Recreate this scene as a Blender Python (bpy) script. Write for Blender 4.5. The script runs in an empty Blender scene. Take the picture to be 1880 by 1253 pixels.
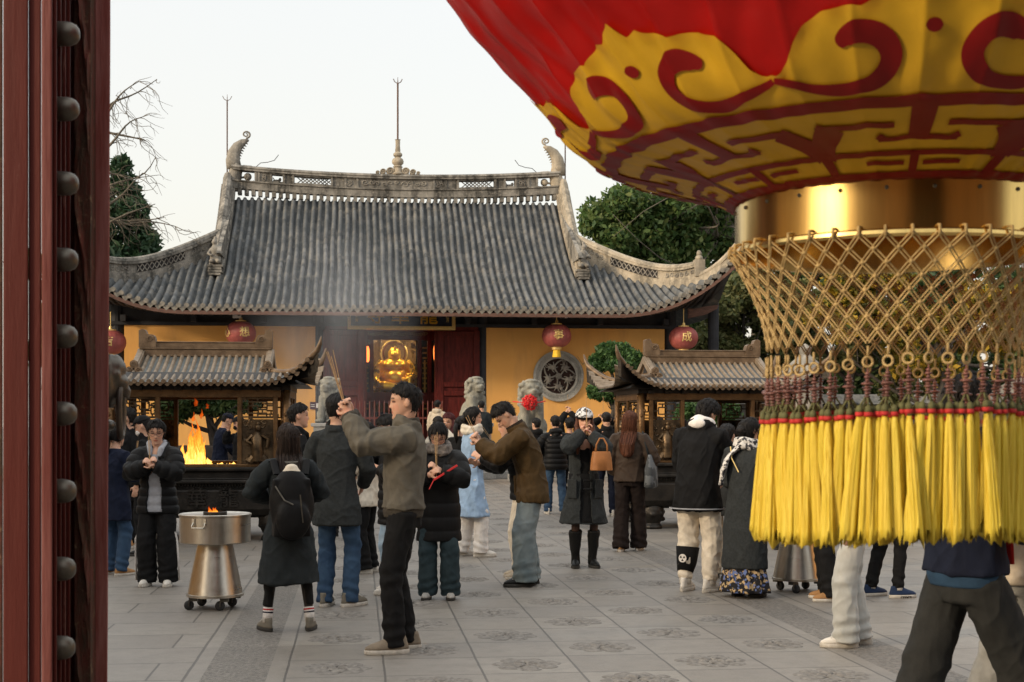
import bpy, bmesh, math, random
import numpy as np
from mathutils import Vector, Matrix, Euler, Quaternion
random.seed(7); RNG = np.random.default_rng(7)
R_ = math.radians
SC = bpy.context.scene
COL = SC.collection

# ------------------------------------------------------------------ camera, world, sun, exposure
FPX, EYE, PSI = 2560.0, 1.53, math.atan(285/2560)
cd = bpy.data.cameras.new('camera'); cam = bpy.data.objects.new('camera', cd); COL.objects.link(cam)
cam.location = (0, 0, EYE); cam.rotation_euler = (math.pi/2, 0, -PSI)
cd.sensor_width = 36; cd.lens = FPX/1880*36; cd.shift_y = 151.5/1880
cd.clip_start = .05; cd.clip_end = 2000
cd.dof.use_dof = True; cd.dof.focus_distance = 13.5; cd.dof.aperture_fstop = 7.0
SC.camera = cam

SUN_EL, SUN_AZ = R_(20), R_(246)      # azimuth from +Y clockwise: light comes from behind the camera, left
w = bpy.data.worlds.new('World'); SC.world = w; w.use_nodes = True
nt = w.node_tree; nt.nodes.clear()
sky = nt.nodes.new('ShaderNodeTexSky'); sky.sky_type = 'NISHITA'; sky.sun_disc = False
sky.sun_elevation = SUN_EL; sky.sun_rotation = SUN_AZ; sky.dust_density = 4; sky.air_density = 1.2; sky.ozone_density = 1
bgn = nt.nodes.new('ShaderNodeBackground'); bgn.inputs['Strength'].default_value = .05
hazy = nt.nodes.new('ShaderNodeBackground')          # the thin bright overcast veil
tcw = nt.nodes.new('ShaderNodeTexCoord'); sep = nt.nodes.new('ShaderNodeSeparateXYZ')
cr = nt.nodes.new('ShaderNodeValToRGB')
els = cr.color_ramp.elements
els[0].position = 0.0; els[0].color = (.66, .60, .525, 1)
els[1].position = 1.0; els[1].color = (1.25, 1.23, 1.17, 1)
for pp, cc in ((.12, (.665, .632, .570)), (.31, (.67, .655, .622)), (.5, (1.0, .985, .94))):
    e = els.new(pp); e.color = (*cc, 1)
nt.links.new(tcw.outputs['Generated'], sep.inputs[0]); nt.links.new(sep.outputs['Z'], cr.inputs[0])
nt.links.new(cr.outputs[0], hazy.inputs['Color']); hazy.inputs['Strength'].default_value = .90
addn = nt.nodes.new('ShaderNodeAddShader'); outw = nt.nodes.new('ShaderNodeOutputWorld')
nt.links.new(sky.outputs[0], bgn.inputs['Color'])
nt.links.new(bgn.outputs[0], addn.inputs[0]); nt.links.new(hazy.outputs[0], addn.inputs[1]); nt.links.new(addn.outputs[0], outw.inputs[0])
sd = bpy.data.lights.new('sun', 'SUN'); sun = bpy.data.objects.new('sun', sd); COL.objects.link(sun)
sd.energy = 2.3; sd.angle = R_(7); sd.color = (1.0, .80, .56)
sun.rotation_euler = (math.pi/2 - SUN_EL, 0, -SUN_AZ + math.pi)
sdir = Vector((math.sin(SUN_AZ)*math.cos(SUN_EL), math.cos(SUN_AZ)*math.cos(SUN_EL), math.sin(SUN_EL)))
sun.rotation_euler = (-sdir).to_track_quat('-Z', 'Y').to_euler(); sun.location = (-20, -20, 30)
SC.view_settings.view_transform = 'Standard'; SC.view_settings.look = 'None'
SC.view_settings.exposure = 0.44; SC.view_settings.gamma = 1.0
try: SC.cycles.max_bounces = 6; SC.cycles.transparent_max_bounces = 12; SC.cycles.use_denoising = True; SC.cycles.volume_bounces = 0
except Exception: pass

# ------------------------------------------------------------------ photo -> place helpers (used to measure real positions)
FW = np.array([math.sin(PSI), math.cos(PSI), 0]); RT = np.array([math.cos(PSI), -math.sin(PSI), 0]); UP = np.array([0, 0, 1.])
def atD(px, py, D): return np.array([0, 0, EYE]) + D*(FW + RT*(px-940)/FPX + UP*(778-py)/FPX)
def atY(px, py, Y):
    d = FW + RT*(px-940)/FPX + UP*(778-py)/FPX
    return np.array([0, 0, EYE]) + d*(Y/d[1])
def ground(px, py): return atD(px, py, FPX*EYE/(py-778))

# ------------------------------------------------------------------ mesh building
def mesh_from(name, V, F, mats=(), parent=None, smooth=False, mi=None, loc=None, rot=None, bevel=0, auto=None):
    me = bpy.data.meshes.new(name)
    me.from_pydata([tuple(map(float, v)) for v in V] if not isinstance(V, np.ndarray) else V.tolist(), [], F if not isinstance(F, np.ndarray) else F.tolist())
    return link_mesh(name, me, mats, parent, smooth, mi, loc, rot, bevel, auto)
def link_mesh(name, me, mats=(), parent=None, smooth=False, mi=None, loc=None, rot=None, bevel=0, auto=None):
    if not isinstance(mats, (list, tuple)): mats = [mats]
    for m in mats: me.materials.append(m)
    n = len(me.polygons)
    if mi is not None: me.polygons.foreach_set('material_index', np.asarray(mi, dtype=np.int32))
    if smooth: me.polygons.foreach_set('use_smooth', np.ones(n, dtype=bool))
    me.update()
    o = bpy.data.objects.new(name, me); COL.objects.link(o)
    if parent is not None: o.parent = parent
    if loc is not None: o.location = loc
    if rot is not None: o.rotation_euler = rot
    if bevel:
        b = o.modifiers.new('bevel', 'BEVEL'); b.width = bevel; b.segments = 2; b.limit_method = 'ANGLE'; b.angle_limit = R_(40)
    if auto: 
        try: me.set_sharp_from_angle(angle=R_(auto))
        except Exception: pass
    return o
def basis(d):
    d = np.asarray(d, float); d = d/np.linalg.norm(d)
    a = np.array([0, 0, 1.]) if abs(d[2]) < .9 else np.array([0, 1., 0])
    x = np.cross(a, d); x /= np.linalg.norm(x); y = np.cross(d, x)
    return x, y, d
class MB:
    def __init__(s): s.V = []; s.F = []; s.M = []; s.n = 0
    def add(s, V, F, m=0):
        V = np.asarray(V, float).reshape(-1, 3)
        s.V.append(V); k = s.n
        for f in F: s.F.append([int(i)+k for i in f]); s.M.append(m)
        s.n += len(V); return s
    def box(s, c, size, m=0, rz=0, rx=0, ry=0):
        h = np.array(size)/2.; V = np.array([[x, y, z] for z in (-1, 1) for y in (-1, 1) for x in (-1, 1)])*h
        if rz or rx or ry: V = V @ np.array(Euler((rx, ry, rz)).to_matrix()).T
        return s.add(V+np.array(c), [(0, 2, 3, 1), (4, 5, 7, 6), (0, 1, 5, 4), (2, 6, 7, 3), (0, 4, 6, 2), (1, 3, 7, 5)], m)
    def bar(s, a, b, w, h, m=0):      # square bar a->b
        a = np.array(a, float); b = np.array(b, float); x, y, d = basis(b-a)
        V = [p + x*sx*w/2 + y*sy*h/2 for p in (a, b) for sx, sy in ((-1, -1), (1, -1), (1, 1), (-1, 1))]
        return s.add(V, [(3, 2, 1, 0), (4, 5, 6, 7), (0, 1, 5, 4), (1, 2, 6, 5), (2, 3, 7, 6), (3, 0, 4, 7)], m)
    def tube(s, P, r, n=8, m=0, cap=True, ry=None):
        P = np.asarray(P, float); k = len(P); r = np.broadcast_to(np.asarray(r, float), (k,)); ry = r if ry is None else np.broadcast_to(np.asarray(ry, float), (k,))
        T = np.gradient(P, axis=0) if k > 1 else np.array([[0, 0, 1.]])
        T /= np.linalg.norm(T, axis=1)[:, None]+1e-12
        x, y, _ = basis(T[0]); V = []
        a = np.linspace(0, 2*math.pi, n, endpoint=False)
        for i in range(k):
            t = T[i]; x = x - t*np.dot(x, t); x /= np.linalg.norm(x)+1e-12; y = np.cross(t, x)
            V.append(P[i] + np.outer(np.cos(a)*r[i], x) + np.outer(np.sin(a)*ry[i], y))
        F = [(i*n+j, i*n+(j+1) % n, (i+1)*n+(j+1) % n, (i+1)*n+j) for i in range(k-1) for j in range(n)]
        if cap: F += [tuple(range(n))[::-1], tuple((k-1)*n+j for j in range(n))]
        return s.add(np.concatenate(V), F, m)
    def lathe(s, prof, n=24, c=(0, 0, 0), m=0, cap=True, wob=None):
        prof = np.asarray(prof, float); k = len(prof); a = np.linspace(0, 2*math.pi, n, endpoint=False)
        V = np.zeros((k, n, 3)); rr = prof[:, 0][:, None]*(np.ones(n)[None] if wob is None else wob(a, prof))
        V[..., 0] = rr*np.cos(a); V[..., 1] = rr*np.sin(a); V[..., 2] = prof[:, 1][:, None]
        F = [(i*n+j, i*n+(j+1) % n, (i+1)*n+(j+1) % n, (i+1)*n+j) for i in range(k-1) for j in range(n)]
        if cap: F += [tuple(range(n))[::-1], tuple((k-1)*n+j for j in range(n))]
        return s.add(V.reshape(-1, 3)+np.array(c), F, m)
    def rings(s, RR, m=0, cap=True, closed=False):   # RR: list of (n,3) rings
        RR = [np.asarray(r, float) for r in RR]; n = len(RR[0]); k = len(RR)
        F = [(i*n+j, i*n+(j+1) % n, (i+1)*n+(j+1) % n, (i+1)*n+j) for i in range(k-1) for j in range(n)]
        if closed: F += [((k-1)*n+j, (k-1)*n+(j+1) % n, (j+1) % n, j) for j in range(n)]
        elif cap: F += [tuple(range(n))[::-1], tuple((k-1)*n+j for j in range(n))]
        return s.add(np.concatenate(RR), F, m)
    def sphere(s, c, r, n=16, k=10, m=0, R=None):
        r = np.broadcast_to(np.asarray(r, float), (3,)); V = []
        for i in range(k+1):
            ph = -math.pi/2+math.pi*i/k; cc = max(math.cos(ph), 1e-3)
            a = np.linspace(0, 2*math.pi, n, endpoint=False)
            V.append(np.stack([np.cos(a)*cc*r[0], np.sin(a)*cc*r[1], np.full(n, math.sin(ph)*r[2])], 1))
        V = np.concatenate(V)
        if R is not None: V = V @ np.asarray(R).T
        F = [(i*n+j, i*n+(j+1) % n, (i+1)*n+(j+1) % n, (i+1)*n+j) for i in range(k) for j in range(n)]
        F += [tuple(range(n))[::-1], tuple(k*n+j for j in range(n))]
        return s.add(V+np.array(c), F, m)
    def prism(s, poly, z0, z1, m=0, fr=None):      # poly in (u,v), extruded along w; fr(u,v,w)->xyz
        fr = fr or (lambda u, v, w_: (u, v, w_)); n = len(poly)
        V = [fr(u, v, z0) for u, v in poly]+[fr(u, v, z1) for u, v in poly]
        return s.add(V, [tuple(range(n))[::-1], tuple(range(n, 2*n))]+[(i, (i+1) % n, n+(i+1) % n, n+i) for i in range(n)], m)
    def grid(s, G, m=0, flip=False):               # G: (a,b,3)
        G = np.asarray(G, float); a, b = G.shape[:2]
        F = [(i*b+j, i*b+j+1, (i+1)*b+j+1, (i+1)*b+j) for i in range(a-1) for j in range(b-1)]
        if flip: F = [f[::-1] for f in F]
        return s.add(G.reshape(-1, 3), F, m)
    def arr(s): return np.concatenate(s.V), s.F
    def build(s, name, mats, parent=None, smooth=False, bevel=0, auto=None, loc=None, rot=None):
        V, F = s.arr(); return mesh_from(name, V, F, mats, parent, smooth, s.M, loc, rot, bevel, auto)

def thing(name, label, cat, loc=(0, 0, 0), rz=0, group=None, kind=None):
    o = bpy.data.objects.new(name, None); COL.objects.link(o); o.empty_display_size = .2
    o.location = tuple(map(float, loc)); o.rotation_euler = (0, 0, rz); return tag(o, label, cat, group, kind)
def tag(o, label=None, cat=None, group=None, kind=None):
    if label: o['label'] = label
    if cat: o['category'] = cat
    if group: o['group'] = group
    if kind: o['kind'] = kind
    return o
def copy_tree(o, parent=None):
    c = o.copy(); COL.objects.link(c)
    if parent is not None: c.parent = parent
    for ch in list(o.children): copy_tree(ch, c)
    return c

# smooth pseudo-noise for vertex displacement
_NK = RNG.normal(size=(3, 14, 3)); _NP = RNG.uniform(0, 6.28, size=(3, 14))
def vnoise(P, scale, seed=0):
    P = np.asarray(P)*scale; k = _NK[seed % 3]; ph = _NP[seed % 3]+seed*1.7
    return np.sin(P @ k.T + ph + .7*np.sin((P[:, [1, 2, 0]]*1.3) @ k.T)).mean(1)*2.2
def voxel(V, F, size, smooth=3, fac=.5):
    """solid union of overlapping closed pieces as one continuous surface"""
    me = bpy.data.meshes.new('tmp'); me.from_pydata(V.tolist(), [], F)
    o = bpy.data.objects.new('tmp', me); COL.objects.link(o)
    md = o.modifiers.new('r', 'REMESH'); md.mode = 'VOXEL'; md.voxel_size = size
    dg = bpy.context.evaluated_depsgraph_get(); dg.update()
    m2 = bpy.data.meshes.new_from_object(o.evaluated_get(dg))
    bpy.data.objects.remove(o); bpy.data.meshes.remove(me)
    relax(m2, smooth, fac); return m2
def getv(me):
    a = np.empty(len(me.vertices)*3); me.vertices.foreach_get('co', a); return a.reshape(-1, 3)
def setv(me, V): me.vertices.foreach_set('co', np.ascontiguousarray(V, dtype=np.float64).ravel()); me.update()
def edges(me):
    e = np.empty(len(me.edges)*2, dtype=np.int32); me.edges.foreach_get('vertices', e); return e.reshape(-1, 2)
def relax(me, it, fac=.5):
    V = getv(me); E = edges(me); n = len(V)
    cnt = np.bincount(E.ravel(), minlength=n).astype(float)+1e-9
    for _ in range(it):
        S = np.stack([np.bincount(E[:, 0], V[E[:, 1], k], n)+np.bincount(E[:, 1], V[E[:, 0], k], n) for k in range(3)], 1)/cnt[:, None]
        V = V+(S-V)*fac
    setv(me, V)
def vnormals(me):
    a = np.empty(len(me.vertices)*3); me.vertices.foreach_get('normal', a); return a.reshape(-1, 3)
def setcol(me, name, C):
    at = me.color_attributes.new(name, 'FLOAT_COLOR', 'POINT'); C = np.asarray(C, float)
    if C.shape[1] == 3: C = np.concatenate([C, np.ones((len(C), 1))], 1)
    at.data.foreach_set('color', C.ravel())
def text_mesh(txt, size, ext, font_scale=1):
    c = bpy.data.curves.new('t', 'FONT'); c.body = txt; c.size = size; c.extrude = ext; c.align_x = 'CENTER'; c.align_y = 'CENTER'; c.offset = size*.012
    o = bpy.data.objects.new('t', c); COL.objects.link(o)
    dg = bpy.context.evaluated_depsgraph_get(); dg.update()
    me = bpy.data.meshes.new_from_object(o.evaluated_get(dg)); bpy.data.objects.remove(o); bpy.data.curves.remove(c); me.materials.clear()
    return me

# ------------------------------------------------------------------ materials
def M(name, col, rough=.7, metal=0., var=.2, vs=6., col2=None, bump=0., bs=60., spec=.4, stretch=None, bump2=None, ramp=(.35, .65), sheen=0., emis=None, trans=0., attr=None, coat=0.):
    m = bpy.data.materials.new(name); m.use_nodes = True; t = m.node_tree; b = t.nodes['Principled BSDF']
    b.inputs['Roughness'].default_value = rough; b.inputs['Metallic'].default_value = metal
    b.inputs['Specular IOR Level'].default_value = spec
    if sheen: b.inputs['Sheen Weight'].default_value = sheen; b.inputs['Sheen Roughness'].default_value = .5
    if coat: b.inputs['Coat Weight'].default_value = coat; b.inputs['Coat Roughness'].default_value = .15
    tc = t.nodes.new('ShaderNodeTexCoord'); src = tc.outputs['Object']
    if stretch:
        mp = t.nodes.new('ShaderNodeMapping'); mp.inputs['Scale'].default_value = stretch; t.links.new(src, mp.inputs[0]); src = mp.outputs[0]
    n = t.nodes.new('ShaderNodeTexNoise'); n.inputs['Scale'].default_value = vs; n.inputs['Detail'].default_value = 8; n.inputs['Roughness'].default_value = .62
    t.links.new(src, n.inputs['Vector'])
    r = t.nodes.new('ShaderNodeValToRGB'); r.color_ramp.elements[0].position = ramp[0]; r.color_ramp.elements[1].position = ramp[1]
    c = np.array(col, float); c2 = np.array(col2, float) if col2 is not None else np.clip(c*(1+var), 0, 1); c1 = c*(1-var) if col2 is None else c
    r.color_ramp.elements[0].color = (*c1, 1); r.color_ramp.elements[1].color = (*c2, 1)
    t.links.new(n.outputs['Fac'], r.inputs[0]); cout = r.outputs[0]
    if attr:
        a = t.nodes.new('ShaderNodeAttribute'); a.attribute_name = attr
        mx = t.nodes.new('ShaderNodeMix'); mx.data_type = 'RGBA'; mx.blend_type = 'MULTIPLY'; mx.inputs['Factor'].default_value = 1
        t.links.new(cout, mx.inputs['A']); t.links.new(a.outputs['Color'], mx.inputs['B']); cout = mx.outputs['Result']
    t.links.new(cout, b.inputs['Base Color'])
    if emis: b.inputs['Emission Color'].default_value = (*emis[0], 1); b.inputs['Emission Strength'].default_value = emis[1]
    if bump:
        n2 = t.nodes.new('ShaderNodeTexNoise'); n2.inputs['Scale'].default_value = bs; n2.inputs['Detail'].default_value = 6
        t.links.new(src, n2.inputs['Vector'])
        bp = t.nodes.new('ShaderNodeBump'); bp.inputs['Strength'].default_value = bump; bp.inputs['Distance'].default_value = .01
        t.links.new(n2.outputs['Fac'], bp.inputs['Height']); t.links.new(bp.outputs[0], b.inputs['Normal'])
    if trans:
        tr = t.nodes.new('ShaderNodeBsdfTranslucent'); t.links.new(cout, tr.inputs['Color'])
        ms = t.nodes.new('ShaderNodeMixShader'); ms.inputs[0].default_value = trans
        t.links.new(b.outputs[0], ms.inputs[1]); t.links.new(tr.outputs[0], ms.inputs[2]); t.links.new(ms.outputs[0], t.nodes['Material Output'].inputs[0])
    m['cout'] = 0
    return m
def N(m): return m.node_tree.nodes
def leafmat(name, c1, c2, c3, rough=.55, trans=.25):
    m = bpy.data.materials.new(name); m.use_nodes = True; t = m.node_tree; b = t.nodes['Principled BSDF']; b.inputs['Roughness'].default_value = rough
    b.inputs['Specular IOR Level'].default_value = .3
    g = t.nodes.new('ShaderNodeNewGeometry'); r = t.nodes.new('ShaderNodeValToRGB')
    r.color_ramp.elements[0].color = (*c1, 1); r.color_ramp.elements[1].color = (*c3, 1); e = r.color_ramp.elements.new(.55); e.color = (*c2, 1)
    t.links.new(g.outputs['Random Per Island'], r.inputs[0]); t.links.new(r.outputs[0], b.inputs['Base Color'])
    tr = t.nodes.new('ShaderNodeBsdfTranslucent'); t.links.new(r.outputs[0], tr.inputs['Color'])
    ms = t.nodes.new('ShaderNodeMixShader'); ms.inputs[0].default_value = trans
    t.links.new(b.outputs[0], ms.inputs[1]); t.links.new(tr.outputs[0], ms.inputs[2]); t.links.new(ms.outputs[0], t.nodes['Material Output'].inputs[0])
    return m
# ------------------------------------------------------------------ shared materials
class NT:
    """tiny node-expression helper"""
    def __init__(s, m): s.t = m.node_tree
    def v(s, x, sock):
        if isinstance(x, (int, float)): sock.default_value = x
        else: s.t.links.new(x, sock)
    def m(s, op, a, b=0., c=None):
        n = s.t.nodes.new('ShaderNodeMath'); n.operation = op; s.v(a, n.inputs[0]); s.v(b, n.inputs[1])
        if c is not None: s.v(c, n.inputs[2])
        return n.outputs[0]
    def noise(s, vec, scale, detail=6, rough=.6):
        n = s.t.nodes.new('ShaderNodeTexNoise'); n.inputs['Scale'].default_value = scale; n.inputs['Detail'].default_value = detail; n.inputs['Roughness'].default_value = rough
        s.t.links.new(vec, n.inputs['Vector']); return n.outputs['Fac']
    def map(s, vec, sc):
        n = s.t.nodes.new('ShaderNodeMapping'); n.inputs['Scale'].default_value = sc; s.t.links.new(vec, n.inputs[0]); return n.outputs[0]
    def mix(s, f, a, b, blend='MIX'):
        n = s.t.nodes.new('ShaderNodeMix'); n.data_type = 'RGBA'; n.blend_type = blend; s.v(f, n.inputs['Factor'])
        for x, k in ((a, 'A'), (b, 'B')):
            if isinstance(x, tuple): n.inputs[k].default_value = (*x, 1)
            else: s.t.links.new(x, n.inputs[k])
        return n.outputs['Result']
    def ramp(s, f, stops):
        n = s.t.nodes.new('ShaderNodeValToRGB'); e = n.color_ramp.elements
        while len(e) < len(stops): e.new(.5)
        for q, (p, c) in zip(e, stops): q.position = p; q.color = (*c, 1) if isinstance(c, tuple) else (c, c, c, 1)
        s.t.links.new(f, n.inputs[0]); return n.outputs[0]
    def bump(s, h, strength, dist, nrm=None):
        n = s.t.nodes.new('ShaderNodeBump'); n.inputs['Strength'].default_value = strength; n.inputs['Distance'].default_value = dist
        s.t.links.new(h, n.inputs['Height'])
        if nrm is not None: s.t.links.new(nrm, n.inputs['Normal'])
        return n.outputs[0]
def newmat(name, rough=.7, spec=.4, metal=0.):
    m = bpy.data.materials.new(name); m.use_nodes = True; b = m.node_tree.nodes['Principled BSDF']
    b.inputs['Roughness'].default_value = rough; b.inputs['Specular IOR Level'].default_value = spec; b.inputs['Metallic'].default_value = metal
    x = NT(m); tc = m.node_tree.nodes.new('ShaderNodeTexCoord'); return m, b, x, tc.outputs['Object']

def stone_streaked(name, base, dark, lite):
    m, b, x, oc = newmat(name, .85, .2)
    n1 = x.noise(x.map(oc, (2.2, 2.2, .35)), 1.0, 8, .65); n2 = x.noise(oc, 9, 8, .7); n3 = x.noise(oc, 2.2, 4)
    c = x.mix(x.ramp(n1, [(.42, 0.), (.62, 1.)]), base, dark)
    c = x.mix(x.ramp(n2, [(.5, 0.), (.72, .8)]), c, lite)
    c = x.mix(x.ramp(n3, [(.5, 0.), (.66, .45)]), c, dark)
    x.t.links.new(c, b.inputs['Base Color']); x.t.links.new(x.bump(n2, .5, .03), b.inputs['Normal']); return m
MAT = {}
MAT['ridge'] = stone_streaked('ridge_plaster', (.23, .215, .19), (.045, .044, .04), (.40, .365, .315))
MAT['ridgewarm'] = stone_streaked('ridge_plaster_sunlit', (.36, .31, .24), (.14, .125, .10), (.5, .44, .34))  # warm sunlight put into the plaster colour, mainly for the right-hand ridges
MAT['carved'] = stone_streaked('carved_stone', (.25, .235, .205), (.12, .11, .10), (.38, .35, .30))
MAT['ringstone'] = stone_streaked('window_ring_stone', (.33, .325, .30), (.20, .20, .185), (.44, .43, .40))
MAT['lionstone'] = stone_streaked('lion_stone', (.25, .24, .20), (.13, .125, .105), (.36, .34, .28))
MAT['granite'] = M('granite', (.27, .265, .25), .8, var=.18, vs=25, bump=.3, bs=80)
def tilemat():
    m, b, x, oc = newmat('roof_tile', .8, .25)
    a = m.node_tree.nodes.new('ShaderNodeAttribute'); a.attribute_name = 'tile'
    n1 = x.noise(oc, .55, 5); n2 = x.noise(oc, 11, 8, .7); n3 = x.noise(oc, 2.6, 6, .65)
    c = x.mix(a.outputs['Fac'], (.032, .036, .039), (.135, .14, .143))
    c = x.mix(x.ramp(n3, [(.48, 0.), (.7, .75)]), c, (.20, .185, .16))
    c = x.mix(x.ramp(n2, [(.56, 0.), (.7, .6)]), c, (.045, .045, .045))
    c = x.mix(x.ramp(n1, [(.42, 0.), (.62, .5)]), c, (.05, .056, .06))
    x.t.links.new(c, b.inputs['Base Color']); x.t.links.new(x.bump(n2, .5, .03), b.inputs['Normal']); return m
MAT['tile'] = tilemat()
MAT['tileend'] = M('tile_end', (.10, .095, .085), .85, var=.4, vs=8, col2=(.24, .215, .18), bump=.6, bs=60)
MAT['fascia'] = M('fascia_wood', (.10, .05, .036), .7, var=.35, vs=5, stretch=(1, 1, 6))
MAT['darkwood'] = M('dark_painted_wood', (.020, .022, .028), .75, var=.3, vs=4)
MAT['rafter'] = M('rafter_wood', (.03, .026, .025), .75, var=.3, vs=4)
def ochre():
    m, b, x, oc = newmat('ochre_plaster', .88, .15)
    n1 = x.noise(oc, .5, 5); n2 = x.noise(x.map(oc, (1.2, 1.2, .25)), 1.5, 7); n3 = x.noise(oc, 30, 4)
    c = x.mix(x.ramp(n1, [(.35, 0.), (.68, 1.)]), (.64, .33, .095), (.72, .40, .13))
    c = x.mix(x.ramp(n2, [(.5, 0.), (.72, .5)]), c, (.40, .22, .09))
    x.t.links.new(c, b.inputs['Base Color']); x.t.links.new(x.bump(n3, .15, .01), b.inputs['Normal']); return m
MAT['ochre'] = ochre()
MAT['redwood'] = M('red_lacquer', (.085, .012, .009), .5, var=.4, vs=3, stretch=(6, 6, 1), bump=.2, bs=20, spec=.15)
MAT['redrail'] = M('red_rail_paint', (.11, .022, .015), .5, var=.25, vs=8)
MAT['shadow_in'] = M('opening_shade', (.012, .010, .010), .9)  # near-black colour standing for the shade inside openings
MAT['gold'] = M('gilding', (.90, .52, .06), .36, .72, var=.12, vs=12, bump=.15, bs=25)
MAT['goldpaint'] = M('gold_paint', (.72, .52, .20), .4, .4, var=.15, vs=20)
MAT['navy'] = M('navy_lacquer', (.012, .018, .036), .5, var=.3, vs=6)
MAT['whitebox'] = M('white_metal', (.55, .55, .55), .5)

# ------------------------------------------------------------------ pavement
def pavemat():
    m, b, x, oc = newmat('stone_paving', .62, .35)
    sp = m.node_tree.nodes.new('ShaderNodeSeparateXYZ'); x.t.links.new(oc, sp.inputs[0]); X, Y = sp.outputs['X'], sp.outputs['Y']
    warp = x.noise(oc, 3.5, 3); wv = x.m('MULTIPLY', x.m('SUBTRACT', warp, .5), .012)
    inC = x.m('MULTIPLY', x.m('GREATER_THAN', X, -.43), x.m('LESS_THAN', X, 3.17))
    # centre tiles 0.6 x 0.6, plain slabs 1.2 x 0.6 in running bond
    cu = x.m('DIVIDE', x.m('ADD', x.m('SUBTRACT', X, .17), wv), .6); cvv = x.m('DIVIDE', x.m('ADD', x.m('SUBTRACT', Y, 8.48), wv), .61)
    row = x.m('FLOOR', cvv)
    pu = x.m('ADD', x.m('DIVIDE', x.m('ADD', X, wv), 1.25), x.m('MULTIPLY', x.m('PINGPONG', row, 1.), .47))
    u = x.m('ADD', x.m('MULTIPLY', inC, cu), x.m('MULTIPLY', x.m('SUBTRACT', 1., inC), pu))
    def edge(f, wd): return x.m('LESS_THAN', x.m('SUBTRACT', .5, x.m('ABSOLUTE', x.m('SUBTRACT', x.m('FRACT', f), .5))), wd)
    wC = x.m('ADD', .006, x.m('MULTIPLY', inC, .006))
    line = x.m('MAXIMUM', edge(u, wC), edge(cvv, .012))
    # longitudinal borders
    def bl(p, wd): return x.m('LESS_THAN', x.m('ABSOLUTE', x.m('ADD', x.m('SUBTRACT', X, p), wv)), wd)
    def band(a, c): return x.m('MULTIPLY', x.m('GREATER_THAN', X, a), x.m('LESS_THAN', X, c))
    strip = x.m('ADD', band(-.93, -.54), band(3.27, 3.66)); strip0 = x.m('ADD', band(-1.03, -.43), band(3.17, 3.77))
    bline = x.m('MAXIMUM', x.m('MAXIMUM', bl(-1.03, .009), bl(-.43, .007)), x.m('MAXIMUM', bl(3.17, .007), bl(3.77, .009)))
    line = x.m('MAXIMUM', x.m('MULTIPLY', line, x.m('SUBTRACT', 1., strip0)), bline)
    # per-slab tint
    wn = m.node_tree.nodes.new('ShaderNodeTexWhiteNoise'); wn.noise_dimensions = '2D'; cb = m.node_tree.nodes.new('ShaderNodeCombineXYZ')
    x.t.links.new(x.m('FLOOR', u), cb.inputs[0]); x.t.links.new(row, cb.inputs[1]); x.t.links.new(cb.outputs[0], wn.inputs['Vector'])
    n1 = x.noise(oc, .9, 6, .6); n2 = x.noise(oc, 60, 4, .7); n3 = x.noise(oc, 7, 8, .7); n4 = x.noise(oc, 30, 5, .6)
    c = x.mix(wn.outputs['Value'], (.162, .142, .119), (.232, .208, .176))
    c = x.mix(x.ramp(n1, [(.35, 0.), (.62, .7)]), c, (.165, .150, .135))
    c = x.mix(x.ramp(n3, [(.46, 0.), (.7, .6)]), c, (.115, .104, .09))
    c = x.mix(x.ramp(n2, [(.4, 0.), (.75, .35)]), c, (.26, .242, .218))
    c = x.mix(x.m('MULTIPLY', strip, x.ramp(n4, [(.44, .7), (.54, .0)])), c, (.085, .077, .068))
    c = x.mix(x.m('MULTIPLY', line, .8), c, (.055, .05, .045))
    x.t.links.new(c, b.inputs['Base Color'])
    h = x.m('ADD', x.m('MULTIPLY', n2, .10), x.m('MULTIPLY', strip, x.m('MULTIPLY', n4, 2.2)))
    h = x.m('SUBTRACT', h, x.m('MULTIPLY', line, .6)); h = x.m('ADD', h, x.m('MULTIPLY', n3, .2))
    x.t.links.new(x.bump(h, .8, .02), b.inputs['Normal'])
    x.t.links.new(x.ramp(n1, [(.3, .40), (.7, .62)]), b.inputs['Roughness']); return m
MAT['pave'] = pavemat()
MAT['relief'] = M('carved_paving', (.095, .085, .074), .7, col2=(.205, .187, .165), vs=26, bump=.3, bs=60)
g = MB()
g.add([(-300, -60, 0), (300, -60, 0), (300, 600, 0), (-300, 600, 0)], [(0, 1, 2, 3)], 0)
def medallion(cx, cy, seed):
    rr = random.Random(seed)
    def petal(r0, r1, a, wd, h, z0):
        G = []
        for u in np.linspace(0, 1, 5):
            row = []
            for v in np.linspace(-1, 1, 7):
                rad = r0+(r1*(1-.16*abs(v)**2.5)-r0)*u*(1-.12*v*v); an = a+wd*v*(.55+.45*u)
                zz = z0+h*(.25+.75*u**1.5)*(1-.75*abs(v)**3) if 0 < u < 1 and abs(v) < .99 else .0005+(z0*.4)
                row.append((cx+rad*math.cos(an), cy+rad*math.sin(an), zz))
            G.append(row)
        g.grid(np.array(G), 1)
    k = rr.choice((7, 8, 9)); a0 = rr.uniform(0, 6)
    for i in range(k): petal(.12, .235+rr.uniform(-.02, .012), a0+i*2*math.pi/k, math.pi/k*rr.uniform(.85, 1.05), .011, .001)
    for i in range(6): petal(.06, .165+rr.uniform(-.012, .01), a0+.3+i*2*math.pi/6, math.pi/6*1.0, .013, .004)
    for i in range(5): petal(.012, .095, a0+.9+i*2*math.pi/5, math.pi/5, .013, .008)
for col in range(6):
    xx = -.13+.6*col
    y0 = 9.42 if col % 2 else 8.78
    y = y0-1.22*3; k = 0
    while y < 37:
        if y > 5: medallion(xx, y, col*100+k)
        y += 1.22; k += 1
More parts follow.
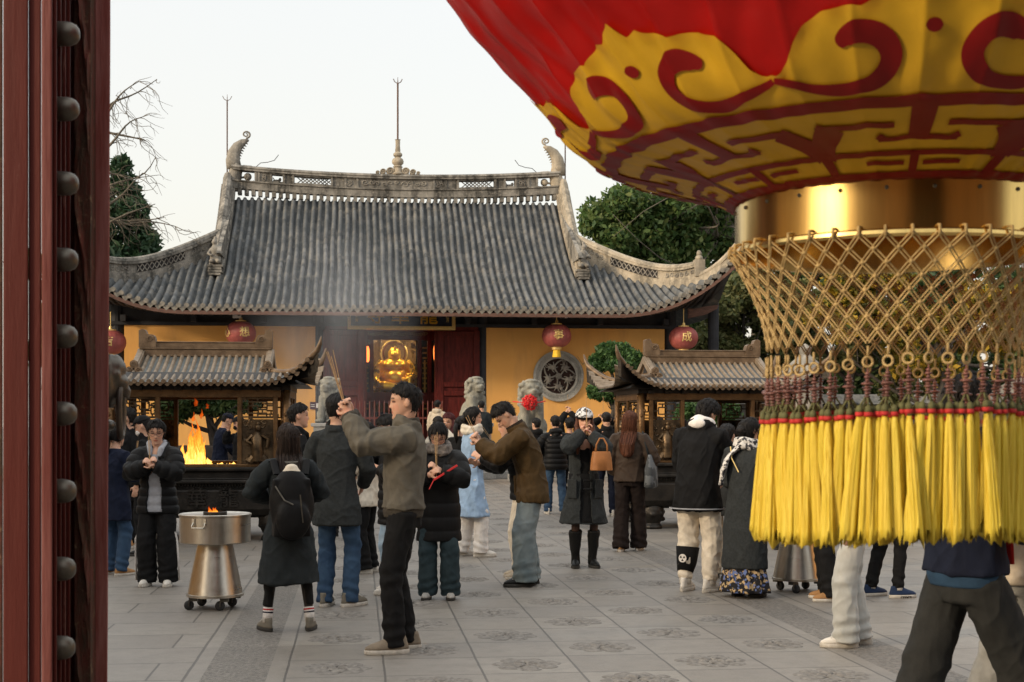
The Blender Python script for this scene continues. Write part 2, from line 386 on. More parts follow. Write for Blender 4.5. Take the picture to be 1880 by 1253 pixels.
tag(g.build('pavement', [MAT['pave'], MAT['relief']], smooth=True), kind='structure')

# ------------------------------------------------------------------ main hall
HX, YF = 1.37, 42.5
def hl(px, py, dy=0.):           # photo pixel on the plane YF+dy -> hall-local coordinates
    p = atY(px, py, YF+dy); return np.array([p[0]-HX, dy, p[2]])
hall = thing('temple_hall', 'ochre walled temple hall under a big grey tiled hip and gable roof', 'temple', (HX, YF, 0))
EY, RY, HW, GW = -2.2, 4.5, 9.67, 5.6
def zs(s): return 4.83+4.14*(.62*s+.38*s*s)
def lift(x, s):
    t = np.clip((np.abs(x)-6)/3.67, 0, 1.1); return 1.5*t**2.4*np.clip(1-s/.62, 0, 1)**1.4
def smax(x): return np.where(np.abs(x) < GW, 1.0, np.clip((HW-np.abs(x))/6.7, .004, 1))
def roof_slope(name, sgn=-1, fine=True):
    per = .224; nrow = int(2*HW/per); xs, zo, kind = [], [], []
    for i in range(nrow):
        x0 = (i-nrow/2+.5)*per
        if fine:
            for a in np.linspace(math.pi, 0, 8): xs.append(x0+.064*math.cos(a)); zo.append(.075*math.sin(a)+.015); kind.append(1)
            for q, d in ((.082, -.02), (.112, -.035), (.142, -.02)): xs.append(x0+q); zo.append(d); kind.append(0)
        else:
            for q, d in ((-.06, 0), (0, .075), (.06, 0), (.112, -.03)): xs.append(x0+q); zo.append(d); kind.append(1)
    xs = np.array(xs); zo = np.array(zo); kind = np.array(kind)
    NSS = 180 if fine else 24
    t = np.linspace(0, 1, NSS)[:, None]
    S = t*smax(xs)[None]; Lg = S*7.95
    rowid = np.floor(xs/per)
    off = zo[None]*np.where(kind[None] == 1, 1+.10*((Lg/.27) % 1.), 1)+np.where(kind[None] == 0, .022*(1-(Lg/.085) % 1.), .0)
    wob = .012*np.sin(rowid*12.9898+Lg*1.7)+.01*np.sin(rowid*4.1+Lg*.6)
    X = np.broadcast_to(xs[None], S.shape)+wob*(1 if fine else 0)
    tl = np.broadcast_to((np.clip((HW-np.abs(xs))/3.67, 0, 1))[None], S.shape)
    sl = 4.27*(.62+.76*S)/6.7; nn = np.sqrt(1+sl**2)
    Yv = EY+6.7*S-.35*(1-np.clip((HW-np.abs(X))/3.2, 0, 1))**2*np.clip(1-S/.5, 0, 1) - off*sl/nn
    Zv = zs(S)+lift(X, S)+off/nn
    if sgn > 0: Yv = 2*RY-Yv
    b = MB(); b.grid(np.stack([X, Yv, Zv], -1), 0, flip=sgn > 0)
    o = b.build(name, MAT['tile'], hall, smooth=True)
    rnd = np.random.default_rng(3); h = np.floor(Lg/.27)*7.13+rowid[None]*3.77
    val = (np.sin(h)*43758.5453) % 1.0
    val = np.where(kind[None] == 1, .25+.75*val, .12*val)
    setcol(o.data, 'tile', np.repeat(val.reshape(-1, 1), 3, 1)); o.data.shade_smooth()
    return nrow, per
nrow, per = roof_slope('roof_front_slope')
roof_slope('roof_back_slope', 1, False)
# side slopes (coarse) and gables
for sg, nm in ((-1, 'roof_side_slope'), (1, 'roof_side_slope')):
    b = MB(); n = 30; G = []
    for u in np.linspace(0, 1, 9):
        row = []
        for v in np.linspace(-1, 1, n):
            ext = 4.07*(1-u); y = RY+v*(RY-EY-4.07*u); s = (HW-(HW-4.07*u))/6.7 if False else 4.07*u/6.7
            yy = RY-EY; vv = abs(y-RY)
            z = zs(s)+1.5*np.clip((vv-(yy-3.67))/3.67, 0, 1.1)**2.4*max(0, 1-s/.62)**1.4
            row.append((sg*(HW-4.07*u), y, z))
        G.append(row)
    b.grid(np.array(G), 0, flip=sg < 0); o = b.build(nm, MAT['tile'], hall)
    setcol(o.data, 'tile', np.full((len(o.data.vertices), 3), .4))
    b = MB(); b.prism([(-4.9+RY, 0), (4.9+RY, 0), (RY+.1, 2.35), (RY-.1, 2.35)], 0, .12, 0, fr=lambda u, v, w_: (sg*(GW-.2+w_), u-0, v+6.6))
    b.build('gable_wall', MAT['ridge'], hall)
# eave: round tile ends, drip triangles, fascia, soffit
b = MB()
for i in range(nrow):
    x0 = (i-nrow/2+.5)*per; zz = zs(0)+float(lift(x0, 0)); yy = EY-.35*(1-min(1, (HW-abs(x0))/3.2))**2
    a = np.linspace(0, 2*math.pi, 12, endpoint=False); jit = random.uniform(-.012, .012)
    b.rings([np.stack([x0+.074*np.cos(a), np.full(12, yy-.06+jit), zz+.045+.07*np.sin(a)], 1), np.stack([x0+.074*np.cos(a), np.full(12, yy+.05), zz+.045+.07*np.sin(a)], 1)], 0)
    x1 = x0+per/2; z1 = zs(0)+float(lift(x1, 0)); y1 = EY-.35*(1-min(1, (HW-abs(x1))/3.2))**2
    b.prism([(-.10, .03), (-.085, -.04), (0, -.125), (.085, -.04), (.10, .03)], -.035, 0, 0, fr=lambda u, v, w_: (x1+u, y1+w_, z1+v-.01))
b.build('tile_ends', MAT['tileend'], hall)
def eave_strip(name, mat, z0, z1, y0, y1, m=None):
    xs = np.linspace(-HW, HW, 61); R_s = []
    for x in xs:
        l = float(lift(x, 0))*.97; dy = -.35*(1-min(1, (HW-abs(x))/3.2))**2
        R_s.append([(x, EY+y0+dy, 4.83+l+z0), (x, EY+y1+dy, 4.83+l+z0), (x, EY+y1+dy, 4.83+l+z1), (x, EY+y0+dy, 4.83+l+z1)])
    q = MB(); q.rings(R_s, 0); q.build(name, mat, hall, auto=30)
eave_strip('eave_fascia', MAT['fascia'], -.20, -.095, -.03, .05)
b = MB(); G = []
for x in np.linspace(-HW, HW, 61):
    dy = -.35*(1-min(1, (HW-abs(x))/3.2))**2; l = float(lift(x, 0))
    G.append([(x, EY+.05+dy, 4.68+l*.97), (x, -1.1, 4.82+l*.5), (x, .15, 5.05+l*.15), (x, .6, 5.5)])
b.grid(np.array(G)); 
for x in np.arange(-9.4, 9.41, .26):
    l = float(lift(x, 0)); dy = -.35*(1-min(1, (HW-abs(x))/3.2))**2
    b.tube([(x, EY+.06+dy, 4.64+l*.97), (x, -1.1, 4.77+l*.5), (x, .1, 4.98+l*.15)], .045, 6)
b.build('eave_soffit', MAT['rafter'], hall)
# walls
zb, zt = .4, 4.46
def xat(px): return float(hl(px, 700)[0])
XL, XR, DL, DR = xat(228), xat(1220), xat(586), xat(886)
b = MB(); b.box(((XL+DL)/2, .2, (zb+zt)/2), (DL-XL, .4, zt-zb)); b.build('wall_panel', MAT['ochre'], hall)
b = MB(); b.box(((XR+DR)/2, .2, (zb+zt)/2), (XR-DR, .4, zt-zb)); b.build('wall_panel', MAT['ochre'], hall)
b = MB()
b.box(((XL+XR)/2, .22, 4.76), (XR-XL+.6, .30, .56)); b.box(((XL+XR)/2, .02, 4.52), (XR-XL+1.4, .16, .1))
for x in (XL-.22, XR+.22, DL-.02, DR+.02): b.tube([(x, .16, zb), (x, .16, 5.1)], .19, 14)
for x in (XL-1.5, XR+1.5): b.tube([(x, -.2, zb), (x, -.2, 5.3)], .17, 14)
b.box((0, 6.5, 2.6), (XR-XL+.2, .2, 5.0)); b.box((XL-.05, 3.4, 2.6), (.2, 6.0, 4.9)); b.box((XR+.05, 3.4, 2.6), (.2, 6.0, 4.9)); b.box((0, 3.4, 5.05), (XR-XL, 6.1, .1))
for x in np.linspace(XL, XR, 9): b.box((x, -.12, 4.66), (.16, .3, .18))
b.build('timber_frame', MAT['darkwood'], hall)
b = MB(); b.box((0, 2.2, .2), (25, 11.6, .4)); b.box((0, -3.75, .1), (6, .35, .2)); b.build('stone_plinth', MAT['granite'], hall, bevel=.02)
# wall bracket in the corner
for sg in (1, -1):
    b = MB(); b.prism([(0, 0), (.55, .12), (.9, .3), (.95, .42), (.6, .38), (.2, .3), (0, .3)], -.05, .05, 0, fr=lambda u, v, w_: (sg*(XR+.5+u), -1.0+w_, 4.72+v)); b.build('corner_bracket', MAT['fascia'], hall, bevel=.01)
# doors: two red leaves standing open flat against the front
for x0, x1 in ((DL+.12, xat(668)), (xat(803), DR-.10)):
    p = MB(); zc0, zc1 = .42, 4.36; w0 = x1-x0; cx = (x0+x1)/2
    p.box((cx, -.02, (zc0+zc1)/2), (w0-.02, .04, zc1-zc0-.02))
    for xx in (x0+.09, x1-.09): p.box((xx, -.06, (zc0+zc1)/2), (.18, .10, zc1-zc0))
    for zz in (zc0+.09, 1.25, 2.45, 2.72, zc1-.09): p.box((cx, -.055, zz), (w0-.36, .09, .15))
    p.build('door_leaf', MAT['redwood'], hall, bevel=.012)
b = MB()
for x in (xat(668), xat(803)): b.box((x, .1, 2.4), (.17, .3, 4.1))
b.box((0, .1, 4.42), (DR-DL-.3, .28, .12)); b.build('door_frame', MAT['redwood'], hall, bevel=.01)
# main ridge
RZ0 = 8.97+.14; RS = .80
def rc(x): return .23*(abs(x)/GW)**2.0
def rstrip(b, x0, x1, z0, z1, y0, y1, m=0):
    n = max(2, int(abs(x1-x0)/.5)+1)
    b.rings([[(x, RY+y0, RZ0+rc(x)+z0*RS), (x, RY+y1, RZ0+rc(x)+z0*RS), (x, RY+y1, RZ0+rc(x)+z1*RS), (x, RY+y0, RZ0+rc(x)+z1*RS)] for x in np.linspace(x0, x1, n)], m)
b = MB(); E_ = GW-.15
rstrip(b, -E_, E_, 0, .30, -.17, .17); rstrip(b, -E_, E_, .30, .35, -.21, .21); rstrip(b, -E_, E_, .76, .82, -.21, .21)
n = 40
for k_, (rad, zc) in enumerate(((.15, .88),)):
    a = np.linspace(0, 2*math.pi, 10, endpoint=False)
    b.rings([np.stack([np.full(10, x), RY+1.25*rad*np.cos(a), RZ0+rc(x)+zc*RS+rad*.62*np.sin(a)], 1) for x in np.linspace(-E_-.05, E_+.05, 30)])
wins = [(-4.2, -3.78), (-3.47, -2.19), (2.02, 3.28), (3.60, 3.98)]
edges_ = [-E_+.75]+[v for w_ in wins for v in w_]+[E_-.75]
for i in range(0, len(edges_), 2): rstrip(b, edges_[i], edges_[i+1], .35, .76, -.13, .13)
for v in edges_+[-1.75, -1.35, 1.2, 1.6, -4.6, 4.4]: rstrip(b, v-.035, v+.035, .352, .758, -.17, .17)
for w_ in wins: rstrip(b, w_[0], w_[1], .352, .42, -.15, .15); rstrip(b, w_[0], w_[1], .70, .758, -.15, .15)
for x in np.arange(-E_, E_, per): b.box((x+per/2*0, RY-.0, RZ0+rc(x)-.09), (.125, .3, .2))
b.build('roof_ridge', MAT['ridge'], hall)
b = MB()
for x0, x1 in (wins[1], wins[2]):
    for q in np.arange(x0-.28, x1+.01, .13):
        for s2 in (1, -1):
            a0, a1 = (q, q+.28) if s2 > 0 else (q+.28, q)
            pa = np.array([a0, RY, RZ0+rc(a0)+.42*RS]); pb = np.array([a1, RY, RZ0+rc(a1)+.70*RS])
            if min(a0, a1) > x0-.02 and max(a0, a1) < x1+.02: b.bar(pa+np.array([0, .02*s2, 0]), pb+np.array([0, .02*s2, 0]), .028, .03)
for x0, x1 in (wins[0], wins[3]):
    cx = (x0+x1)/2; b.sphere((cx-.03, RY, RZ0+rc(cx)+.47*RS), (.13, .06, .05), 10, 6); b.sphere((cx+.08, RY, RZ0+rc(cx)+.53*RS), (.05, .05, .06), 10, 6); b.tube([(cx-.1, RY, RZ0+rc(cx)+.5*RS), (cx-.15, RY, RZ0+rc(cx)+.6*RS)], .02, 6)
b.build('ridge_lattice', MAT['ridge'], hall)
b = MB(); rr = random.Random(5)
def scroll(b, c, r, turns, rad, fr, n=26, a0=0, sg=1):
    P = []
    for t in np.linspace(0, 1, n):
        a = a0+sg*turns*2*math.pi*t; q = r*(1-t*.85); P.append(fr(c[0]+q*math.cos(a), c[1]+q*math.sin(a)))
    b.tube(P, np.linspace(rad, rad*.6, n), 6)
for x in np.arange(-1.1, 1.0, .22):     # carved centre panel
    scroll(b, (x+rr.uniform(-.03, .03), .5+rr.uniform(0, .12)), rr.uniform(.08, .13), 1.3, .022, lambda u, v: (u, RY-.14, RZ0+rc(u)+v*RS), a0=rr.uniform(0, 6), sg=rr.choice((-1, 1)))
for x in (-1.55, 1.4, -4.42, 4.2):
    for k in range(3): scroll(b, (x+rr.uniform(-.06, .06), .47+.07*k), .07, 1., .02, lambda u, v: (u, RY-.14, RZ0+rc(u)+v*RS), a0=rr.uniform(0, 6))
b.build('ridge_carving', MAT['carved'], hall, smooth=True)
# ridge-end dragons with curled tails
def chiwen(sg):
    x0 = sg*(E_-.05); z0 = RZ0+rc(E_); b = MB()
    f = lambda u, v: (x0-sg*u*.9, RY, z0+v*.79)
    # head: open mouth around a pearl
    b.tube([f(-.05, -.1), f(-.02, .35), f(.05, .8), f(.16, 1.0)], [.22, .24, .22, .2], 10, ry=[.16, .17, .16, .15])
    b.tube([f(.1, .16), f(.35, .13), f(.6, .2), f(.72, .33)], [.12, .10, .08, .03], 8)
    b.tube([f(.1, .78), f(.35, .86), f(.6, .86), f(.8, .8)], [.13, .11, .09, .05], 8)
    b.sphere(f(.48, .50), (.13, .13, .13), 12, 8); b.tube([f(.2, .45), f(.45, .5)], .04, 6)
    for k in range(5): b.tube([f(.3+.09*k, .8), f(.3+.09*k, .72)], [.025, .008], 5)
    P = [f(u, v) for u, v in ((-.02, .85), (-.06, 1.2), (-.02, 1.5), (.12, 1.78), (.3, 1.95), (.46, 2.03), (.52, 2.02))]
    b.tube(P, [.25, .235, .21, .17, .12, .06, .03], 10, ry=[.13, .13, .12, .1, .08, .05, .03])
    for k in range(9): 
        t = k/8; u, v = .16+.3*t**1.5, 1.1+.82*t; b.tube([f(u-.04, v), f(u+.03, v-.05)], [.035, .008], 5)
    sp = []
    for t in np.linspace(0, 1, 36):
        a = -1.4+t*9.6; q = .155*(1-t*.8); sp.append(f(.42+q*math.cos(a), 2.28+q*math.sin(a)))
    b.tube([f(.46, 2.03)]+sp, np.linspace(.035, .018, 37), 6)
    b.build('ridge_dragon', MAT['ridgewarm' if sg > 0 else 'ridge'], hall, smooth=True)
    b = MB(); b.tube([f(.75, .9), f(.95, 1.1), f(1.2, 1.13), f(1.45, 1.22), f(1.6, 1.45)], .012, 5); b.build('dragon_whisker', MAT['rafter'], hall)
chiwen(-1); chiwen(1)
# central finial
b = MB(); zc = RZ0+.95*RS
prof = [(.20, 0), (.22, .05), (.16, .09), (.14, .25), (.17, .28), (.12, .32), (.19, .40), (.20, .47), (.17, .55), (.09, .60), (.15, .66), (.15, .72), (.08, .79), (.09, .82), (.075, 1.0), (.08, 1.18), (.10, 1.2), (.02, 1.22)]
b.lathe(prof, 20, (0, RY, zc))
for sg in (-1, 1):
    for k, (u, r) in enumerate(((.26, .13), (.5, .10), (.68, .06))): b.tube([(sg*u, RY-.1, zc+.02+r*.8), (sg*u, RY+.1, zc+.02+r*.8)], r, 12); scroll(b, (sg*u, .02+r*.8), r, 1.6, .02, lambda p, q: (p, RY-.11, zc+q))
b.build('ridge_finial', MAT['ridgewarm'], hall, smooth=True, auto=40)
MAT['rustrod'] = M('rusty_iron', (.12, .07, .05), .8, .3)
def rod(x, y, z0, z1, r):
    b = MB(); b.tube([(x, y, z0), (x, y, z1)], r, 6); b.tube([(x, y, z1-.02), (x, y, z1+.22)], [r*.8, r*.2], 5)
    for sg in (-1, 1): b.tube([(x, y, z1), (x+sg*.10, y, z1+.06), (x+sg*.15, y, z1+.16)], r*.5, 5)
    b.build('lightning_rod', MAT['rustrod'], hall)
rod(0, RY, zc+1.2, 12.95, .03); rod(-E_-.2, RY+.1, RZ0+.2, 12.25, .022); rod(E_+.25, RY+.1, RZ0+.2, 11.8, .022)
# gable ridges (chuiji)
def path_box(b, P, wd, z0, z1, wdir, m=0):
    b.rings([[np.array(p)+np.array(wdir)*sx*wd/2+np.array([0, 0, zz]) for sx, zz in ((-1, z0), (1, z0), (1, z1), (-1, z1))] for p in P], m)
for sg in (-1, 1):
    P = []
    for t in np.linspace(0, 1, 14):
        s = 1-.62*t+.0; P.append((sg*GW, EY+6.7*s, float(zs(s))+.28*(1-t)**3+.0))
    b = MB(); path_box(b, P, .46, -.06, .22, (1, 0, 0)); path_box(b, P, .34, .22, .46, (1, 0, 0))
    pr = [np.array(p)+np.array([0, 0, .5]) for p in P]; b.tube(pr, .15, 8)
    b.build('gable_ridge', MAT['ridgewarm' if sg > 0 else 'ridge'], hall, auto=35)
    pe = np.array(P[-1]); b = MB()
    for k in range(4): b.box(pe+np.array([0, -.18+.02*k, -.02+.085*k]), (.34+.05*(k % 2)+.02*k, .36, .07))
    b.build('statue_stand', MAT['ridge'], hall, bevel=.01)
    b = MB(); q = pe+np.array([0, -.16, .33])
    b.sphere(q+[0, 0, .12], (.17, .15, .17)); b.sphere(q+[0, -.03, .36], (.14, .13, .2)); b.sphere(q+[sg*.02, -.04, .62], (.085, .09, .105)); b.sphere(q+[0, -.02, .74], (.05, .05, .07))
    b.tube([q+[-.12, -.05, .42], q+[-.2, -.12, .26], q+[-.08, -.17, .2]], .05, 6); b.tube([q+[.12, -.05, .42], q+[.2, -.12, .28], q+[.1, -.17, .34]], .05, 6); b.sphere(q+[-.1, -.12, .04], (.08, .12, .07)); b.sphere(q+[.1, -.12, .04], (.08, .12, .07))
    V, F = b.arr(); me = voxel(V, F, .02, 2); link_mesh('roof_guardian', me, MAT['carved'], hall, smooth=True)
    # hip ridge
    P2 = []; 
    for t in np.linspace(0, 1, 34):
        x = GW+.05+(HW-GW)*t; s = (HW-x)/6.7; s = max(s, .0)
        P2.append((sg*x, EY+6.7*max(s, 0)-.3*t**6, float(zs(s)+lift(np.array(x), np.array(s)))+.03))
    P2 = np.array(P2); wd = np.array([sg*.7, .7, 0])
    iw = 27; b = MB()
    path_box(b, P2, .36, -.12, .10, wd); path_box(b, P2[:iw], .30, .10, .17, wd); path_box(b, P2[:iw], .20, .17, .44, wd); path_box(b, P2[:iw], .32, .44, .50, wd)
    b.tube(P2[:iw]+np.array([0, 0, .53]), .12, 8)
    tip = P2[iw-2:].copy(); k = len(tip); tz = np.linspace(0, 1, k); tip[:, 2] += .14+.25*tz**2
    b.tube(tip, np.linspace(.14, .07, k), 8)
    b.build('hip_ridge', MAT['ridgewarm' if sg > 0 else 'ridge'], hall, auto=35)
    b = MB(); off = np.array([-sg*.7, -.7, 0])*.105
    for i in range(8, 18):
        for s2 in (0, 1):
            p0, p1 = P2[i]+off+[0, 0, .2], P2[i+1]+off+[0, 0, .42]
            if s2: p0, p1 = P2[i]+off+[0, 0, .42], P2[i+1]+off+[0, 0, .2]
            b.bar(p0, p1, .025, .03)
    b.build('hip_lattice', MAT['carved'], hall)
    b = MB(); path_box(b, P2[8:19]+off*.93, .03, .19, .43, wd); b.build('hip_panel_shade', MAT['shadow_in'], hall)  # dark box painted as the shade behind the pierced lattice
    b = MB(); rr = random.Random(9+sg)
    for i in list(range(1, 7))+list(range(20, 26)):
        p = P2[i]+off; d = (P2[i+1]-P2[i])/np.linalg.norm(P2[i+1]-P2[i]); scroll(b, (0, 0), .075, 1.2, .02, lambda u, v: p+d*u+np.array([0, 0, .31+v]), a0=rr.uniform(0, 6), n=14)
    b.build('hip_carving', MAT['carved'], hall, smooth=True)
    b = MB(); q = P2[iw-1]+np.array([0, 0, .5]); b.box(q+[0, 0, -.1], (.3, .3, .5)); b.sphere(q+[0, 0, .2], (.12, .12, .1)); b.sphere(q+[0, 0, .34], (.08, .08, .1)); b.build('hip_end_post', MAT['ridgewarm'], hall, smooth=True, auto=40)

# shrine inside the doorway
b = MB(); sx0, sx1 = xat(690), xat(765)
IN = 1.6
def ip(px, py): p = atY(px, py, YF+IN); return p[0]-HX, p[2]
(ax, az), (bx_, bz) = ip(688, 718), ip(764, 628)
for x in (ax-.10, bx_+.10, ax-.42, bx_+.42): b.box((x, IN, 2.4), (.13, .14, 4.0))
b.box(((ax+bx_)/2, IN, bz+.22), (bx_-ax+1.4, .16, .34)); b.box(((ax+bx_)/2, IN, az-.22), (bx_-ax+1.4, .3, .34)); b.box(((ax+bx_)/2, IN+.2, .9), (bx_-ax+1.4, .3, 1.3))
b.build('shrine_frame', MAT['redwood'], hall, bevel=.01)
MAT['darkgilt'] = M('tarnished_gilding', (.20, .12, .035), .45, .7, var=.4, vs=20)
b = MB(); rr = random.Random(2)
for k in range(110):      # carved gilt border of the niche
    side = rr.random(); 
    if side < .3: u, v = ax+rr.uniform(-.03, .15), rr.uniform(az, bz)
    elif side < .6: u, v = bx_-rr.uniform(-.03, .15), rr.uniform(az, bz)
    else: u, v = rr.uniform(ax, bx_), bz-rr.uniform(-.05, .22)*(1-.5*abs(math.sin((0)*1.)))
    if v < az+.55 and abs(u-(ax+bx_)/2) < .45: continue
    scroll(b, (u, v), rr.uniform(.03, .07), 1.2, .013, lambda p, q: (p, IN-.02, q), a0=rr.uniform(0, 6), n=10)
for k in range(26): scroll(b, (ax-.3+k*(bx_-ax+.6)/25, bz+.24), .06, 1.2, .016, lambda p, q: (p, IN-.09, q), a0=k, n=10)
for x in (ax-.27, bx_+.27): b.box((x, IN-.02, 2.95), (.05, .03, 1.15))
for x in (ax-.27, bx_+.27):
    for zz in np.arange(2.0, 4.0, .16): b.box((x, IN+.01, zz), (.14, .02, .05))
b.build('shrine_carving', MAT['darkgilt'], hall, smooth=True, auto=40)
b = MB(); b.box(((ax+bx_)/2, IN+1.5, 3.2), (bx_-ax+.1, .05, 2.6)); b.build('shrine_back', M('gilt_panel', (.22, .13, .04), .5, .3), hall)

# ------------------------------------------------------------------ laughing buddha
def blob_obj(name, fn, vox, mat, parent=None, smooth=3, **kw):
    b = MB(); fn(b); V, F = b.arr(); me = voxel(V, F, vox, smooth); o = link_mesh(name, me, mat, parent, smooth=True, **kw); return o
cx, cz = ip(725, 718); hh = ip(725, 636)[1]-cz; u_ = hh/1.4
def buddha(b):
    S = lambda x, y, z, rx, ry, rz: b.sphere((x*u_, y*u_, z*u_), (rx*u_, ry*u_, rz*u_), 20, 14)
    S(0, .05, .42, .47, .38, .36); S(0, -.12, .40, .36, .30, .27); S(0, 0, .82, .40, .25, .24); S(-.16, -.2, .80, .17, .10, .11); S(.16, -.2, .80, .17, .10, .11)
    S(0, -.05, 1.02, .20, .18, .14)
    S(0, -.10, 1.22, .165, .17, .20); S(0, -.2, 1.13, .14, .10, .09); S(0, -.25, 1.2, .035, .05, .05); S(-.17, -.06, 1.14, .035, .05, .15); S(.17, -.06, 1.14, .035, .05, .15)
    S(-.08, -.24, 1.16, .05, .04, .04); S(.08, -.24, 1.16, .05, .04, .04); S(0, -.23, 1.07, .09, .05, .022)
    for sg in (-1, 1):
        b.tube(np.array([(sg*.36, .0, .9), (sg*.56, -.05, .62), (sg*.6, -.15, .4)])*u_, np.array([.17, .16, .13])*u_, 10)
        b.tube(np.array([(sg*.6, -.15, .4), (sg*.57, -.32, .28), (sg*.45, -.42, .2)] if sg < 0 else [(sg*.6, -.15, .42), (sg*.5, -.35, .45), (sg*.36, -.42, .48)])*u_, np.array([.12, .10, .08])*u_, 10)
        for k in range(5): b.tube(np.array([(sg*(.34+.04*k), -.1-.04*k, .95-.02*k), (sg*(.5+.035*k), -.22, .6), (sg*(.48+.04*k), -.34, .22)])*u_, .028*u_, 6)
    b.tube(np.array([(-.62, -.2, .14), (-.3, -.46, .14), (.1, -.5, .10)])*u_, np.array([.17, .16, .10])*u_, 10)
    b.tube(np.array([(.3, -.3, .55-.3), (.52, -.42, .34), (.45, -.5, .05)])*u_, np.array([.16, .17, .10])*u_, 10)
    S(.3, -.5, .06, .16, .09, .06); S(0, .1, .05, .75, .45, .10)
    for k in range(9): b.tube(np.array([(-.7+.17*k, -.35, .12), (-.66+.17*k, -.42, .03), (-.64+.17*k, -.36, -.04)])*u_, .05*u_, 6)
bud = blob_obj('buddha_statue', buddha, .017, MAT['gold'], smooth=2, loc=(HX+cx, YF+IN+.6, cz+.02))
tag(bud, 'gilded laughing big bellied buddha seated inside the open hall doorway', 'statue')
b = MB(); b.lathe([(.33*u_, -.02), (.36*u_, 0), (.33*u_, .02)], 40, cap=False)
V, F = b.arr(); V = V[:, [0, 2, 1]]; mesh_from('halo', np.concatenate([V]), F, MAT['redwood'], bud, loc=(0, .25*u_, 1.2*u_))
b = MB(); b.lathe([(.40*u_, -.02), (.44*u_, 0), (.40*u_, .02)], 40, cap=False); V, F = b.arr(); mesh_from('halo', V[:, [0, 2, 1]], F, MAT['goldpaint'], bud, loc=(0, .27*u_, 1.2*u_))
# lit red lamps hanging each side of the shrine (lit in the photograph)
MAT['lampglow'] = M('lit_lamp', (.8, .2, .05), .5, emis=((1.0, .20, .035), 2.2))
for px, py, nm in ((674, 650, 'lit orange lamp hanging left of the golden buddha'), (800, 647, 'lit red lamp hanging right of the golden buddha')):
    p = atY(px, py, YF+1.0)
    t = thing('shrine_lamp', nm, 'lamp', (p[0], p[1], p[2]), group='lamps in the shrine')
    b = MB(); b.lathe([(.02, -.26), (.06, -.24), (.075, -.1), (.075, .1), (.05, .22), (.02, .24)], 14); b.build('lamp_shade', MAT['lampglow'], t, smooth=True)
    b = MB(); b.lathe([(.07, .24), (.085, .28), (.03, .36), (.01, .9)], 12); b.lathe([(.02, -.4), (.07, -.3), (.06, -.26)], 12); b.build('lamp_cap', MAT['redwood'], t, smooth=True)
    ld = bpy.data.lights.new('buddha_fill_light', 'POINT'); lo = bpy.data.objects.new('buddha_fill_light', ld); COL.objects.link(lo); ld.energy = 26; ld.color = (1, .76, .42); ld.shadow_soft_size = .12
    lo.parent = t; lo.location = (.42 if px < 700 else -.42, .80, .55)  # fill light moved off the lamp to brighten the statue
# door-front red railing
t = thing('red_railing', 'low red spiked wooden railing in front of the hall doorway', 'railing', (HX, YF-.9, .4))
b = MB(); y0 = 0
xa, xb = atY(652, 740, YF-.9)[0]-HX, atY(812, 740, YF-.9)[0]-HX; zt_ = atY(730, 737, YF-.9)[2]-.4
for x in np.linspace(xa, xb, 19): b.tube([(x, 0, 0), (x, 0, zt_-.06), (x, 0, zt_+.02)], [.022, .022, .006], 8)
b.build('spindles', MAT['redrail'], t)
b = MB()
for zz in (.18, zt_*.72): b.box(((xa+xb)/2, 0, zz), (xb-xa+.1, .05, .06))
b.build('rail', MAT['redrail'], t)

# signboard 
p0 = atY(638, 575, YF-.55); p1 = atY(836, 606, YF-.55); sw = p1[0]-p0[0]; sh = 1.15; zlow = p1[2]
t = thing('signboard', 'dark blue signboard with gold characters and gold frame above the doorway', 'sign', ((p0[0]+p1[0])/2, YF-.55, zlow)); t.rotation_euler = (R_(-8), 0, 0)
b = MB(); b.box((0, .05, sh/2), (sw-.06, .06, sh-.06)); b.build('board', MAT['navy'], t)
b = MB()
for sx in (-1, 1): b.box((sx*(sw/2-.05), .02, sh/2), (.10, .12, sh))
b.box((0, .02, .05), (sw-.2, .118, .10)); b.box((0, .02, sh-.05), (sw-.2, .118, .10)); b.build('frame', MAT['goldpaint'], t, bevel=.01)
for ch, px in (('寺', 690), ('華', 735), ('龍', 787)):
    me = text_mesh(ch, .58, .012); o = link_mesh('character', me, MAT['gold'], t, loc=(atY(px, 590, YF-.6)[0]-(p0[0]+p1[0])/2, .005, .40), rot=(math.pi/2, 0, 0))
for px in (655, 822):
    me = text_mesh('禮\n敬\n三\n寶' if px < 700 else '歲\n次\n春\n月', .10, .004); link_mesh('small_characters', me, MAT['goldpaint'], t, loc=(atY(px, 590, YF-.6)[0]-(p0[0]+p1[0])/2, .008, .42), rot=(math.pi/2, 0, 0))

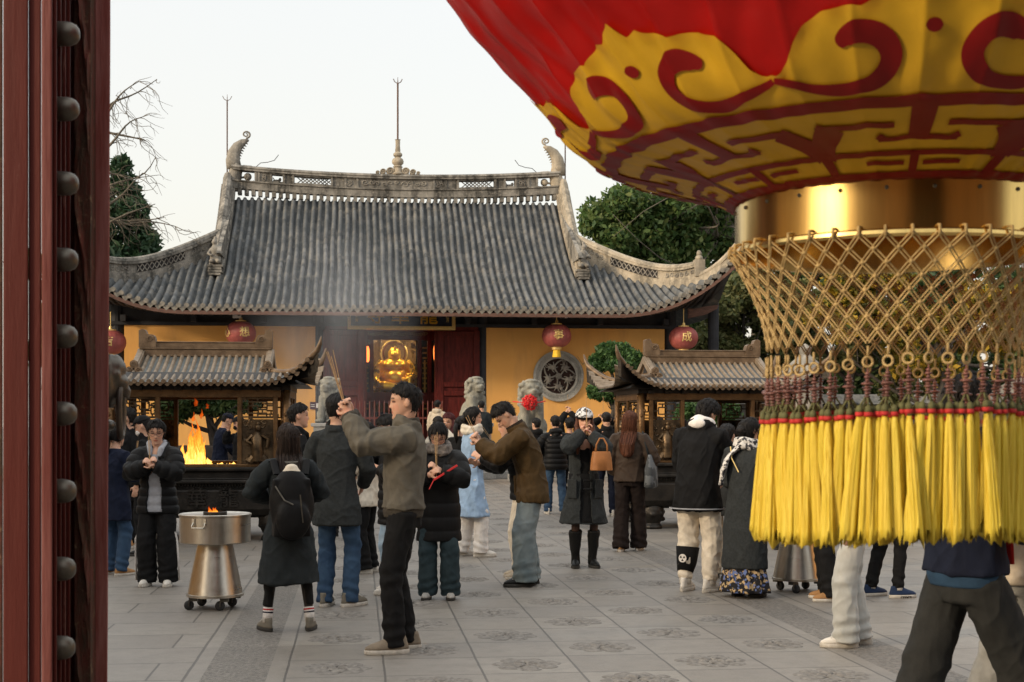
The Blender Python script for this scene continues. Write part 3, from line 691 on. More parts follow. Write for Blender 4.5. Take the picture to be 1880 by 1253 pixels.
# round pierced stone window
p = atY(1025, 691, YF); t = thing('round_stone_window', 'round grey stone window pierced with carved scrollwork in the ochre wall', 'window', (p[0], YF-.005, p[2]))
fr = lambda u, v, y=0.: (u, y, v)
def ring(b, r0, r1, d, n=64):
    prof = [(r0, 0), (r0, -d), (r1, -d), (r1, 0)]; b.lathe([(r, y) for r, y in prof]+[prof[0]], n, cap=False)
b = MB(); q = MB(); ring(q, .70, .78, .09); ring(q, .54, .60, .08); ring(q, .60, .70, .055); V, F = q.arr(); b.add(V[:, [0, 2, 1]], [f[::-1] for f in F])
for k in range(44):
    a = 2*math.pi*k/44; scroll(b, (.65*math.cos(a), .65*math.sin(a)), .035, 1.2, .011, lambda u, v: (u, -.06, v), n=9, a0=a)
b.build('outer_ring', MAT['ringstone'], t, smooth=True, auto=40)
b = MB(); q = MB(); q.lathe([(.55, -.02), (.54, -.02)], 40); b.prism([(.545*math.cos(a), .545*math.sin(a)) for a in np.linspace(0, 2*math.pi, 48, endpoint=False)], -.012, -.006, 0, fr=lambda u, v, w_: (u, w_, v)); b.build('dark_backing', M('window_void_shade', (.02, .008, .006), .9), t)  # near-black disc painted as the shade behind the tracery
b = MB(); rr = random.Random(11)
b.sphere((0, -.05, 0), (.10, .05, .10)); 
for k in range(5):
    a = 2*math.pi*k/5+.3; 
    P = [(r*math.cos(a+.5*math.sin(r*7)), -.045, r*math.sin(a+.5*math.sin(r*7))) for r in np.linspace(.05, .52, 12)]; b.tube(P, .026, 7)
    a2 = a+.63; c = (.33*math.cos(a2), .33*math.sin(a2))
    b.sphere((c[0], -.05, c[1]), (.12, .045, .075), 12, 8, R=np.array(Euler((0, rr.uniform(-1, 1), 0)).to_matrix())); b.sphere((c[0]+.1*math.cos(a2+1), -.06, c[1]+.1*math.sin(a2+1)), (.05, .045, .05), 10, 8)
    for j in range(5): b.tube([(c[0], -.05, c[1]), (c[0]+.10*math.cos(a2+j*1.3), -.045, c[1]+.10*math.sin(a2+j*1.3)), (c[0]+.17*math.cos(a2+.3+j*1.3), -.045, c[1]+.17*math.sin(a2+.3+j*1.3))], [.03, .022, .014], 6)
    scroll(b, (.47*math.cos(a2+.25), .47*math.sin(a2+.25)), .06, 1.3, .017, lambda u, v: (u, -.045, v), n=14, a0=a)
b.build('carved_tracery', MAT['carved'], t, smooth=True)

# small hanging wall lanterns
MAT['lanternred'] = M('faded_red_silk', (.34, .085, .075), .55, var=.2, vs=4, trans=.15)
MAT['yellowtassel'] = M('yellow_fringe', (.75, .46, .03), .7, var=.2, vs=40)
LGRP = 'small red lanterns hanging under the hall eave'
for px, py, chs, lab in ((442, 612, ('想', '心'), 'small red lantern above the roof of the flaming left burner'), (1022, 617, ('事',), 'small red lantern with yellow fringe hanging over the round stone window'), (1255, 621, ('成',), 'small red lantern just above the ridge of the right bronze burner'), (203, 629, ('吉',), 'small red lantern partly hidden by the red gate door')):
    Yl = YF-1.35; p = atY(px, py, Yl); t = thing('red_lantern', lab, 'lantern', p, group=LGRP)
    rx, rz = .445, .335; a = np.linspace(-1.25, 1.25, 14); prof = [(rx*math.cos(v)**.8, rz*math.sin(v)/math.sin(1.25)) for v in a]
    b = MB(); b.lathe(prof, 64, wob=lambda an, pr: (1-.035*np.abs(np.sin(an*9)))[None]*np.ones((len(pr), 1))); b.build('shade', MAT['lanternred'], t, smooth=True)
    b = MB(); b.lathe([(.16, rz-.02), (.16, rz+.03), (.05, rz+.05), (.04, rz+.12), (.012, rz+.13), (.012, rz+.55)], 16); b.lathe([(.14, -rz-.08), (.15, -rz-.02), (.15, -rz+.02)], 16); b.build('cap', MAT['goldpaint'], t, smooth=True, auto=40)
    b = MB(); b.lathe([(.10, -rz-.06), (.13, -rz-.3)], 28, wob=lambda an, pr: (1-.08*np.abs(np.sin(an*12)))[None]*np.ones((len(pr), 1))); b.build('fringe', MAT['yellowtassel'], t)
    for ci, ch in enumerate(chs):
        me = text_mesh(ch, .32, .006); V = getv(me); ang0 = (0.35 if ci == 0 else -1.0) if len(chs) > 1 else 0.
        th = ang0-.0+V[:, 0]/rx; rr_ = rx*np.sqrt(np.clip(1-(V[:, 1]/(rz*1.06))**2, .1, 1))+.008+V[:, 2]; setv(me, np.stack([rr_*np.sin(th), -rr_*np.cos(th), V[:, 1]], 1)); link_mesh('character', me, MAT['goldpaint'], t)
# floodlights under the eave
for px, lab in ((435, 'white floodlight under the eave over the left wall'), (1035, 'white floodlight under the eave over the right wall')):
    p = atY(px, 580, YF-1.5); t = thing('floodlight', lab, 'floodlight', p, group='floodlights under the eave')
    b = MB(); b.box((0, 0, 0), (.24, .10, .14)); b.build('housing', MAT['whitebox'], t, bevel=.015)
    b = MB(); b.bar((0, .05, .03), (0, .05, .30), .03, .03); b.build('bracket', MAT['rafter'], t)
p = atY(579, 745, YF-.02); t = thing('wall_notice', 'small dark notice plate on the ochre wall left of the doorway', 'notice', (p[0], YF-.03, p[2]))
b = MB(); b.box((0, 0, 0), (.32, .02, .22)); b.build('plate', M('notice_purple', (.05, .015, .03), .5), t); b = MB(); b.box((.07, -.013, .0), (.1, .004, .14)); b.box((-.08, -.013, .03), (.12, .004, .02)); b.box((-.08, -.013, -.03), (.12, .004, .02)); b.build('print', MAT['whitebox'], t)
# ------------------------------------------------------------------ the gate the camera looks out of: gate hall behind, door leaf at the left
MAT['gatewall'] = M('gate_plaster', (.30, .14, .05), .85, var=.2, vs=1.5)
gt = thing('gate_hall', 'entrance gate hall unseen behind the viewer, set there to shade the courtyard', 'gate', (1.4, -8, 0))  # unseen building put behind the viewer to darken the courtyard
b = MB()
b.box((-9.6, -2, 3), (14, 5, 6)); b.box((9.6, -2, 3), (14, 5, 6)); b.box((0, -2, 5.6), (5.2, 5, .8)); b.box((0, -6, 3), (33, .3, 6))
b.build('wall', MAT['gatewall'], gt)
b = MB(); b.prism([(-5.2, 5.9), (0, 9.6), (5.2, 5.9), (5.2, 5.7), (-5.2, 5.7)], -18, 18, 0, fr=lambda u, v, w_: (w_, u-3.2, v)); b.build('roof', MAT['tileend'], gt)

def weathered_red():
    m, b, x, oc = newmat('weathered_red_door', .6, .12)
    n1 = x.noise(x.map(oc, (9, 9, 1.1)), 1.6, 9, .72); n2 = x.noise(x.map(oc, (30, 30, 2)), 1., 5); n3 = x.noise(oc, 5, 8, .7)
    c = x.mix(n2, (.055, .011, .009), (.10, .022, .017))
    c = x.mix(x.ramp(n1, [(.60, 0.), (.70, .55)]), c, (.30, .20, .16))
    c = x.mix(x.ramp(n3, [(.60, 0.), (.72, .7)]), c, (.035, .015, .012))
    x.t.links.new(c, b.inputs['Base Color']); x.t.links.new(x.bump(n1, .35, .02, x.bump(n2, .2, .01)), b.inputs['Normal']); return m
MAT['door'] = weathered_red()
def old_edge():
    m, b, x, oc = newmat('rotten_door_edge', .85, .2)
    n1 = x.noise(x.map(oc, (14, 14, 4)), 1.4, 9, .75); n2 = x.noise(oc, 16, 8, .7)
    c = x.mix(x.ramp(n1, [(.35, 0.), (.6, 1.)]), (.17, .045, .035), (.09, .065, .045))
    c = x.mix(x.ramp(n2, [(.58, 0.), (.7, .8)]), c, (.34, .24, .14))
    x.t.links.new(c, b.inputs['Base Color']); x.t.links.new(x.bump(n1, 1., .05), b.inputs['Normal']); return m
MAT['dooredge'] = old_edge()
MAT['edgeplank'] = M('lit_worn_red_plank', (.10, .024, .020), .6, spec=.12, var=.3, vs=3, col2=(.17, .065, .058), stretch=(8, 8, .8), bump=.3, bs=14, ramp=(.35, .7))  # paler than the door: light on this edge is put into the colour
MAT['stud'] = M('dark_bronze_stud', (.06, .055, .047), .42, .6, var=.4, vs=12, col2=(.12, .11, .09))
door = thing('gate_door', 'open red wooden gate door with a column of bronze studs at the left', 'gate door', (-1.5, 4.8, 0))
dx, dy = -1.5, 4.8
def dp(px, D): p = atD(px, 778, D); return p[0]-dx, p[1]-dy
def slab(name, corners, mat, z0=-.0, z1=4.2, bev=.006, parent=door):
    b = MB(); b.prism(corners, z0, z1); return b.build(name, mat, parent, bevel=bev)
D0 = 4.55
A, B_, C_ = dp(4, D0), dp(75, D0), dp(95, D0+.02)
slab('stile', [dp(6, D0), dp(52, D0), dp(52, D0+.9), dp(6, D0+.9)], MAT['door'])
slab('stile_rebate', [dp(52.5, D0+.012), dp(76, D0+.012), dp(70, D0+.9), dp(52.5, D0+.9)], MAT['door'])
slab('stile_edge', [dp(76.5, D0-.01), dp(96, D0-.01), dp(94, D0+.5), dp(76.5, D0+.5)], MAT['edgeplank'])
slab('jamb_shadow', [dp(-60, D0+.05), dp(5, D0+.05), dp(5, D0+.6), dp(-60, D0+.6)], MAT['dooredge'])
# grooved stud face running away from the viewer
n = 5
for k in range(n):
    d0, d1 = D0+.02+k*.17, D0+.02+(k+1)*.17-.012
    x0 = 97+k*8.2; slab('face_board', [dp(x0, d0), dp(x0+7.0, d0), dp(x0+7.6, d1), dp(x0-8, d1)], MAT['door'], bev=.004)
sD = D0+.16
for py in (62, 200, 337, 477, 618, 760, 902, 1045, 1190):
    off = (62-py)*.0075 
    p = atD(95+off, py, sD); b = MB(); r = .041
    prof = [(r*1.0, 0), (r*1.0, .05), (r*.94, .066), (r*.76, .081), (r*.46, .09), (.002, .093)]
    b.lathe(prof, 20); V, F = b.arr(); V = V[:, [2, 1, 0]]*np.array([1, 1, -1]); mesh_from('stud', V, F, MAT['stud'], door, smooth=True, loc=(p[0]-dx, p[1]-dy, p[2]))
# rough weathered meeting edge
b = MB(); zz = np.linspace(0, 4.2, 90); e0, e1 = dp(137, D0+.62), dp(166, D0+.62); G = []
for z in zz:
    row = []
    for t in np.linspace(0, 1, 8):
        j = .022*math.sin(z*7+t*5)+.018*math.sin(z*23+t*9)+random.uniform(-.012, .012); row.append((e0[0]+(e1[0]-e0[0])*t, e0[1]+j*(1 if 0 < t < 1 else 0), z))
    G.append(row)
b.grid(np.array(G)); b.prism([e0, e1, (e1[0], e1[1]+.3), (e0[0], e0[1]+.3)], 0, 4.2); b.build('rotten_edge', MAT['dooredge'], door, smooth=False)
b = MB(); zz = np.linspace(0, 4.2, 40); RR = []
for z in zz:
    j = .004*math.sin(z*3)+.003*math.sin(z*9); top = (203.5-(1.53+0-z)*-0) ; px1 = 196+ (z/4.2)*9.; px0 = 166+random.uniform(-.8, .8)
    if z < .12: px1 += 6
    q0, q1 = dp(px0, D0+.72), dp(px1, D0+.72); q2 = dp(px1-1.0, D0+.86); RR.append([(q0[0], q0[1]+j, z), (q1[0], q1[1]+j, z), (q2[0], q2[1], z), (q0[0]-.02, q2[1], z)])
b.rings(RR); b.build('end_plank', M('worn_red_plank_brightened', (.19, .055, .046), .65, spec=.15, var=.3, vs=3, col2=(.34, .165, .15), stretch=(8, 8, .8), bump=.3, bs=14, ramp=(.35, .72)), door, bevel=.006)  # worn plank colour raised to make up for the shade here
slab('back_face', [dp(150, D0+1.0), dp(190, D0+.95), dp(192, D0+1.35), dp(150, D0+1.35)], MAT['door'])
# beast head knocker
kb = lambda u, v, w_=0: None
kp = atD(203, 700, D0+.98); kx = np.array([kp[0]-dx, kp[1]-dy, kp[2]])
b = MB(); s_ = .00195
def kk(px, py, d=0): return np.array([(px-203)*s_, d, (700-py)*s_])
b.sphere(kk(204, 700), (.03, .09, .11), 14, 10); b.sphere(kk(214, 675), (.04, .06, .045)); b.tube([kk(205, 655), kk(214, 662), kk(228, 680)], [.028, .03, .012], 8)
b.sphere(kk(222, 702), (.035, .05, .032)); b.sphere(kk(212, 722), (.03, .05, .04)); b.tube([kk(205, 735), kk(208, 745)], .03, 8); b.sphere(kk(218, 688, -.05), (.02, .02, .02))
b.tube([kk(216, 708), kk(230, 710), kk(236, 720), kk(231, 733)], [.02, .018, .018, .02], 8)
V, F = b.arr(); link_mesh('knocker_head', voxel(V, F, .007, 2), MAT['stud'], door, smooth=True, loc=kx)
b = MB(); P = []
for a in np.linspace(0, 2*math.pi, 26): P.append(kk(224, 760)+np.array([0, .05*math.sin(a), .105*math.cos(a)]))
b.tube(P, .013, 8); b.build('knocker_ring', MAT['stud'], door, smooth=True, loc=kx)
b = MB(); b.sphere(kk(201, 790), (.022, .05, .022)); b.build('knocker_plate', MAT['stud'], door, smooth=True, loc=kx)

# ------------------------------------------------------------------ the big foreground lantern
LC = atD(1643, 778, 4.2); LC[2] = 0
LPROF = np.array([(.478, 2.194), (.553, 2.233), (.681, 2.281), (.827, 2.29), (.958, 2.35), (1.037, 2.455), (1.105, 2.571), (1.232, 2.663), (1.32, 2.784), (1.479, 3.002), (1.554, 3.309), (1.597, 3.485), (1.55, 3.8), (1.38, 4.1), (1.1, 4.4), (.7, 4.6), (.45, 4.65)])
LARC = np.concatenate([[0], np.cumsum(np.hypot(*np.diff(LPROF, axis=0).T))])
NRIB = 40
def lsurf(th, s, off=0.):
    th = np.asarray(th, float); s = np.asarray(s, float)
    r = np.interp(s, LARC, LPROF[:, 0]); z = np.interp(s, LARC, LPROF[:, 1])
    r = r*(1-.017*np.abs(np.sin(th*NRIB/2))**.7)+.005*np.sin(th*57+s*9)*np.sin(s*14+th*5)+.004*np.sin(s*33+3*np.sin(th*13))*np.sin(th*31+s*6)
    s2 = s+.01; dr = np.interp(s2, LARC, LPROF[:, 0])-np.interp(s, LARC, LPROF[:, 0]); dz = np.interp(s2, LARC, LPROF[:, 1])-np.interp(s, LARC, LPROF[:, 1])
    l = np.hypot(dr, dz)+1e-9; nr, nz = dz/l, -dr/l
    r = r+off*nr; z = z+off*nz
    return np.stack([r*np.sin(th), -r*np.cos(th), z], -1)
# smooth the profile
_s = np.linspace(0, LARC[-1], 200); _r = np.interp(_s, LARC, LPROF[:, 0]); _z = np.interp(_s, LARC, LPROF[:, 1])
for _ in range(60): _r[1:-1] = .5*_r[1:-1]+.25*(_r[2:]+_r[:-2]); _z[1:-1] = .5*_z[1:-1]+.25*(_z[2:]+_z[:-2])
LPROF = np.stack([_r, _z], 1); LARC = np.concatenate([[0], np.cumsum(np.hypot(*np.diff(LPROF, axis=0).T))])
def silk(name, col, var):
    m = M(name, col, .42, var=var, vs=2.5, bump=.35, bs=7, spec=.35, trans=.30); return m
MAT['redsilk'] = silk('red_silk', (.38, .004, .003), .15)
MAT['redprint'] = silk('dark_red_print', (.21, .003, .003), .12)
MAT['yelsilk'] = silk('yellow_silk', (.66, .40, .022), .12)
MAT['brass'] = M('polished_brass', (.72, .50, .18), .2, 1.0, var=.12, vs=3, stretch=(10, 10, .6))
big = thing('giant_lantern', 'giant red and yellow silk lantern with yellow tassels hanging close to the viewer', 'lantern', LC)
b = MB()
th = np.linspace(0, 2*math.pi, 641); ss = np.linspace(0, LARC[-1], 110)
b.grid(lsurf(th[None].repeat(110, 0), ss[:, None].repeat(641, 1)), 0, flip=True)
MD = R_(45); TH0 = R_(-16.8)
# yellow border, scalloped (arc length of the edge as a function of the angle from the motif axis)
ex = [0, .8, 1.7, 3.5, 5.5, 8, 10.5, 13, 15.2, 16.6, 17.3, 17.4, 17.0, 15.6]
def warp_s(s): return np.interp(s, [0, .043, .196, .285, .427, .475, .56, .66, .8], [0, .02, .124, .214, .378, .43, .526, .622, .762])
def edge_s(d):        # d in degrees from motif axis (0..22.5)
    return np.interp(abs(d), [0, 1.2, 2.2, 4, 7, 9, 11, 14, 16.5, 18.3, 19.6, 20.8, 21.6, 22.5], [.80, .77, .745, .757, .735, .715, .718, .712, .685, .64, .59, .565, .56, .565])
thd = np.linspace(0, 2*math.pi, 1153)
dd = (np.degrees(thd-TH0)+22.5) % 45-22.5
es = warp_s(np.array([edge_s(d) for d in dd]))
tt = np.linspace(0, 1, 26)[:, None]
b.grid(lsurf(thd[None].repeat(26, 0), .012+tt*(es[None]-.012), .006+.008*np.sin(thd*40)[None]**2*(tt > .96)), 1, flip=True)
def ribbon(P, wds, off=.011, m=2):
    P = np.array(P, float); P[:, 1] = warp_s(P[:, 1])     # (deg, s) in metric-ish space: scale deg by ~.0195 m
    Q = P.copy(); Q[:, 0] *= .0195; T = np.gradient(Q, axis=0); T /= np.linalg.norm(T, axis=1)[:, None]+1e-9; Nn = np.stack([-T[:, 1], T[:, 0]], 1)
    wds = np.broadcast_to(wds, (len(P),))
    for k in range(8):
        rows = []
        for s_ in np.linspace(-1, 1, 5):
            q = Q+Nn*(wds*s_/2)[:, None]; rows.append(lsurf(TH0+k*MD+np.radians(q[:, 0]/.0195), q[:, 1], off))
        b.grid(np.array(rows), m)
def dens(P, n=10):
    P = np.array(P, float); return np.concatenate([np.linspace(P[i], P[i+1], n, endpoint=False) for i in range(len(P)-1)]+[P[-1:]])
def spl(P, n=60):
    P = np.array(P, float); t = np.linspace(0, len(P)-1, n); out = []
    for q in t:
        i = min(int(q), len(P)-2); f = q-i; p0, p1, p2, p3 = P[max(i-1, 0)], P[i], P[i+1], P[min(i+2, len(P)-1)]
        out.append(.5*((2*p1)+(-p0+p2)*f+(2*p0-5*p1+4*p2-p3)*f*f+(-p0+3*p1-3*p2+p3)*f**3))
    return np.array(out)
for sg in (-1, 1):
    # cloud scroll: comma shaped red stroke
    P = spl([(sg*22.4, .548), (sg*17.5, .517), (sg*13, .503), (sg*8.5, .512), (sg*6.0, .548), (sg*5.4, .592), (sg*6.6, .634), (sg*9, .652), (sg*11.3, .638), (sg*12.0, .617)])
    ribbon(P, np.interp(np.linspace(0, 1, 60), [0, .2, .55, .8, .93, 1], [.018, .04, .058, .062, .045, .01]), .011)
    # key fret
    ribbon(dens([(0, .285), (sg*8.5, .275)]), .026); ribbon(dens([(sg*8.5, .272), (sg*7.2, .300)]), .03)
    ribbon(dens([(sg*5, .352), (sg*15.5, .352), (sg*20, .352)]), .030); ribbon(dens([(sg*17.0, .352), (sg*20.2, .28), (sg*22.5, .20)]), .10)
    ribbon(dens([(0, .20), (sg*22.6, .20)]), .026); ribbon(dens([(sg*12.5, .135), (sg*2.5, .13)]), .020)
    ribbon(dens([(sg*22.4, .21), (sg*22.4, .05)]), .05)
ribbon(dens([(0, .45), (0, .285)]), .085, .0115); ribbon(dens([(0, .205), (0, .06)]), .045, .0118)
ribbon(dens([(-22.6, .451), (22.6, .451)], 60), .046, .0112); ribbon(dens([(-22.6, .03), (22.6, .03)], 60), .05, .0114)
a = np.linspace(0, 2*math.pi, 14)
ribbon([(x_, .655) for x_ in np.linspace(-1.1, 1.1, 9)], .036*np.sqrt(np.clip(1-np.linspace(-1, 1, 9)**2, .02, 1)), .0115)
b.build('shade', [MAT['redsilk'], MAT['yelsilk'], MAT['redprint']], big, smooth=True)
b = MB()
b.lathe([(.470, 2.205), (.476, 2.20), (.476, 2.055), (.484, 2.050), (.486, 2.040), (.480, 2.032), (.470, 2.034), (.466, 2.05), (.466, 2.20)], 128, cap=False); b.build('brass_collar', MAT['brass'], big, smooth=True, auto=40)
b = MB()
for k in range(24):
    a = 2*math.pi*k/24+.1; b.sphere((.477*math.cos(a), .477*math.sin(a), 2.165), .006, 8, 5)
b.build('rivets', MAT['stud'], big)
# knotted cord net
MAT['cord'] = M('gold_cord', (.40, .285, .125), .6, var=.25, vs=30, bump=.4, bs=250)
MAT['bead'] = M('brown_bead', (.16, .07, .06), .4, var=.4, vs=30)
MAT['greenthread'] = M('olive_thread', (.10, .10, .04), .8)
MAT['redthread'] = M('red_thread', (.40, .02, .02), .7)
NN = 44; LV = 8
NZ0, NZ1 = 2.04, 1.755
def netp(i, l):
    t = l/LV; a = 2*math.pi*(i+(.5 if l % 2 else 0))/NN; r = .490-(.490-.38)*(1-(1-t)**1.7); return np.array([r*math.sin(a), -r*math.cos(a), NZ0+(NZ1-NZ0)*t])
b = MB()
for i in range(NN):
    p = netp(i, 0); q = p*np.array([1, 1, 0]); q = q/np.linalg.norm(q); b.tube([p+q*.004+[0, 0, -.006], p+q*.004+[0, 0, .02], p*np.array([.965, .965, 1])+[0, 0, .022]], .0045, 5)
    for l in range(LV):
        p0 = netp(i, l)
        for j in ((i, i+1) if l % 2 else (i-1, i)):
            p1 = netp(j, l+1); d = (p1-p0); t_ = np.cross(d, [p0[0], p0[1], 0]); t_ /= np.linalg.norm(t_)
            for s_ in (-1, 1): b.tube([p0+t_*.0045*s_, p1+t_*.0045*s_], .0025, 5, cap=False)
        if l: b.sphere(p0, (.0068, .0068, .006), 8, 6)
b.build('cord_net', MAT['cord'], big, smooth=True)
NT_ = 44
def strand_mesh(seed):
    rr = np.random.default_rng(seed); b = MB(); n = 40
    zs_ = np.linspace(0, 1, 16); rows = []
    a = np.linspace(0, 2*math.pi, n, endpoint=False); gro = rr.normal(0, .10, n); gro = gro+.5*np.roll(gro, 1)
    lx, ly = rr.normal(0, .006, 2)
    for t in zs_:
        r = .0065+.004*min(1, t*8)+.0115*t**.8; w_ = 1+gro*min(1, t*3)+.12*np.sin(a*5+seed)*t
        dz = rr.normal(0, .013, n)*(t > .99)
        rows.append(np.stack([r*w_*np.cos(a)+lx*t*2, r*w_*np.sin(a)*.9+ly*t*2, -.335*t+dz], 1))
    b.rings(rows); return b
smeshes = []
for k in range(9):
    V, F = strand_mesh(k).arr(); smeshes.append((V, F))
def tasselmat():
    m, b, x, oc = newmat('yellow_silk_tassel', .5, .3)
    n1 = x.noise(x.map(oc, (260, 260, 3)), 1., 4); n2 = x.noise(x.map(oc, (30, 30, 3)), 1., 3)
    c = x.mix(x.ramp(n1, [(.35, 0.), (.65, 1.)]), (.62, .42, .02), (.95, .76, .13)); c = x.mix(x.ramp(n2, [(.4, 0.), (.7, .5)]), c, (.72, .62, .06))
    x.t.links.new(c, b.inputs['Base Color']); x.t.links.new(x.bump(n1, .6, .004), b.inputs['Normal'])
    tr = x.t.nodes.new('ShaderNodeBsdfTranslucent'); x.t.links.new(c, tr.inputs['Color']); ms = x.t.nodes.new('ShaderNodeMixShader'); ms.inputs[0].default_value = .3
    x.t.links.new(b.outputs[0], ms.inputs[1]); x.t.links.new(tr.outputs[0], ms.inputs[2]); x.t.links.new(ms.outputs[0], x.t.nodes['Material Output'].inputs[0]); return m
MAT['tassel'] = tasselmat()
mvar = []
for k in range(4):      # four slightly different tassel builds
    rr = random.Random(k); sk = MB(); 
    for j, (ox, oy) in enumerate(((-.021, 0), (.021, .004), (0, -.013))):
        V, F = smeshes[(k*3+j) % 9]; V = V.copy(); V[:, :2] += V[:, 2:3]*0+np.array([[ox, oy]])*(1+.35*(-V[:, 2:3]/.335)); V[:, 2] += -.135+rr.uniform(-.008, .008); sk.add(V, F)
    sk = sk.arr()
    bd = MB(); z = -.012
    bd.tube([(0, 0, 0), (0, 0, -.10)], .0022, 5)
    for (r, h) in ((.007, .008), (.010, .007), (.006, .008), (.018, .008), (.008, .006), (.011, .008), (.007, .008), (.009, .006)): bd.sphere((0, 0, z-h*.6), (r, r, h*.62), 10, 6); z -= h*1.22
    bd = bd.arr(); th_ = MB()
    for ox, oy in ((-.021, 0), (.021, .004), (0, -.013)):
        th_.tube([(0, 0, -.075), (ox, oy, -.108)], .003, 5, 0); th_.lathe([(.004, -.104), (.009, -.11), (.011, -.124)], 10, (ox, oy, 0), 0); th_.lathe([(.012, -.124), (.0125, -.130), (.012, -.136)], 10, (ox, oy, 0), 1)
    mvar.append((sk, bd, th_))
mm = []
for k, (sk, bd, th_) in enumerate(mvar):
    def mk(V, F, mats, mi=None):
        me = bpy.data.meshes.new('tassel_part'); me.from_pydata(V.tolist(), [], F); [me.materials.append(q) for q in mats]
        me.polygons.foreach_set('use_smooth', np.ones(len(me.polygons), dtype=bool))
        if mi: me.polygons.foreach_set('material_index', mi)
        me.update(); return me
    V2, F2 = th_.arr(); rg = MB(); rg.tube([(.014*math.cos(a), 0, .014*math.sin(a)) for a in np.linspace(0, 2*math.pi, 17)], .004, 7); rg.tube([(0, 0, .016), (0, 0, .045)], .004, 6); V3, F3 = rg.arr()
    mm.append((mk(*sk, [MAT['tassel']]), mk(*bd, [MAT['bead']]), mk(V2, F2, [MAT['greenthread'], MAT['redthread']], th_.M), mk(V3, F3, [MAT['cord']])))
rr = random.Random(4)
for k in range(NT_):
    a = 2*math.pi*(k+.5)/NT_; l = LV; p = netp(k, LV); sk, bd, tm, rm = mm[k % 4]
    dz = .016*math.sin(a*2+1)+rr.uniform(-.004, .004)
    tz = bpy.data.objects.new('tassel', sk); COL.objects.link(tz); tz.parent = big; tz.location = (p[0], p[1], p[2]-.074+dz); tz.rotation_euler = (rr.uniform(-.03, .03), rr.uniform(-.03, .03), a+rr.uniform(-.5, .5))
    for nm, me in (('bead_string', bd), ('thread_cap', tm)):
        o = bpy.data.objects.new(nm, me); COL.objects.link(o); o.parent = tz
    o = bpy.data.objects.new('ring', rm); COL.objects.link(o); o.parent = tz; o.location = (0, 0, .016)
b = MB(); b.lathe([(.45, 4.64), (.45, 4.85), (.02, 4.9), (.02, 5.25)], 40); b.build('top_cap', MAT['brass'], big, smooth=True, auto=40)
# ------------------------------------------------------------------ bronze incense burners with little roofs
def bronze(name, c1, c2, rough=.5, metal=.6): return M(name, c1, rough, metal, vs=7, col2=c2, bump=.4, bs=35)
MAT['bronze'] = bronze('dark_bronze', (.012, .011, .010), (.035, .030, .025), .45, .55)
MAT['bronzewarm'] = bronze('warm_bronze', (.085, .045, .018), (.17, .095, .04), .45, .6)
MAT['bronzerelief'] = bronze('relief_bronze', (.035, .024, .014), (.13, .085, .045), .42, .7)
MAT['burnerroof'] = M('burner_roof_bronze', (.15, .115, .08), .55, .25, vs=9, col2=(.26, .205, .15), bump=.3, bs=40)
MAT['burnerpan'] = M('burner_roof_pan', (.075, .085, .085), .6, .2, vs=7, col2=(.14, .15, .145))  # darker, cooler colour in the troughs between the ribs
MAT['burnertrim'] = M('burner_trim_bronze', (.10, .065, .038), .5, .4, vs=9, col2=(.19, .13, .08), bump=.3, bs=40)
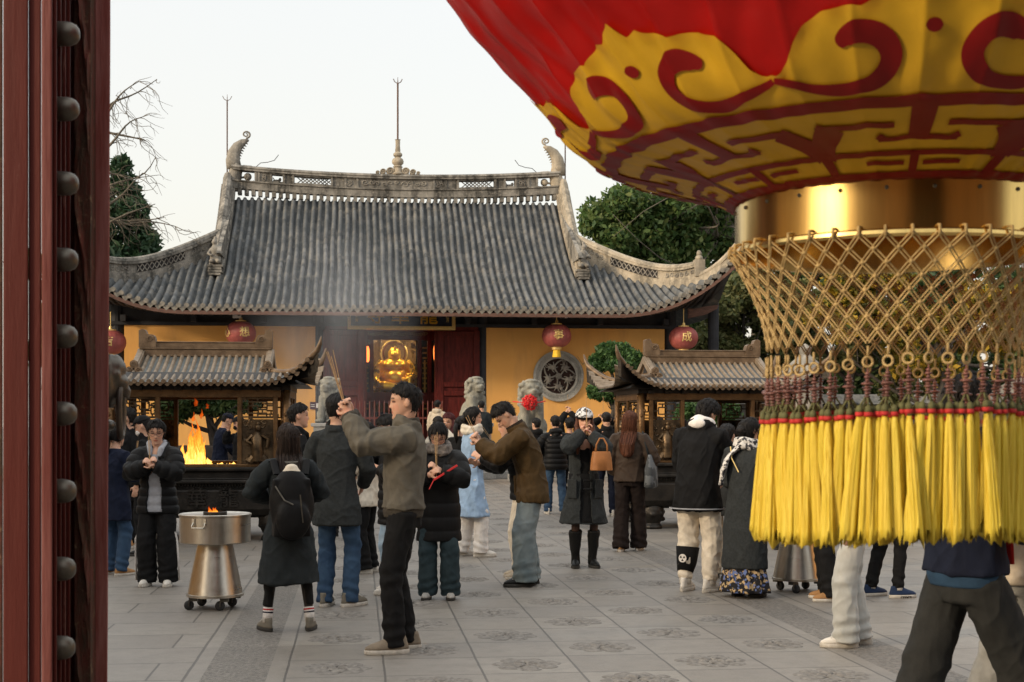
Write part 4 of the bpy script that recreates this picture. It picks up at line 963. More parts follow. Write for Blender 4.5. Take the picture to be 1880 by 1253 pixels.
def burner(label, loc):
    t = thing('incense_burner', label, 'incense burner', loc, group='roofed bronze incense burners')
    W2, D2 = 1.12, .92          # half width, half depth of body
    # basin
    b = MB()
    def rect(w, d, z, r=.0): return [(-w, -d, z), (w, -d, z), (w, d, z), (-w, d, z)]
    b.rings([rect(w, d, z) for w, d, z in ((1.0, .8, .30), (1.10, .90, .34), (1.16, .96, .42), (1.17, .97, .66), (1.13, .93, .70), (1.13, .93, .73), (1.22, 1.02, .76), (1.22, 1.02, .80), (1.17, .97, .81), (1.17, .97, .90), (1.25, 1.05, .92), (1.25, 1.05, .965), (1.08, .88, .97), (1.05, .85, .80))]); b.build('basin', MAT['bronze'], t, bevel=.012)
    b = MB()
    for k in range(60):
        x = -1.1+2.2*k/59; b.sphere((x, -.955, .735), (.016, .02, .028), 6, 5)
    for k in range(46):
        y = -.9+1.8*k/45
        for sg in (-1, 1): b.sphere((sg*1.155, y, .735), (.02, .016, .028), 6, 5)
    b.build('lotus_moulding', MAT['bronze'], t, smooth=True)
    for ch, x in (('寺', -.42), ('華', -.02), ('龍', .38)):
        link_mesh('raised_character', text_mesh(ch, .26, .016), MAT['bronze'], t, loc=(x, -.975, .55), rot=(math.pi/2, 0, 0))
    for sx in (-1, 1):
        for sy in (-1, 1):
            b = MB(); b.lathe([(.14, 0), (.15, .03), (.13, .06), (.10, .075), (.12, .10), (.15, .16), (.175, .22), (.17, .29), (.15, .36)], 18)
            for k in range(12):
                a = k*.9; b.sphere((.15*math.cos(a), .15*math.sin(a), .14+.015*k), (.045, .045, .035), 8, 6)
            V, F = b.arr(); link_mesh('leg', voxel(V, F, .014, 1), MAT['bronze'], t, smooth=True, loc=(sx*.92, sy*.74, 0))
    # posts
    zc0, zc1 = .965, 1.98
    for sx in (-1, 1):
        for sy in (-1, 1):
            b = MB()
            b.tube([(sx*(W2+.0), sy*D2, zc0), (sx*W2, sy*D2, zc1+.05)], .05, 14)
            for k in range(14):
                z = zc0+.05+k*.07; a = k*1.2; b.sphere((sx*W2+.045*math.cos(a), sy*D2+.045*math.sin(a), z), (.025, .025, .03), 6, 5)
            b.build('corner_column', MAT['bronzewarm'], t, smooth=True)
    b = MB()
    for sy in (-1, 1):
        for x in (-.98, -.52, .52, .98): b.box((x, sy*D2, (zc0+zc1)/2), (.055, .07, zc1-zc0-.01))
        b.box((0, sy*D2, 1.92), (2.1, .09, .10)); b.box((0, sy*D2, .985), (2.1, .08, .04))
    for sx in (-1, 1):
        for y in (-.78, 0, .78): b.box((sx*W2, y, (zc0+zc1)/2), (.07, .055, zc1-zc0-.01))
        b.box((sx*W2, 0, 1.92), (.09, 1.7, .10))
    b.build('frame', MAT['bronzewarm'], t, bevel=.006)
    b = MB(); b.box((0, -D2, 2.0), (2.35, .10, .07)); b.box((0, D2, 2.0), (2.35, .10, .07)); b.box((-W2, 0, 2.0), (.10, 1.8, .07)); b.box((W2, 0, 2.0), (.10, 1.8, .07))
    for k in range(9): b.box((-1.0+.25*k, -D2-.07, 1.985), (.09, .08, .05))
    b.build('lintel', MAT['bronze'], t, bevel=.006)
    # relief figure panels with lattice above
    def panel(cx, cy, wd, nx, seed):
        rr = random.Random(seed); fr = (lambda u, v, o: (cx+u, cy-o, v)) if nx == 0 else (lambda u, v, o: (cx+nx*o, cy+u, v))
        b = MB(); b.prism([(-wd/2, 0), (wd/2, 0), (wd/2, .60), (-wd/2, .60)], -.012, .012, 0, fr=lambda u, v, w_: fr(u, v+.985, w_))
        b.tube([fr(0, 1.05, .03), fr(.0, 1.2, .045), fr(-.01, 1.34, .05), fr(0, 1.42, .03)], [.085, .075, .075, .03], 10); b.sphere(fr(.01, 1.475, .04), (.04, .04, .05), 10, 8); b.sphere(fr(.01, 1.53, .03), (.03, .03, .03), 8, 6)
        b.tube([fr(-.06, 1.38, .05), fr(-.13, 1.30, .06), fr(-.06, 1.27, .08)], .028, 7); b.tube([fr(.06, 1.38, .05), fr(.14, 1.33, .06), fr(.12, 1.22, .06)], .028, 7); b.tube([fr(-wd*.42, 1.30, .05), fr(wd*.42, 1.40, .05)], .009, 5)
        b.tube([fr(-.05, 1.1, .04), fr(-.10, 1.03, .04)], .05, 7); b.tube([fr(.05, 1.1, .04), fr(.11, 1.02, .04)], .05, 7)
        for k in range(34):
            u, v = rr.uniform(-wd*.42, wd*.42), rr.uniform(1.01, 1.56)
            if abs(u) < .09 and v < 1.5 and rr.random() < .6: continue
            P = [fr(u+.035*q*math.cos(a), v+.035*q*math.sin(a), .014) for q, a in ((1-.8*z_, rr.random()*0+z_*7+k) for z_ in np.linspace(0, 1, 9))]; b.tube(P, .012, 5)
        b.build('relief_panel', MAT['bronzerelief'], t, smooth=True, auto=50)
        b = MB(); z0, z1 = 1.615, 1.86
        for (u0, v0, u1, v1) in ((-.5, 0, .5, 0), (-.5, 1, .5, 1), (-.5, 0, -.5, 1), (.5, 0, .5, 1), (-.3, .2, .3, .2), (-.3, .8, .3, .8), (-.3, .2, -.3, .6), (.3, .4, .3, .8), (-.3, .6, 0, .6), (0, .6, 0, .4), (0, .4, .3, .4), (-.5, .4, -.3, .4), (.3, .6, .5, .6), (0, 0, 0, .2), (0, .8, 0, 1), (-.15, .8, -.15, .6), (.15, .2, .15, .4), (-.4, 1, -.4, .8), (.4, 0, .4, .2)):
            b.bar(fr(u0*wd, z0+(z1-z0)*v0, 0), fr(u1*wd, z0+(z1-z0)*v1, 0), .018, .02)
        b.build('lattice_panel', MAT['bronzerelief'], t)
    for i, x in enumerate((-.75, .75)):
        panel(x, -D2, .40, 0, 3+i); panel(x, D2, .40, 0, 5+i)
    for sx in (-1, 1):
        for i, y in enumerate((-.39, .39)): panel(sx*W2, y, .70, sx, 8+i)
    # roof
    EH, RH, HWR, GWR, DY = 2.06, 2.46, 1.48, .86, 1.22
    def lz(x, s): return .36*np.clip((np.abs(x)-.75)/(HWR-.75), 0, 1.05)**2.3*np.clip(1-s/.6, 0, 1)
    per = .0905
    def slope(sgn):
        xs, zo = [], []; nr = int(2*HWR/per)
        for i in range(nr):
            x0 = (i-nr/2+.5)*per
            for a in np.linspace(math.pi, 0, 7): xs.append(x0+.025*math.cos(a)); zo.append(.034*math.sin(a))
            for q, d in ((.036, -.004), (.0545, -.004)): xs.append(x0+q); zo.append(d)
        xs = np.array(xs); zo = np.array(zo); T = np.linspace(0, 1, 16)[:, None]
        sm = np.where(np.abs(xs) < GWR, 1., np.clip((HWR-np.abs(xs))/DY, .01, 1)); S = T*sm[None]
        z = EH+(RH-EH)*(.55*S+.45*S*S)+lz(xs[None], S)+zo[None]
        y = -DY+DY*S-.12*np.clip((np.abs(xs[None])-.8)/.68, 0, 1)**2*(1-np.clip(S/.5, 0, 1))
        X = np.broadcast_to(xs[None], S.shape); G = np.stack([X, y*(1 if sgn < 0 else -1), z], -1)
        b = MB(); b.grid(G, 0, flip=sgn > 0)
        ncol = len(xs); mi = []
        for i in range(15):
            for j in range(ncol-1): mi.append(0 if (zo[j]+zo[j+1]) > .0 else 1)
        b.M = mi
        for i in range(nr):      # drip ends
            x0 = (i-nr/2+.5)*per; zz = EH+float(lz(x0, 0.)); yy = -DY-.12*min(1, max(0, (abs(x0)-.8)/.68))**2; yy = yy if sgn < 0 else -yy; o_ = -.03 if sgn < 0 else .03
            a = np.linspace(0, 2*math.pi, 9, endpoint=False)
            b.rings([np.stack([x0+.030*np.cos(a), np.full(9, yy+o_), zz+.006+.030*np.sin(a)], 1), np.stack([x0+.030*np.cos(a), np.full(9, yy-o_*.4), zz+.006+.030*np.sin(a)], 1)], 2)
            b.prism([(-.04, .0), (-.025, -.04), (0, -.055), (.025, -.04), (.04, 0)], -.01, .01, 2, fr=lambda u, v, w_: (x0+per/2+u, yy+w_, zz+v))
        b.build('roof_tiles', [MAT['burnerroof'], MAT['burnerpan'], MAT['burnertrim']], t, smooth=True, auto=60)
    slope(-1); slope(1)
    for sg in (-1, 1):
        G = []; xs = []
        nr = int(2*DY/per)
        for i in range(nr):
            y0 = (i-nr/2+.5)*per
            for a in np.linspace(math.pi, 0, 5): xs.append((y0+.025*math.cos(a), .034*math.sin(a)))
            xs.append((y0+.045, -.004))
        G = []
        for T in np.linspace(0, 1, 8):
            row = []
            for yv, o_ in xs:
                run = HWR-GWR; mx = min(1., max(.02, (DY-abs(yv))/(DY*.62))); S = T*mx
                s2 = S*run/DY; z = EH+(RH-EH)*(.55*s2+.45*s2*s2)+float(lz(HWR, 0.))*max(0, (abs(yv)-.45)/(DY-.45))**2.3*(1-S)+o_
                row.append((sg*(HWR-run*S+.10*max(0, (abs(yv)-.6)/.62)**2*(1-S)), yv, z))
            G.append(row)
        b = MB(); b.grid(np.array(G), 0, flip=sg < 0); b.build('roof_end', MAT['burnerroof'], t, smooth=True)
        # gable with a dark plate for the shade of a small opening
        b = MB(); b.prism([(-.62, 2.24), (.62, 2.24), (.06, 2.48), (-.06, 2.48)], 0, .03, 0, fr=lambda u, v, w_: (sg*(GWR-.02+w_), u, v)); b.build('gable', MAT['burnertrim'], t, bevel=.004)
        b = MB(); b.prism([(-.13, 2.29), (.13, 2.29), (.05, 2.39), (0, 2.42), (-.05, 2.39)], 0, .006, 0, fr=lambda u, v, w_: (sg*(GWR+.012+w_), u, v)); b.build('gable_opening_shade', MAT['shadow_in'], t)
        for sy in (-1, 1):
            P = []; 
            for q in np.linspace(0, 1, 8):
                S = 1-q*.52; P.append((sg*GWR, sy*(-DY+DY*S), EH+(RH-EH)*(.55*S+.45*S*S)))
            b = MB(); path_box(b, P, .10, -.02, .085, (1, 0, 0)); path_box(b, P, .06, .085, .10, (1, 0, 0)); b.build('gable_ridge', MAT['burnerroof'], t, bevel=.005)
            e_ = np.array(P[-1]); b = MB(); o_ = -.035*(-sy) if False else (.04*-1 if sy > 0 else .04)
            fy = -1 if sy > 0 else 1
            for u, v in ((0, .10), (-.055, .015), (.055, .015)):
                c = e_+np.array([u, fy*.0, v]); yy = e_[1]-.05*(1 if sy > 0 else -1)*1
                b.tube([(c[0], e_[1]+(.02 if sy < 0 else -.02)*-1, c[2]), (c[0], e_[1]-(.06 if sy > 0 else -.06)*1, c[2])], .052, 14)
                scroll(b, (c[0], c[2]), .04, 1.5, .008, lambda p, q: (p, e_[1]-(.065 if sy > 0 else -.065), q), n=12)
            b.build('ridge_end_scroll', MAT['burnertrim'], t, smooth=True, auto=50)
            # hip ridge and upturned corner
            P = []
            for q in np.linspace(0, 1, 16):
                x = GWR+.02+(HWR-GWR)*q; s = max(0, (HWR-x)/DY); y = -DY+DY*s-.13*q**3
                P.append((sg*x*(1+.02*q**4), sy*-1*-y if False else (y if sy > 0 else -y), EH+(RH-EH)*(.55*s+.45*s*s)+float(lz(np.array(x), np.array(s)))+.02))
            P = np.array(P); tipd = P[-1]-P[-2]; tipd /= np.linalg.norm(tipd)
            P = np.concatenate([P, [P[-1]+tipd*.06+[0, 0, .05], P[-1]+tipd*.09+[0, 0, .12]]])
            b = MB(); k = len(P); b.tube(P, np.concatenate([np.full(k-3, .042), [.036, .026, .008]]), 8); b.build('hip_ridge', MAT['burnertrim'], t, smooth=True)
            # corner beam under the upturned eave
            c0 = P[-4]; b = MB(); b.prism([(0, 0), (-.62, -.24), (-.62, -.32), (-.1, -.26), (.06, -.20), (.075, .04)], -.03, .03, 0, fr=lambda u, v, w_: (c0[0]+sg*(u*.62)+w_*.6, c0[1]+(-1 if sy > 0 else 1)*u*.72*1-w_*.6*(1), c0[2]+v-.02)); b.build('corner_beam', MAT['bronze'], t)
    # soffit
    b = MB(); b.rings([[(-1.40, -1.15, 2.03), (1.40, -1.15, 2.03), (1.40, 1.15, 2.03), (-1.40, 1.15, 2.03)], [(-1.0, -.8, 2.2), (1.0, -.8, 2.2), (1.0, .8, 2.2), (-1.0, .8, 2.2)]]); b.build('soffit', MAT['bronze'], t)
    # main ridge with scrolled ends
    b = MB(); b.box((0, 0, 2.485), (2*GWR-.02, .13, .10)); b.box((0, 0, 2.545), (2*GWR+.04, .16, .022)); b.box((0, 0, 2.59), (2*GWR-.04, .11, .068)); b.box((0, 0, 2.632), (2*GWR-.1, .13, .016)); b.build('main_ridge', MAT['burnertrim'], t, bevel=.006)
    for sg in (-1, 1):
        b = MB()
        pl = [(GWR+.03, 2.558), (GWR+.03, 2.785)]+[(GWR-.02+.045*math.cos(a), 2.775+.03*math.sin(a)) for a in np.linspace(.6, 2.6, 6)]+[(GWR-.08, 2.74)]+[(GWR-.13+.055*math.cos(a), 2.69+.045*math.sin(a)) for a in np.linspace(1.2, 3.1, 6)]+[(GWR-.20, 2.63), (GWR-.20, 2.558)]
        b.prism([(sg*u, v) for u, v in (pl if sg > 0 else pl[::-1])], -.08, .08, 0, fr=lambda u, v, w_: (u, -w_, v))
        scroll(b, (sg*(GWR-.12), 2.67), .045, 1.4, .010, lambda p, q: (p, -.083, q), n=14)
        b.build('ridge_end', MAT['burnertrim'], t, bevel=.006)
    return t
b1 = burner('roofed bronze incense burner with big flames inside, at the left', (-2.03, 19.3, 0))
b2 = copy_tree(b1); b2.location = (5.2, 20.7, 0); b2['label'] = 'roofed bronze incense burner without flames, at the right beside the big lantern tassels'

# fire
def flamemat():
    m = bpy.data.materials.new('flame'); m.use_nodes = True; t = m.node_tree; t.nodes.clear(); x = NT(m)
    tc = t.nodes.new('ShaderNodeTexCoord'); sp = t.nodes.new('ShaderNodeSeparateXYZ'); t.links.new(tc.outputs['Generated'], sp.inputs[0])
    n = x.noise(tc.outputs['Object'], 9, 4); h = x.m('ADD', sp.outputs['Z'], x.m('MULTIPLY', x.m('SUBTRACT', n, .5), .6))
    lw = t.nodes.new('ShaderNodeLayerWeight'); lw.inputs[0].default_value = .45
    h2 = x.m('ADD', h, x.m('MULTIPLY', lw.outputs['Facing'], .35))
    c = x.ramp(h2, [(.05, (1., .56, .13)), (.38, (1., .36, .035)), (.7, (1., .16, .010)), (1., (.7, .06, .004))])
    e = t.nodes.new('ShaderNodeEmission'); t.links.new(c, e.inputs['Color']); x.v(x.m('MULTIPLY', x.ramp(h2, [(0., 1.), (.5, .5), (1., .2)]), 2.1), e.inputs['Strength'])
    tr = t.nodes.new('ShaderNodeBsdfTransparent'); ms = t.nodes.new('ShaderNodeMixShader')
    x.v(x.ramp(h2, [(.55, .0), (1., .75)]), ms.inputs[0]); t.links.new(e.outputs[0], ms.inputs[1]); t.links.new(tr.outputs[0], ms.inputs[2])
    o = t.nodes.new('ShaderNodeOutputMaterial'); t.links.new(ms.outputs[0], o.inputs[0]); return m
MAT['flame'] = flamemat()
def flame(b, x, y, z, h, r, seed):
    rr = np.random.default_rng(seed); ph = rr.uniform(0, 6, 4); n = 12; rows = []
    a = np.linspace(0, 2*math.pi, n, endpoint=False)
    for t in np.linspace(0, 1, 18):
        rad = r*(math.sin(math.pi*min(1, t*.82+.18))**.9)*(1-t)**.35*(1+.25*math.sin(t*9+ph[0])); cx = x+.22*h*t*math.sin(t*4+ph[1])*.6; cy = y+.1*h*t*math.sin(t*5+ph[2])
        w_ = 1+.28*np.sin(a*2+t*8+ph[3])+.15*np.sin(a*3-t*11)
        rows.append(np.stack([cx+rad*w_*np.cos(a), cy+rad*.6*w_*np.sin(a), np.full(n, z+h*t)], 1))
    b.rings(rows)
b = MB(); rr = random.Random(21)
fl = atD(365, 858, 18.9)
for k in range(40):
    x = fl[0]+rr.gauss(-.06, .085); h = max(.08, (.60-2.7*abs(x-fl[0]+.04))*rr.uniform(.35, 1.1)); flame(b, x, 19.2+rr.uniform(-.25, .25), .93+rr.uniform(0, .12), h, rr.uniform(.014, .042), k)
for k in range(12): flame(b, fl[0]+.12+rr.uniform(0, .5), 19.15+rr.uniform(-.2, .2), .93, rr.uniform(.04, .10), rr.uniform(.025, .05), 60+k)
for k in range(5): flame(b, fl[0]+rr.gauss(0, .10), 19.2+rr.uniform(-.1, .1), .93+rr.uniform(.55, .85), rr.uniform(.06, .14), rr.uniform(.012, .03), 80+k)
tag(b.build('fire', MAT['flame'], smooth=True), 'tall orange flames burning in the left roofed incense burner', 'fire')
ash = MB(); ash.box((0, 0, .90), (2.0, 1.6, .06)); ash.build('ash_bed', M('ash', (.16, .14, .13), .95, bump=.6, bs=20), b1); 
a2 = bpy.data.objects.new('ash_bed', ash.build('ash_bed', MAT['bronze']).data)
for o in list(bpy.data.objects):
    if o.name.startswith('ash_bed') and o.parent is None: bpy.data.objects.remove(o)

# ------------------------------------------------------------------ steel burner carts
def steelmat():
    m, b, x, oc = newmat('brushed_steel', .3, .5, 1.0)
    n1 = x.noise(x.map(oc, (1.5, 1.5, 40)), 1., 3); n2 = x.noise(oc, 5, 6); n3 = x.noise(x.map(oc, (14, 14, 1.2)), 1., 4)
    c = x.mix(x.ramp(n3, [(.4, 0.), (.7, 1.)]), (.40, .36, .30), (.52, .49, .44)); c = x.mix(x.ramp(n2, [(.52, 0.), (.75, .5)]), c, (.24, .20, .15))
    x.t.links.new(c, b.inputs['Base Color']); x.t.links.new(x.ramp(n1, [(.3, .27), (.7, .36)]), b.inputs['Roughness']); return m
MAT['steel'] = steelmat(); MAT['rubber'] = M('caster_rubber', (.02, .02, .02), .7)
def cart(label, loc, rz):
    t = thing('burner_cart', label, 'burner', loc, rz, group='steel burner carts on wheels')
    b = MB(); b.lathe([(.235, .105), (.235, .125), (.225, .128), (.142, .545), (.13, .55)], 64); b.build('cone_base', MAT['steel'], t, smooth=True, auto=40)
    b = MB(); b.lathe([(.10, .545), (.285, .548), (.29, .555), (.29, .765), (.298, .770), (.298, .782), (.29, .786), (.283, .782), (.25, .776), (.10, .772), (.10, .70)], 72, cap=False); b.build('drum', MAT['steel'], t, smooth=True, auto=35)
    b = MB(); b.lathe([(.095, .74), (.098, .80), (.09, .802), (.088, .77), (.0, .765)], 40, cap=False); b.build('fire_pot', MAT['bronze'], t, smooth=True, auto=40)
    b = MB()
    for sg in (-1, 1):
        b.box((sg*.05, -.292, .735), (.022, .012, .05))
    b.tube([(-.05, -.295, .725), (-.055, -.315, .70), (-.05, -.32, .685), (.05, -.32, .685), (.055, -.315, .70), (.05, -.295, .725)], .006, 8); b.build('handle', MAT['steel'], t, rot=(0, 0, -.35), smooth=True, auto=40)
    for k in range(4):
        a = .5+k*math.pi/2; x, y = .19*math.cos(a), .19*math.sin(a); b = MB()
        b.box((x, y, .088), (.07, .05, .03)); b.bar((x-.03, y-.02, .09), (x-.035, y-.02, .035), .008, .03); b.bar((x-.03, y+.02, .09), (x-.035, y+.02, .035), .008, .03); fk = b.build('caster', MAT['stud'], t)
        b = MB(); V = MB().lathe([(.012, -.016), (.036, -.016), (.04, -.01), (.04, .01), (.036, .016), (.012, .016)], 18).arr(); VV = V[0][:, [0, 2, 1]]+np.array([x-.035, y, .04]); mesh_from('wheel', VV, V[1], MAT['rubber'], fk, smooth=True)
    return t
g0 = ground(395, 1117)
c1 = cart('steel burner cart with small flame in its pot, left of the woman with the backpack', (g0[0], g0[1], 0), .0)
b = MB()
for k in range(9): flame(b, g0[0]+rr.uniform(-.05, .05), g0[1]+rr.uniform(-.05, .05), .775, rr.uniform(.03, .075), rr.uniform(.012, .022), 120+k)
tag(b.build('fire', MAT['flame'], smooth=True), 'small orange flame in the pot of the steel burner cart', 'fire')
g1 = ground(1465, 1085)
c2 = copy_tree(c1); c2.location = (g1[0], g1[1], 0); c2.rotation_euler = (0, 0, 2.1); c2['label'] = 'steel burner cart half hidden by the yellow tassels'

# ------------------------------------------------------------------ stone lions
def lion_fn(b):
    S = lambda x, y, z, rx, ry, rz: b.sphere((x, y, z), (rx, ry, rz), 16, 10)
    S(0, .12, .28, .24, .28, .28); S(0, -.02, .52, .21, .2, .28); S(0, -.08, .66, .19, .16, .2)
    for sg in (-1, 1):
        b.tube([(sg*.14, -.12, .62), (sg*.15, -.17, .35), (sg*.15, -.18, .06)], [.10, .085, .075], 10); S(sg*.15, -.24, .05, .085, .12, .055); S(sg*.22, .02, .18, .12, .22, .19); S(sg*.24, -.14, .05, .08, .14, .055)
        S(sg*.15, -.1, 1.02, .045, .04, .06)
        for k in range(3): S(sg*.15+(k-1)*.045, -.345, .05, .022, .03, .03)
    S(0, -.10, .90, .18, .19, .18); S(0, -.26, .84, .125, .10, .075); S(0, -.25, .77, .10, .09, .04); S(0, -.34, .88, .045, .035, .035); S(-.075, -.25, .945, .05, .04, .04); S(.075, -.25, .945, .05, .04, .04)
    S(0, -.1, 1.06, .13, .14, .05)
    rr = random.Random(1)
    for k in range(46):
        a = rr.uniform(-2.2, 2.2)+math.pi/2; z = rr.uniform(.62, 1.05); r = .20 if z > .75 else .21
        S(r*math.cos(a), -.03+r*math.sin(a)*.95, z, .05, .05, .05)
V, F = (lambda b: (lion_fn(b), b.arr())[1])(MB())
lion_me = voxel(V, F, .014, 1)
def lion(label, px, py_top, D, rz, h):
    p = atD(px, py_top, D); sc = h/1.1; zb_ = p[2]-h
    t = thing('stone_lion', label, 'lion statue', (p[0], p[1], 0), rz, group='guardian lion statues')
    o = link_mesh('lion_body', lion_me.copy(), MAT['lionstone'], t, smooth=True, loc=(0, 0, zb_)); o.scale = (sc, sc, sc)
    b = MB(); b.box((0, 0, zb_-.05), (.62*sc, .8*sc, .1)); b.box((0, 0, zb_/2-.05), (.54*sc, .7*sc, zb_-.1)); b.box((0, 0, .1), (.7*sc, .86*sc, .2)); b.build('pedestal', MAT['granite'], t, bevel=.02)
    return t
ln = lion('stone lion wearing a red silk flower by the round window', 973, 697, 36.5, .12, 1.5)
lion('stone lion right of the doorway without a flower', 870, 692, 38.5, .5, 1.28); lion('stone lion left of the doorway', 607, 692, 38.5, -.5, 1.28)
MAT['redflower'] = M('red_ribbon', (.62, .012, .015), .5, var=.2, vs=30)
p = atD(973, 739, 36.0); fl_ = thing('ribbon_flower', 'red silk ribbon flower tied on the chest of the stone lion', 'ribbon flower', (p[0], p[1]+.05, p[2]))
b = MB(); rr = random.Random(8)
for k in range(150):
    d = np.array([rr.gauss(0, 1), -abs(rr.gauss(0, 1)), rr.gauss(0, 1)]); d /= np.linalg.norm(d); c = d*np.array([.19, .13, .19])*rr.uniform(.75, 1); x_, y_, _ = basis(d); an = rr.uniform(0, 3.1)
    u = (x_*math.cos(an)+y_*math.sin(an))*.045; b.tube([c-u, c+d*.035, c+u], .014, 5, ry=.006)
b.build('petals', MAT['redflower'], fl_, smooth=True)
b = MB(); b.tube([(-.42, .12, .02), (-.25, -.02, .0), (0, -.06, 0), (.25, -.02, .0), (.42, .12, .03)], .03, 6, ry=.015); b.build('ribbon', MAT['redflower'], fl_, smooth=True)
# ------------------------------------------------------------------ trees and shrubs
MAT['bark'] = M('bark', (.10, .085, .065), .9, var=.4, vs=5, stretch=(4, 4, .7), bump=.8, bs=12)
MAT['barkdark'] = M('dark_bark', (.045, .038, .032), .9, var=.35, vs=6, stretch=(4, 4, .7), bump=.6, bs=12)
LG = {'camphor': leafmat('camphor_leaf', (.035, .075, .022), (.075, .13, .035), (.14, .17, .05), trans=.35),
      'dark': leafmat('dark_leaf', (.028, .062, .022), (.055, .095, .03), (.10, .13, .04), trans=.35),
      'olive': leafmat('olive_leaf', (.06, .08, .028), (.12, .13, .045), (.20, .18, .07), trans=.3),
      'yellow': leafmat('yellow_leaf', (.06, .075, .012), (.22, .17, .02), (.46, .29, .03), trans=.35),
      'conifer': leafmat('conifer_needle', (.018, .046, .024), (.034, .072, .034), (.055, .095, .042), trans=.3),
      'pine': leafmat('podocarpus_leaf', (.022, .055, .018), (.045, .10, .028), (.08, .15, .04))}
def leaves(blobs, n, size, seed, elong=1.6, shell=.55, mat=0):
    """n leaf faces spread through ellipsoidal clumps: blobs = [(center, radii, weight)]"""
    rg = np.random.default_rng(seed); out = []
    w_ = np.array([q[2] for q in blobs], float); cnt = rg.multinomial(n, w_/w_.sum())
    for (c, r, _), k in zip(blobs, cnt):
        d = rg.normal(size=(k, 3)); d /= np.linalg.norm(d, axis=1)[:, None]
        rad = (shell+(1-shell)*rg.random(k)**.6)*(1+.10*rg.normal(size=k))
        out.append(np.array(c)+d*rad[:, None]*np.array(r))
    P = np.concatenate(out); m = len(P)
    a = rg.normal(size=(m, 3)); a /= np.linalg.norm(a, axis=1)[:, None]; bb = rg.normal(size=(m, 3)); bb -= a*(a*bb).sum(1)[:, None]; bb /= np.linalg.norm(bb, axis=1)[:, None]
    s = size*(.6+.8*rg.random(m))[:, None]
    V = np.stack([P-a*s*elong/2, P+bb*s*.42, P+a*s*elong/2, P-bb*s*.42], 1).reshape(-1, 3)
    F = np.arange(m*4).reshape(m, 4); return V, F
def leafmesh(name, V, F, mat, parent):
    me = bpy.data.meshes.new(name); m = len(F); me.vertices.add(len(V)); me.vertices.foreach_set('co', V.ravel()); me.loops.add(4*m); me.polygons.add(m)
    me.loops.foreach_set('vertex_index', F.ravel().astype(np.int32)); me.polygons.foreach_set('loop_start', np.arange(0, 4*m, 4, dtype=np.int32)); me.update(calc_edges=True); me.validate()
    return link_mesh(name, me, mat, parent)
def clumps(c, R, n, r, seed, flat=.8, low=-.6):
    rr = np.random.default_rng(seed); out = []
    while len(out) < n:
        d = rr.normal(size=3); d /= np.linalg.norm(d)
        if d[2] < low: continue
        q = rr.random()**.45; p = np.array(c)+d*q*np.array(R); s = r*rr.uniform(.6, 1.3); out.append((p, (s, s, s*flat), s**2))
    return out
def limb(b, p0, p1, r0, r1, seed, wig=.12, n=9):
    rr = np.random.default_rng(seed); p0, p1 = np.array(p0, float), np.array(p1, float); L = np.linalg.norm(p1-p0); P = []
    o1, o2 = rr.normal(size=3), rr.normal(size=3)
    for t in np.linspace(0, 1, n): P.append(p0+(p1-p0)*t+(o1*math.sin(t*math.pi)+o2*math.sin(t*2*math.pi)*.5)*wig*L)
    b.tube(P, np.linspace(r0, r1, n), 8); return np.array(P)
def tree(name, label, cat, base, cl, nleaf, lsize, mat, trunk_r, seed, bark='barkdark', elong=1.6, top=None, shell=.5, group=None, nlimb=7, wig=.08):
    base = np.array(base, float); t = thing(name, label, cat, base, group=group)
    b = MB(); cs = np.array([q[0] for q in cl]); ctr = cs.mean(0) if top is None else np.array(top)
    P = limb(b, (0, 0, -.1), ctr-base, trunk_r, trunk_r*.35, seed, wig*.5, 12)
    rr = np.random.default_rng(seed); idx = rr.permutation(len(cl))[:nlimb]
    for j, i in enumerate(idx):
        s = P[rr.integers(5, 11)]; Q = limb(b, s, cs[i]-base, trunk_r*.35, trunk_r*.08, seed+j+1, wig)
        for k in range(3): limb(b, Q[rr.integers(3, 8)], cs[i]-base+rr.normal(size=3)*np.array(cl[i][1])*.9, trunk_r*.12, trunk_r*.03, seed+50+j*5+k, wig)
    b.build('trunk', MAT[bark], t, smooth=True)
    V, F = leaves([(np.array(c)-base, r, w_) for c, r, w_ in cl], nleaf, lsize, seed, elong, shell); leafmesh('crown', V, F, LG[mat], t); return t
def C(px, py, Y): return atY(px, py, Y)
# the big tree beyond the right end of the roof: visible limbs and twigs
cl = []
for px, py, r, Y in ((1110, 400, 1.1, 57), (1150, 375, 1.0, 56), (1180, 430, 1.3, 57), (1230, 385, 1.2, 57), (1240, 445, 1.4, 58), (1130, 440, .9, 56), (1290, 370, 1.2, 58), (1300, 440, 1.3, 59), (1200, 470, 1.0, 57), (1350, 380, 1.5, 60), (1090, 415, .6, 56), (1400, 420, 1.6, 60), (1260, 480, 1.0, 58), (1165, 350, .6, 57), (1420, 340, 1.5, 60), (1320, 330, 1.2, 60), (1250, 345, .9, 58), (1350, 440, 1.3, 61), (1300, 410, 1.3, 61), (1210, 420, 1.2, 59), (1160, 460, 1.0, 58), (1270, 400, 1.2, 60), (1380, 470, 1.4, 61)):
    p = C(px, py, Y); cl.append((p, (r, r*1.1, r*.8), r*r))
bt = tree('broadleaf_tree', 'large broadleaf tree with bare inner limbs behind the right roof corner', 'tree', (C(1340, 800, 59)[0], 59, 0), cl, 42000, .17, 'camphor', .55, 3, bark='bark', top=C(1330, 400, 59), shell=.3, nlimb=7, wig=.10)
b = MB(); bz = np.array(bt.location)
for k in range(22):
    a, c = random.choice(cl)[0], random.choice(cl); limb(b, C(1325-random.uniform(0, 60), 430-random.uniform(-20, 40), 58.5)-bz, np.array(c[0])-bz+np.random.default_rng(k).normal(size=3)*.5-[0, 1., 0], .05, .012, k+300, .16)
b.build('twigs', MAT['bark'], bt, smooth=True)
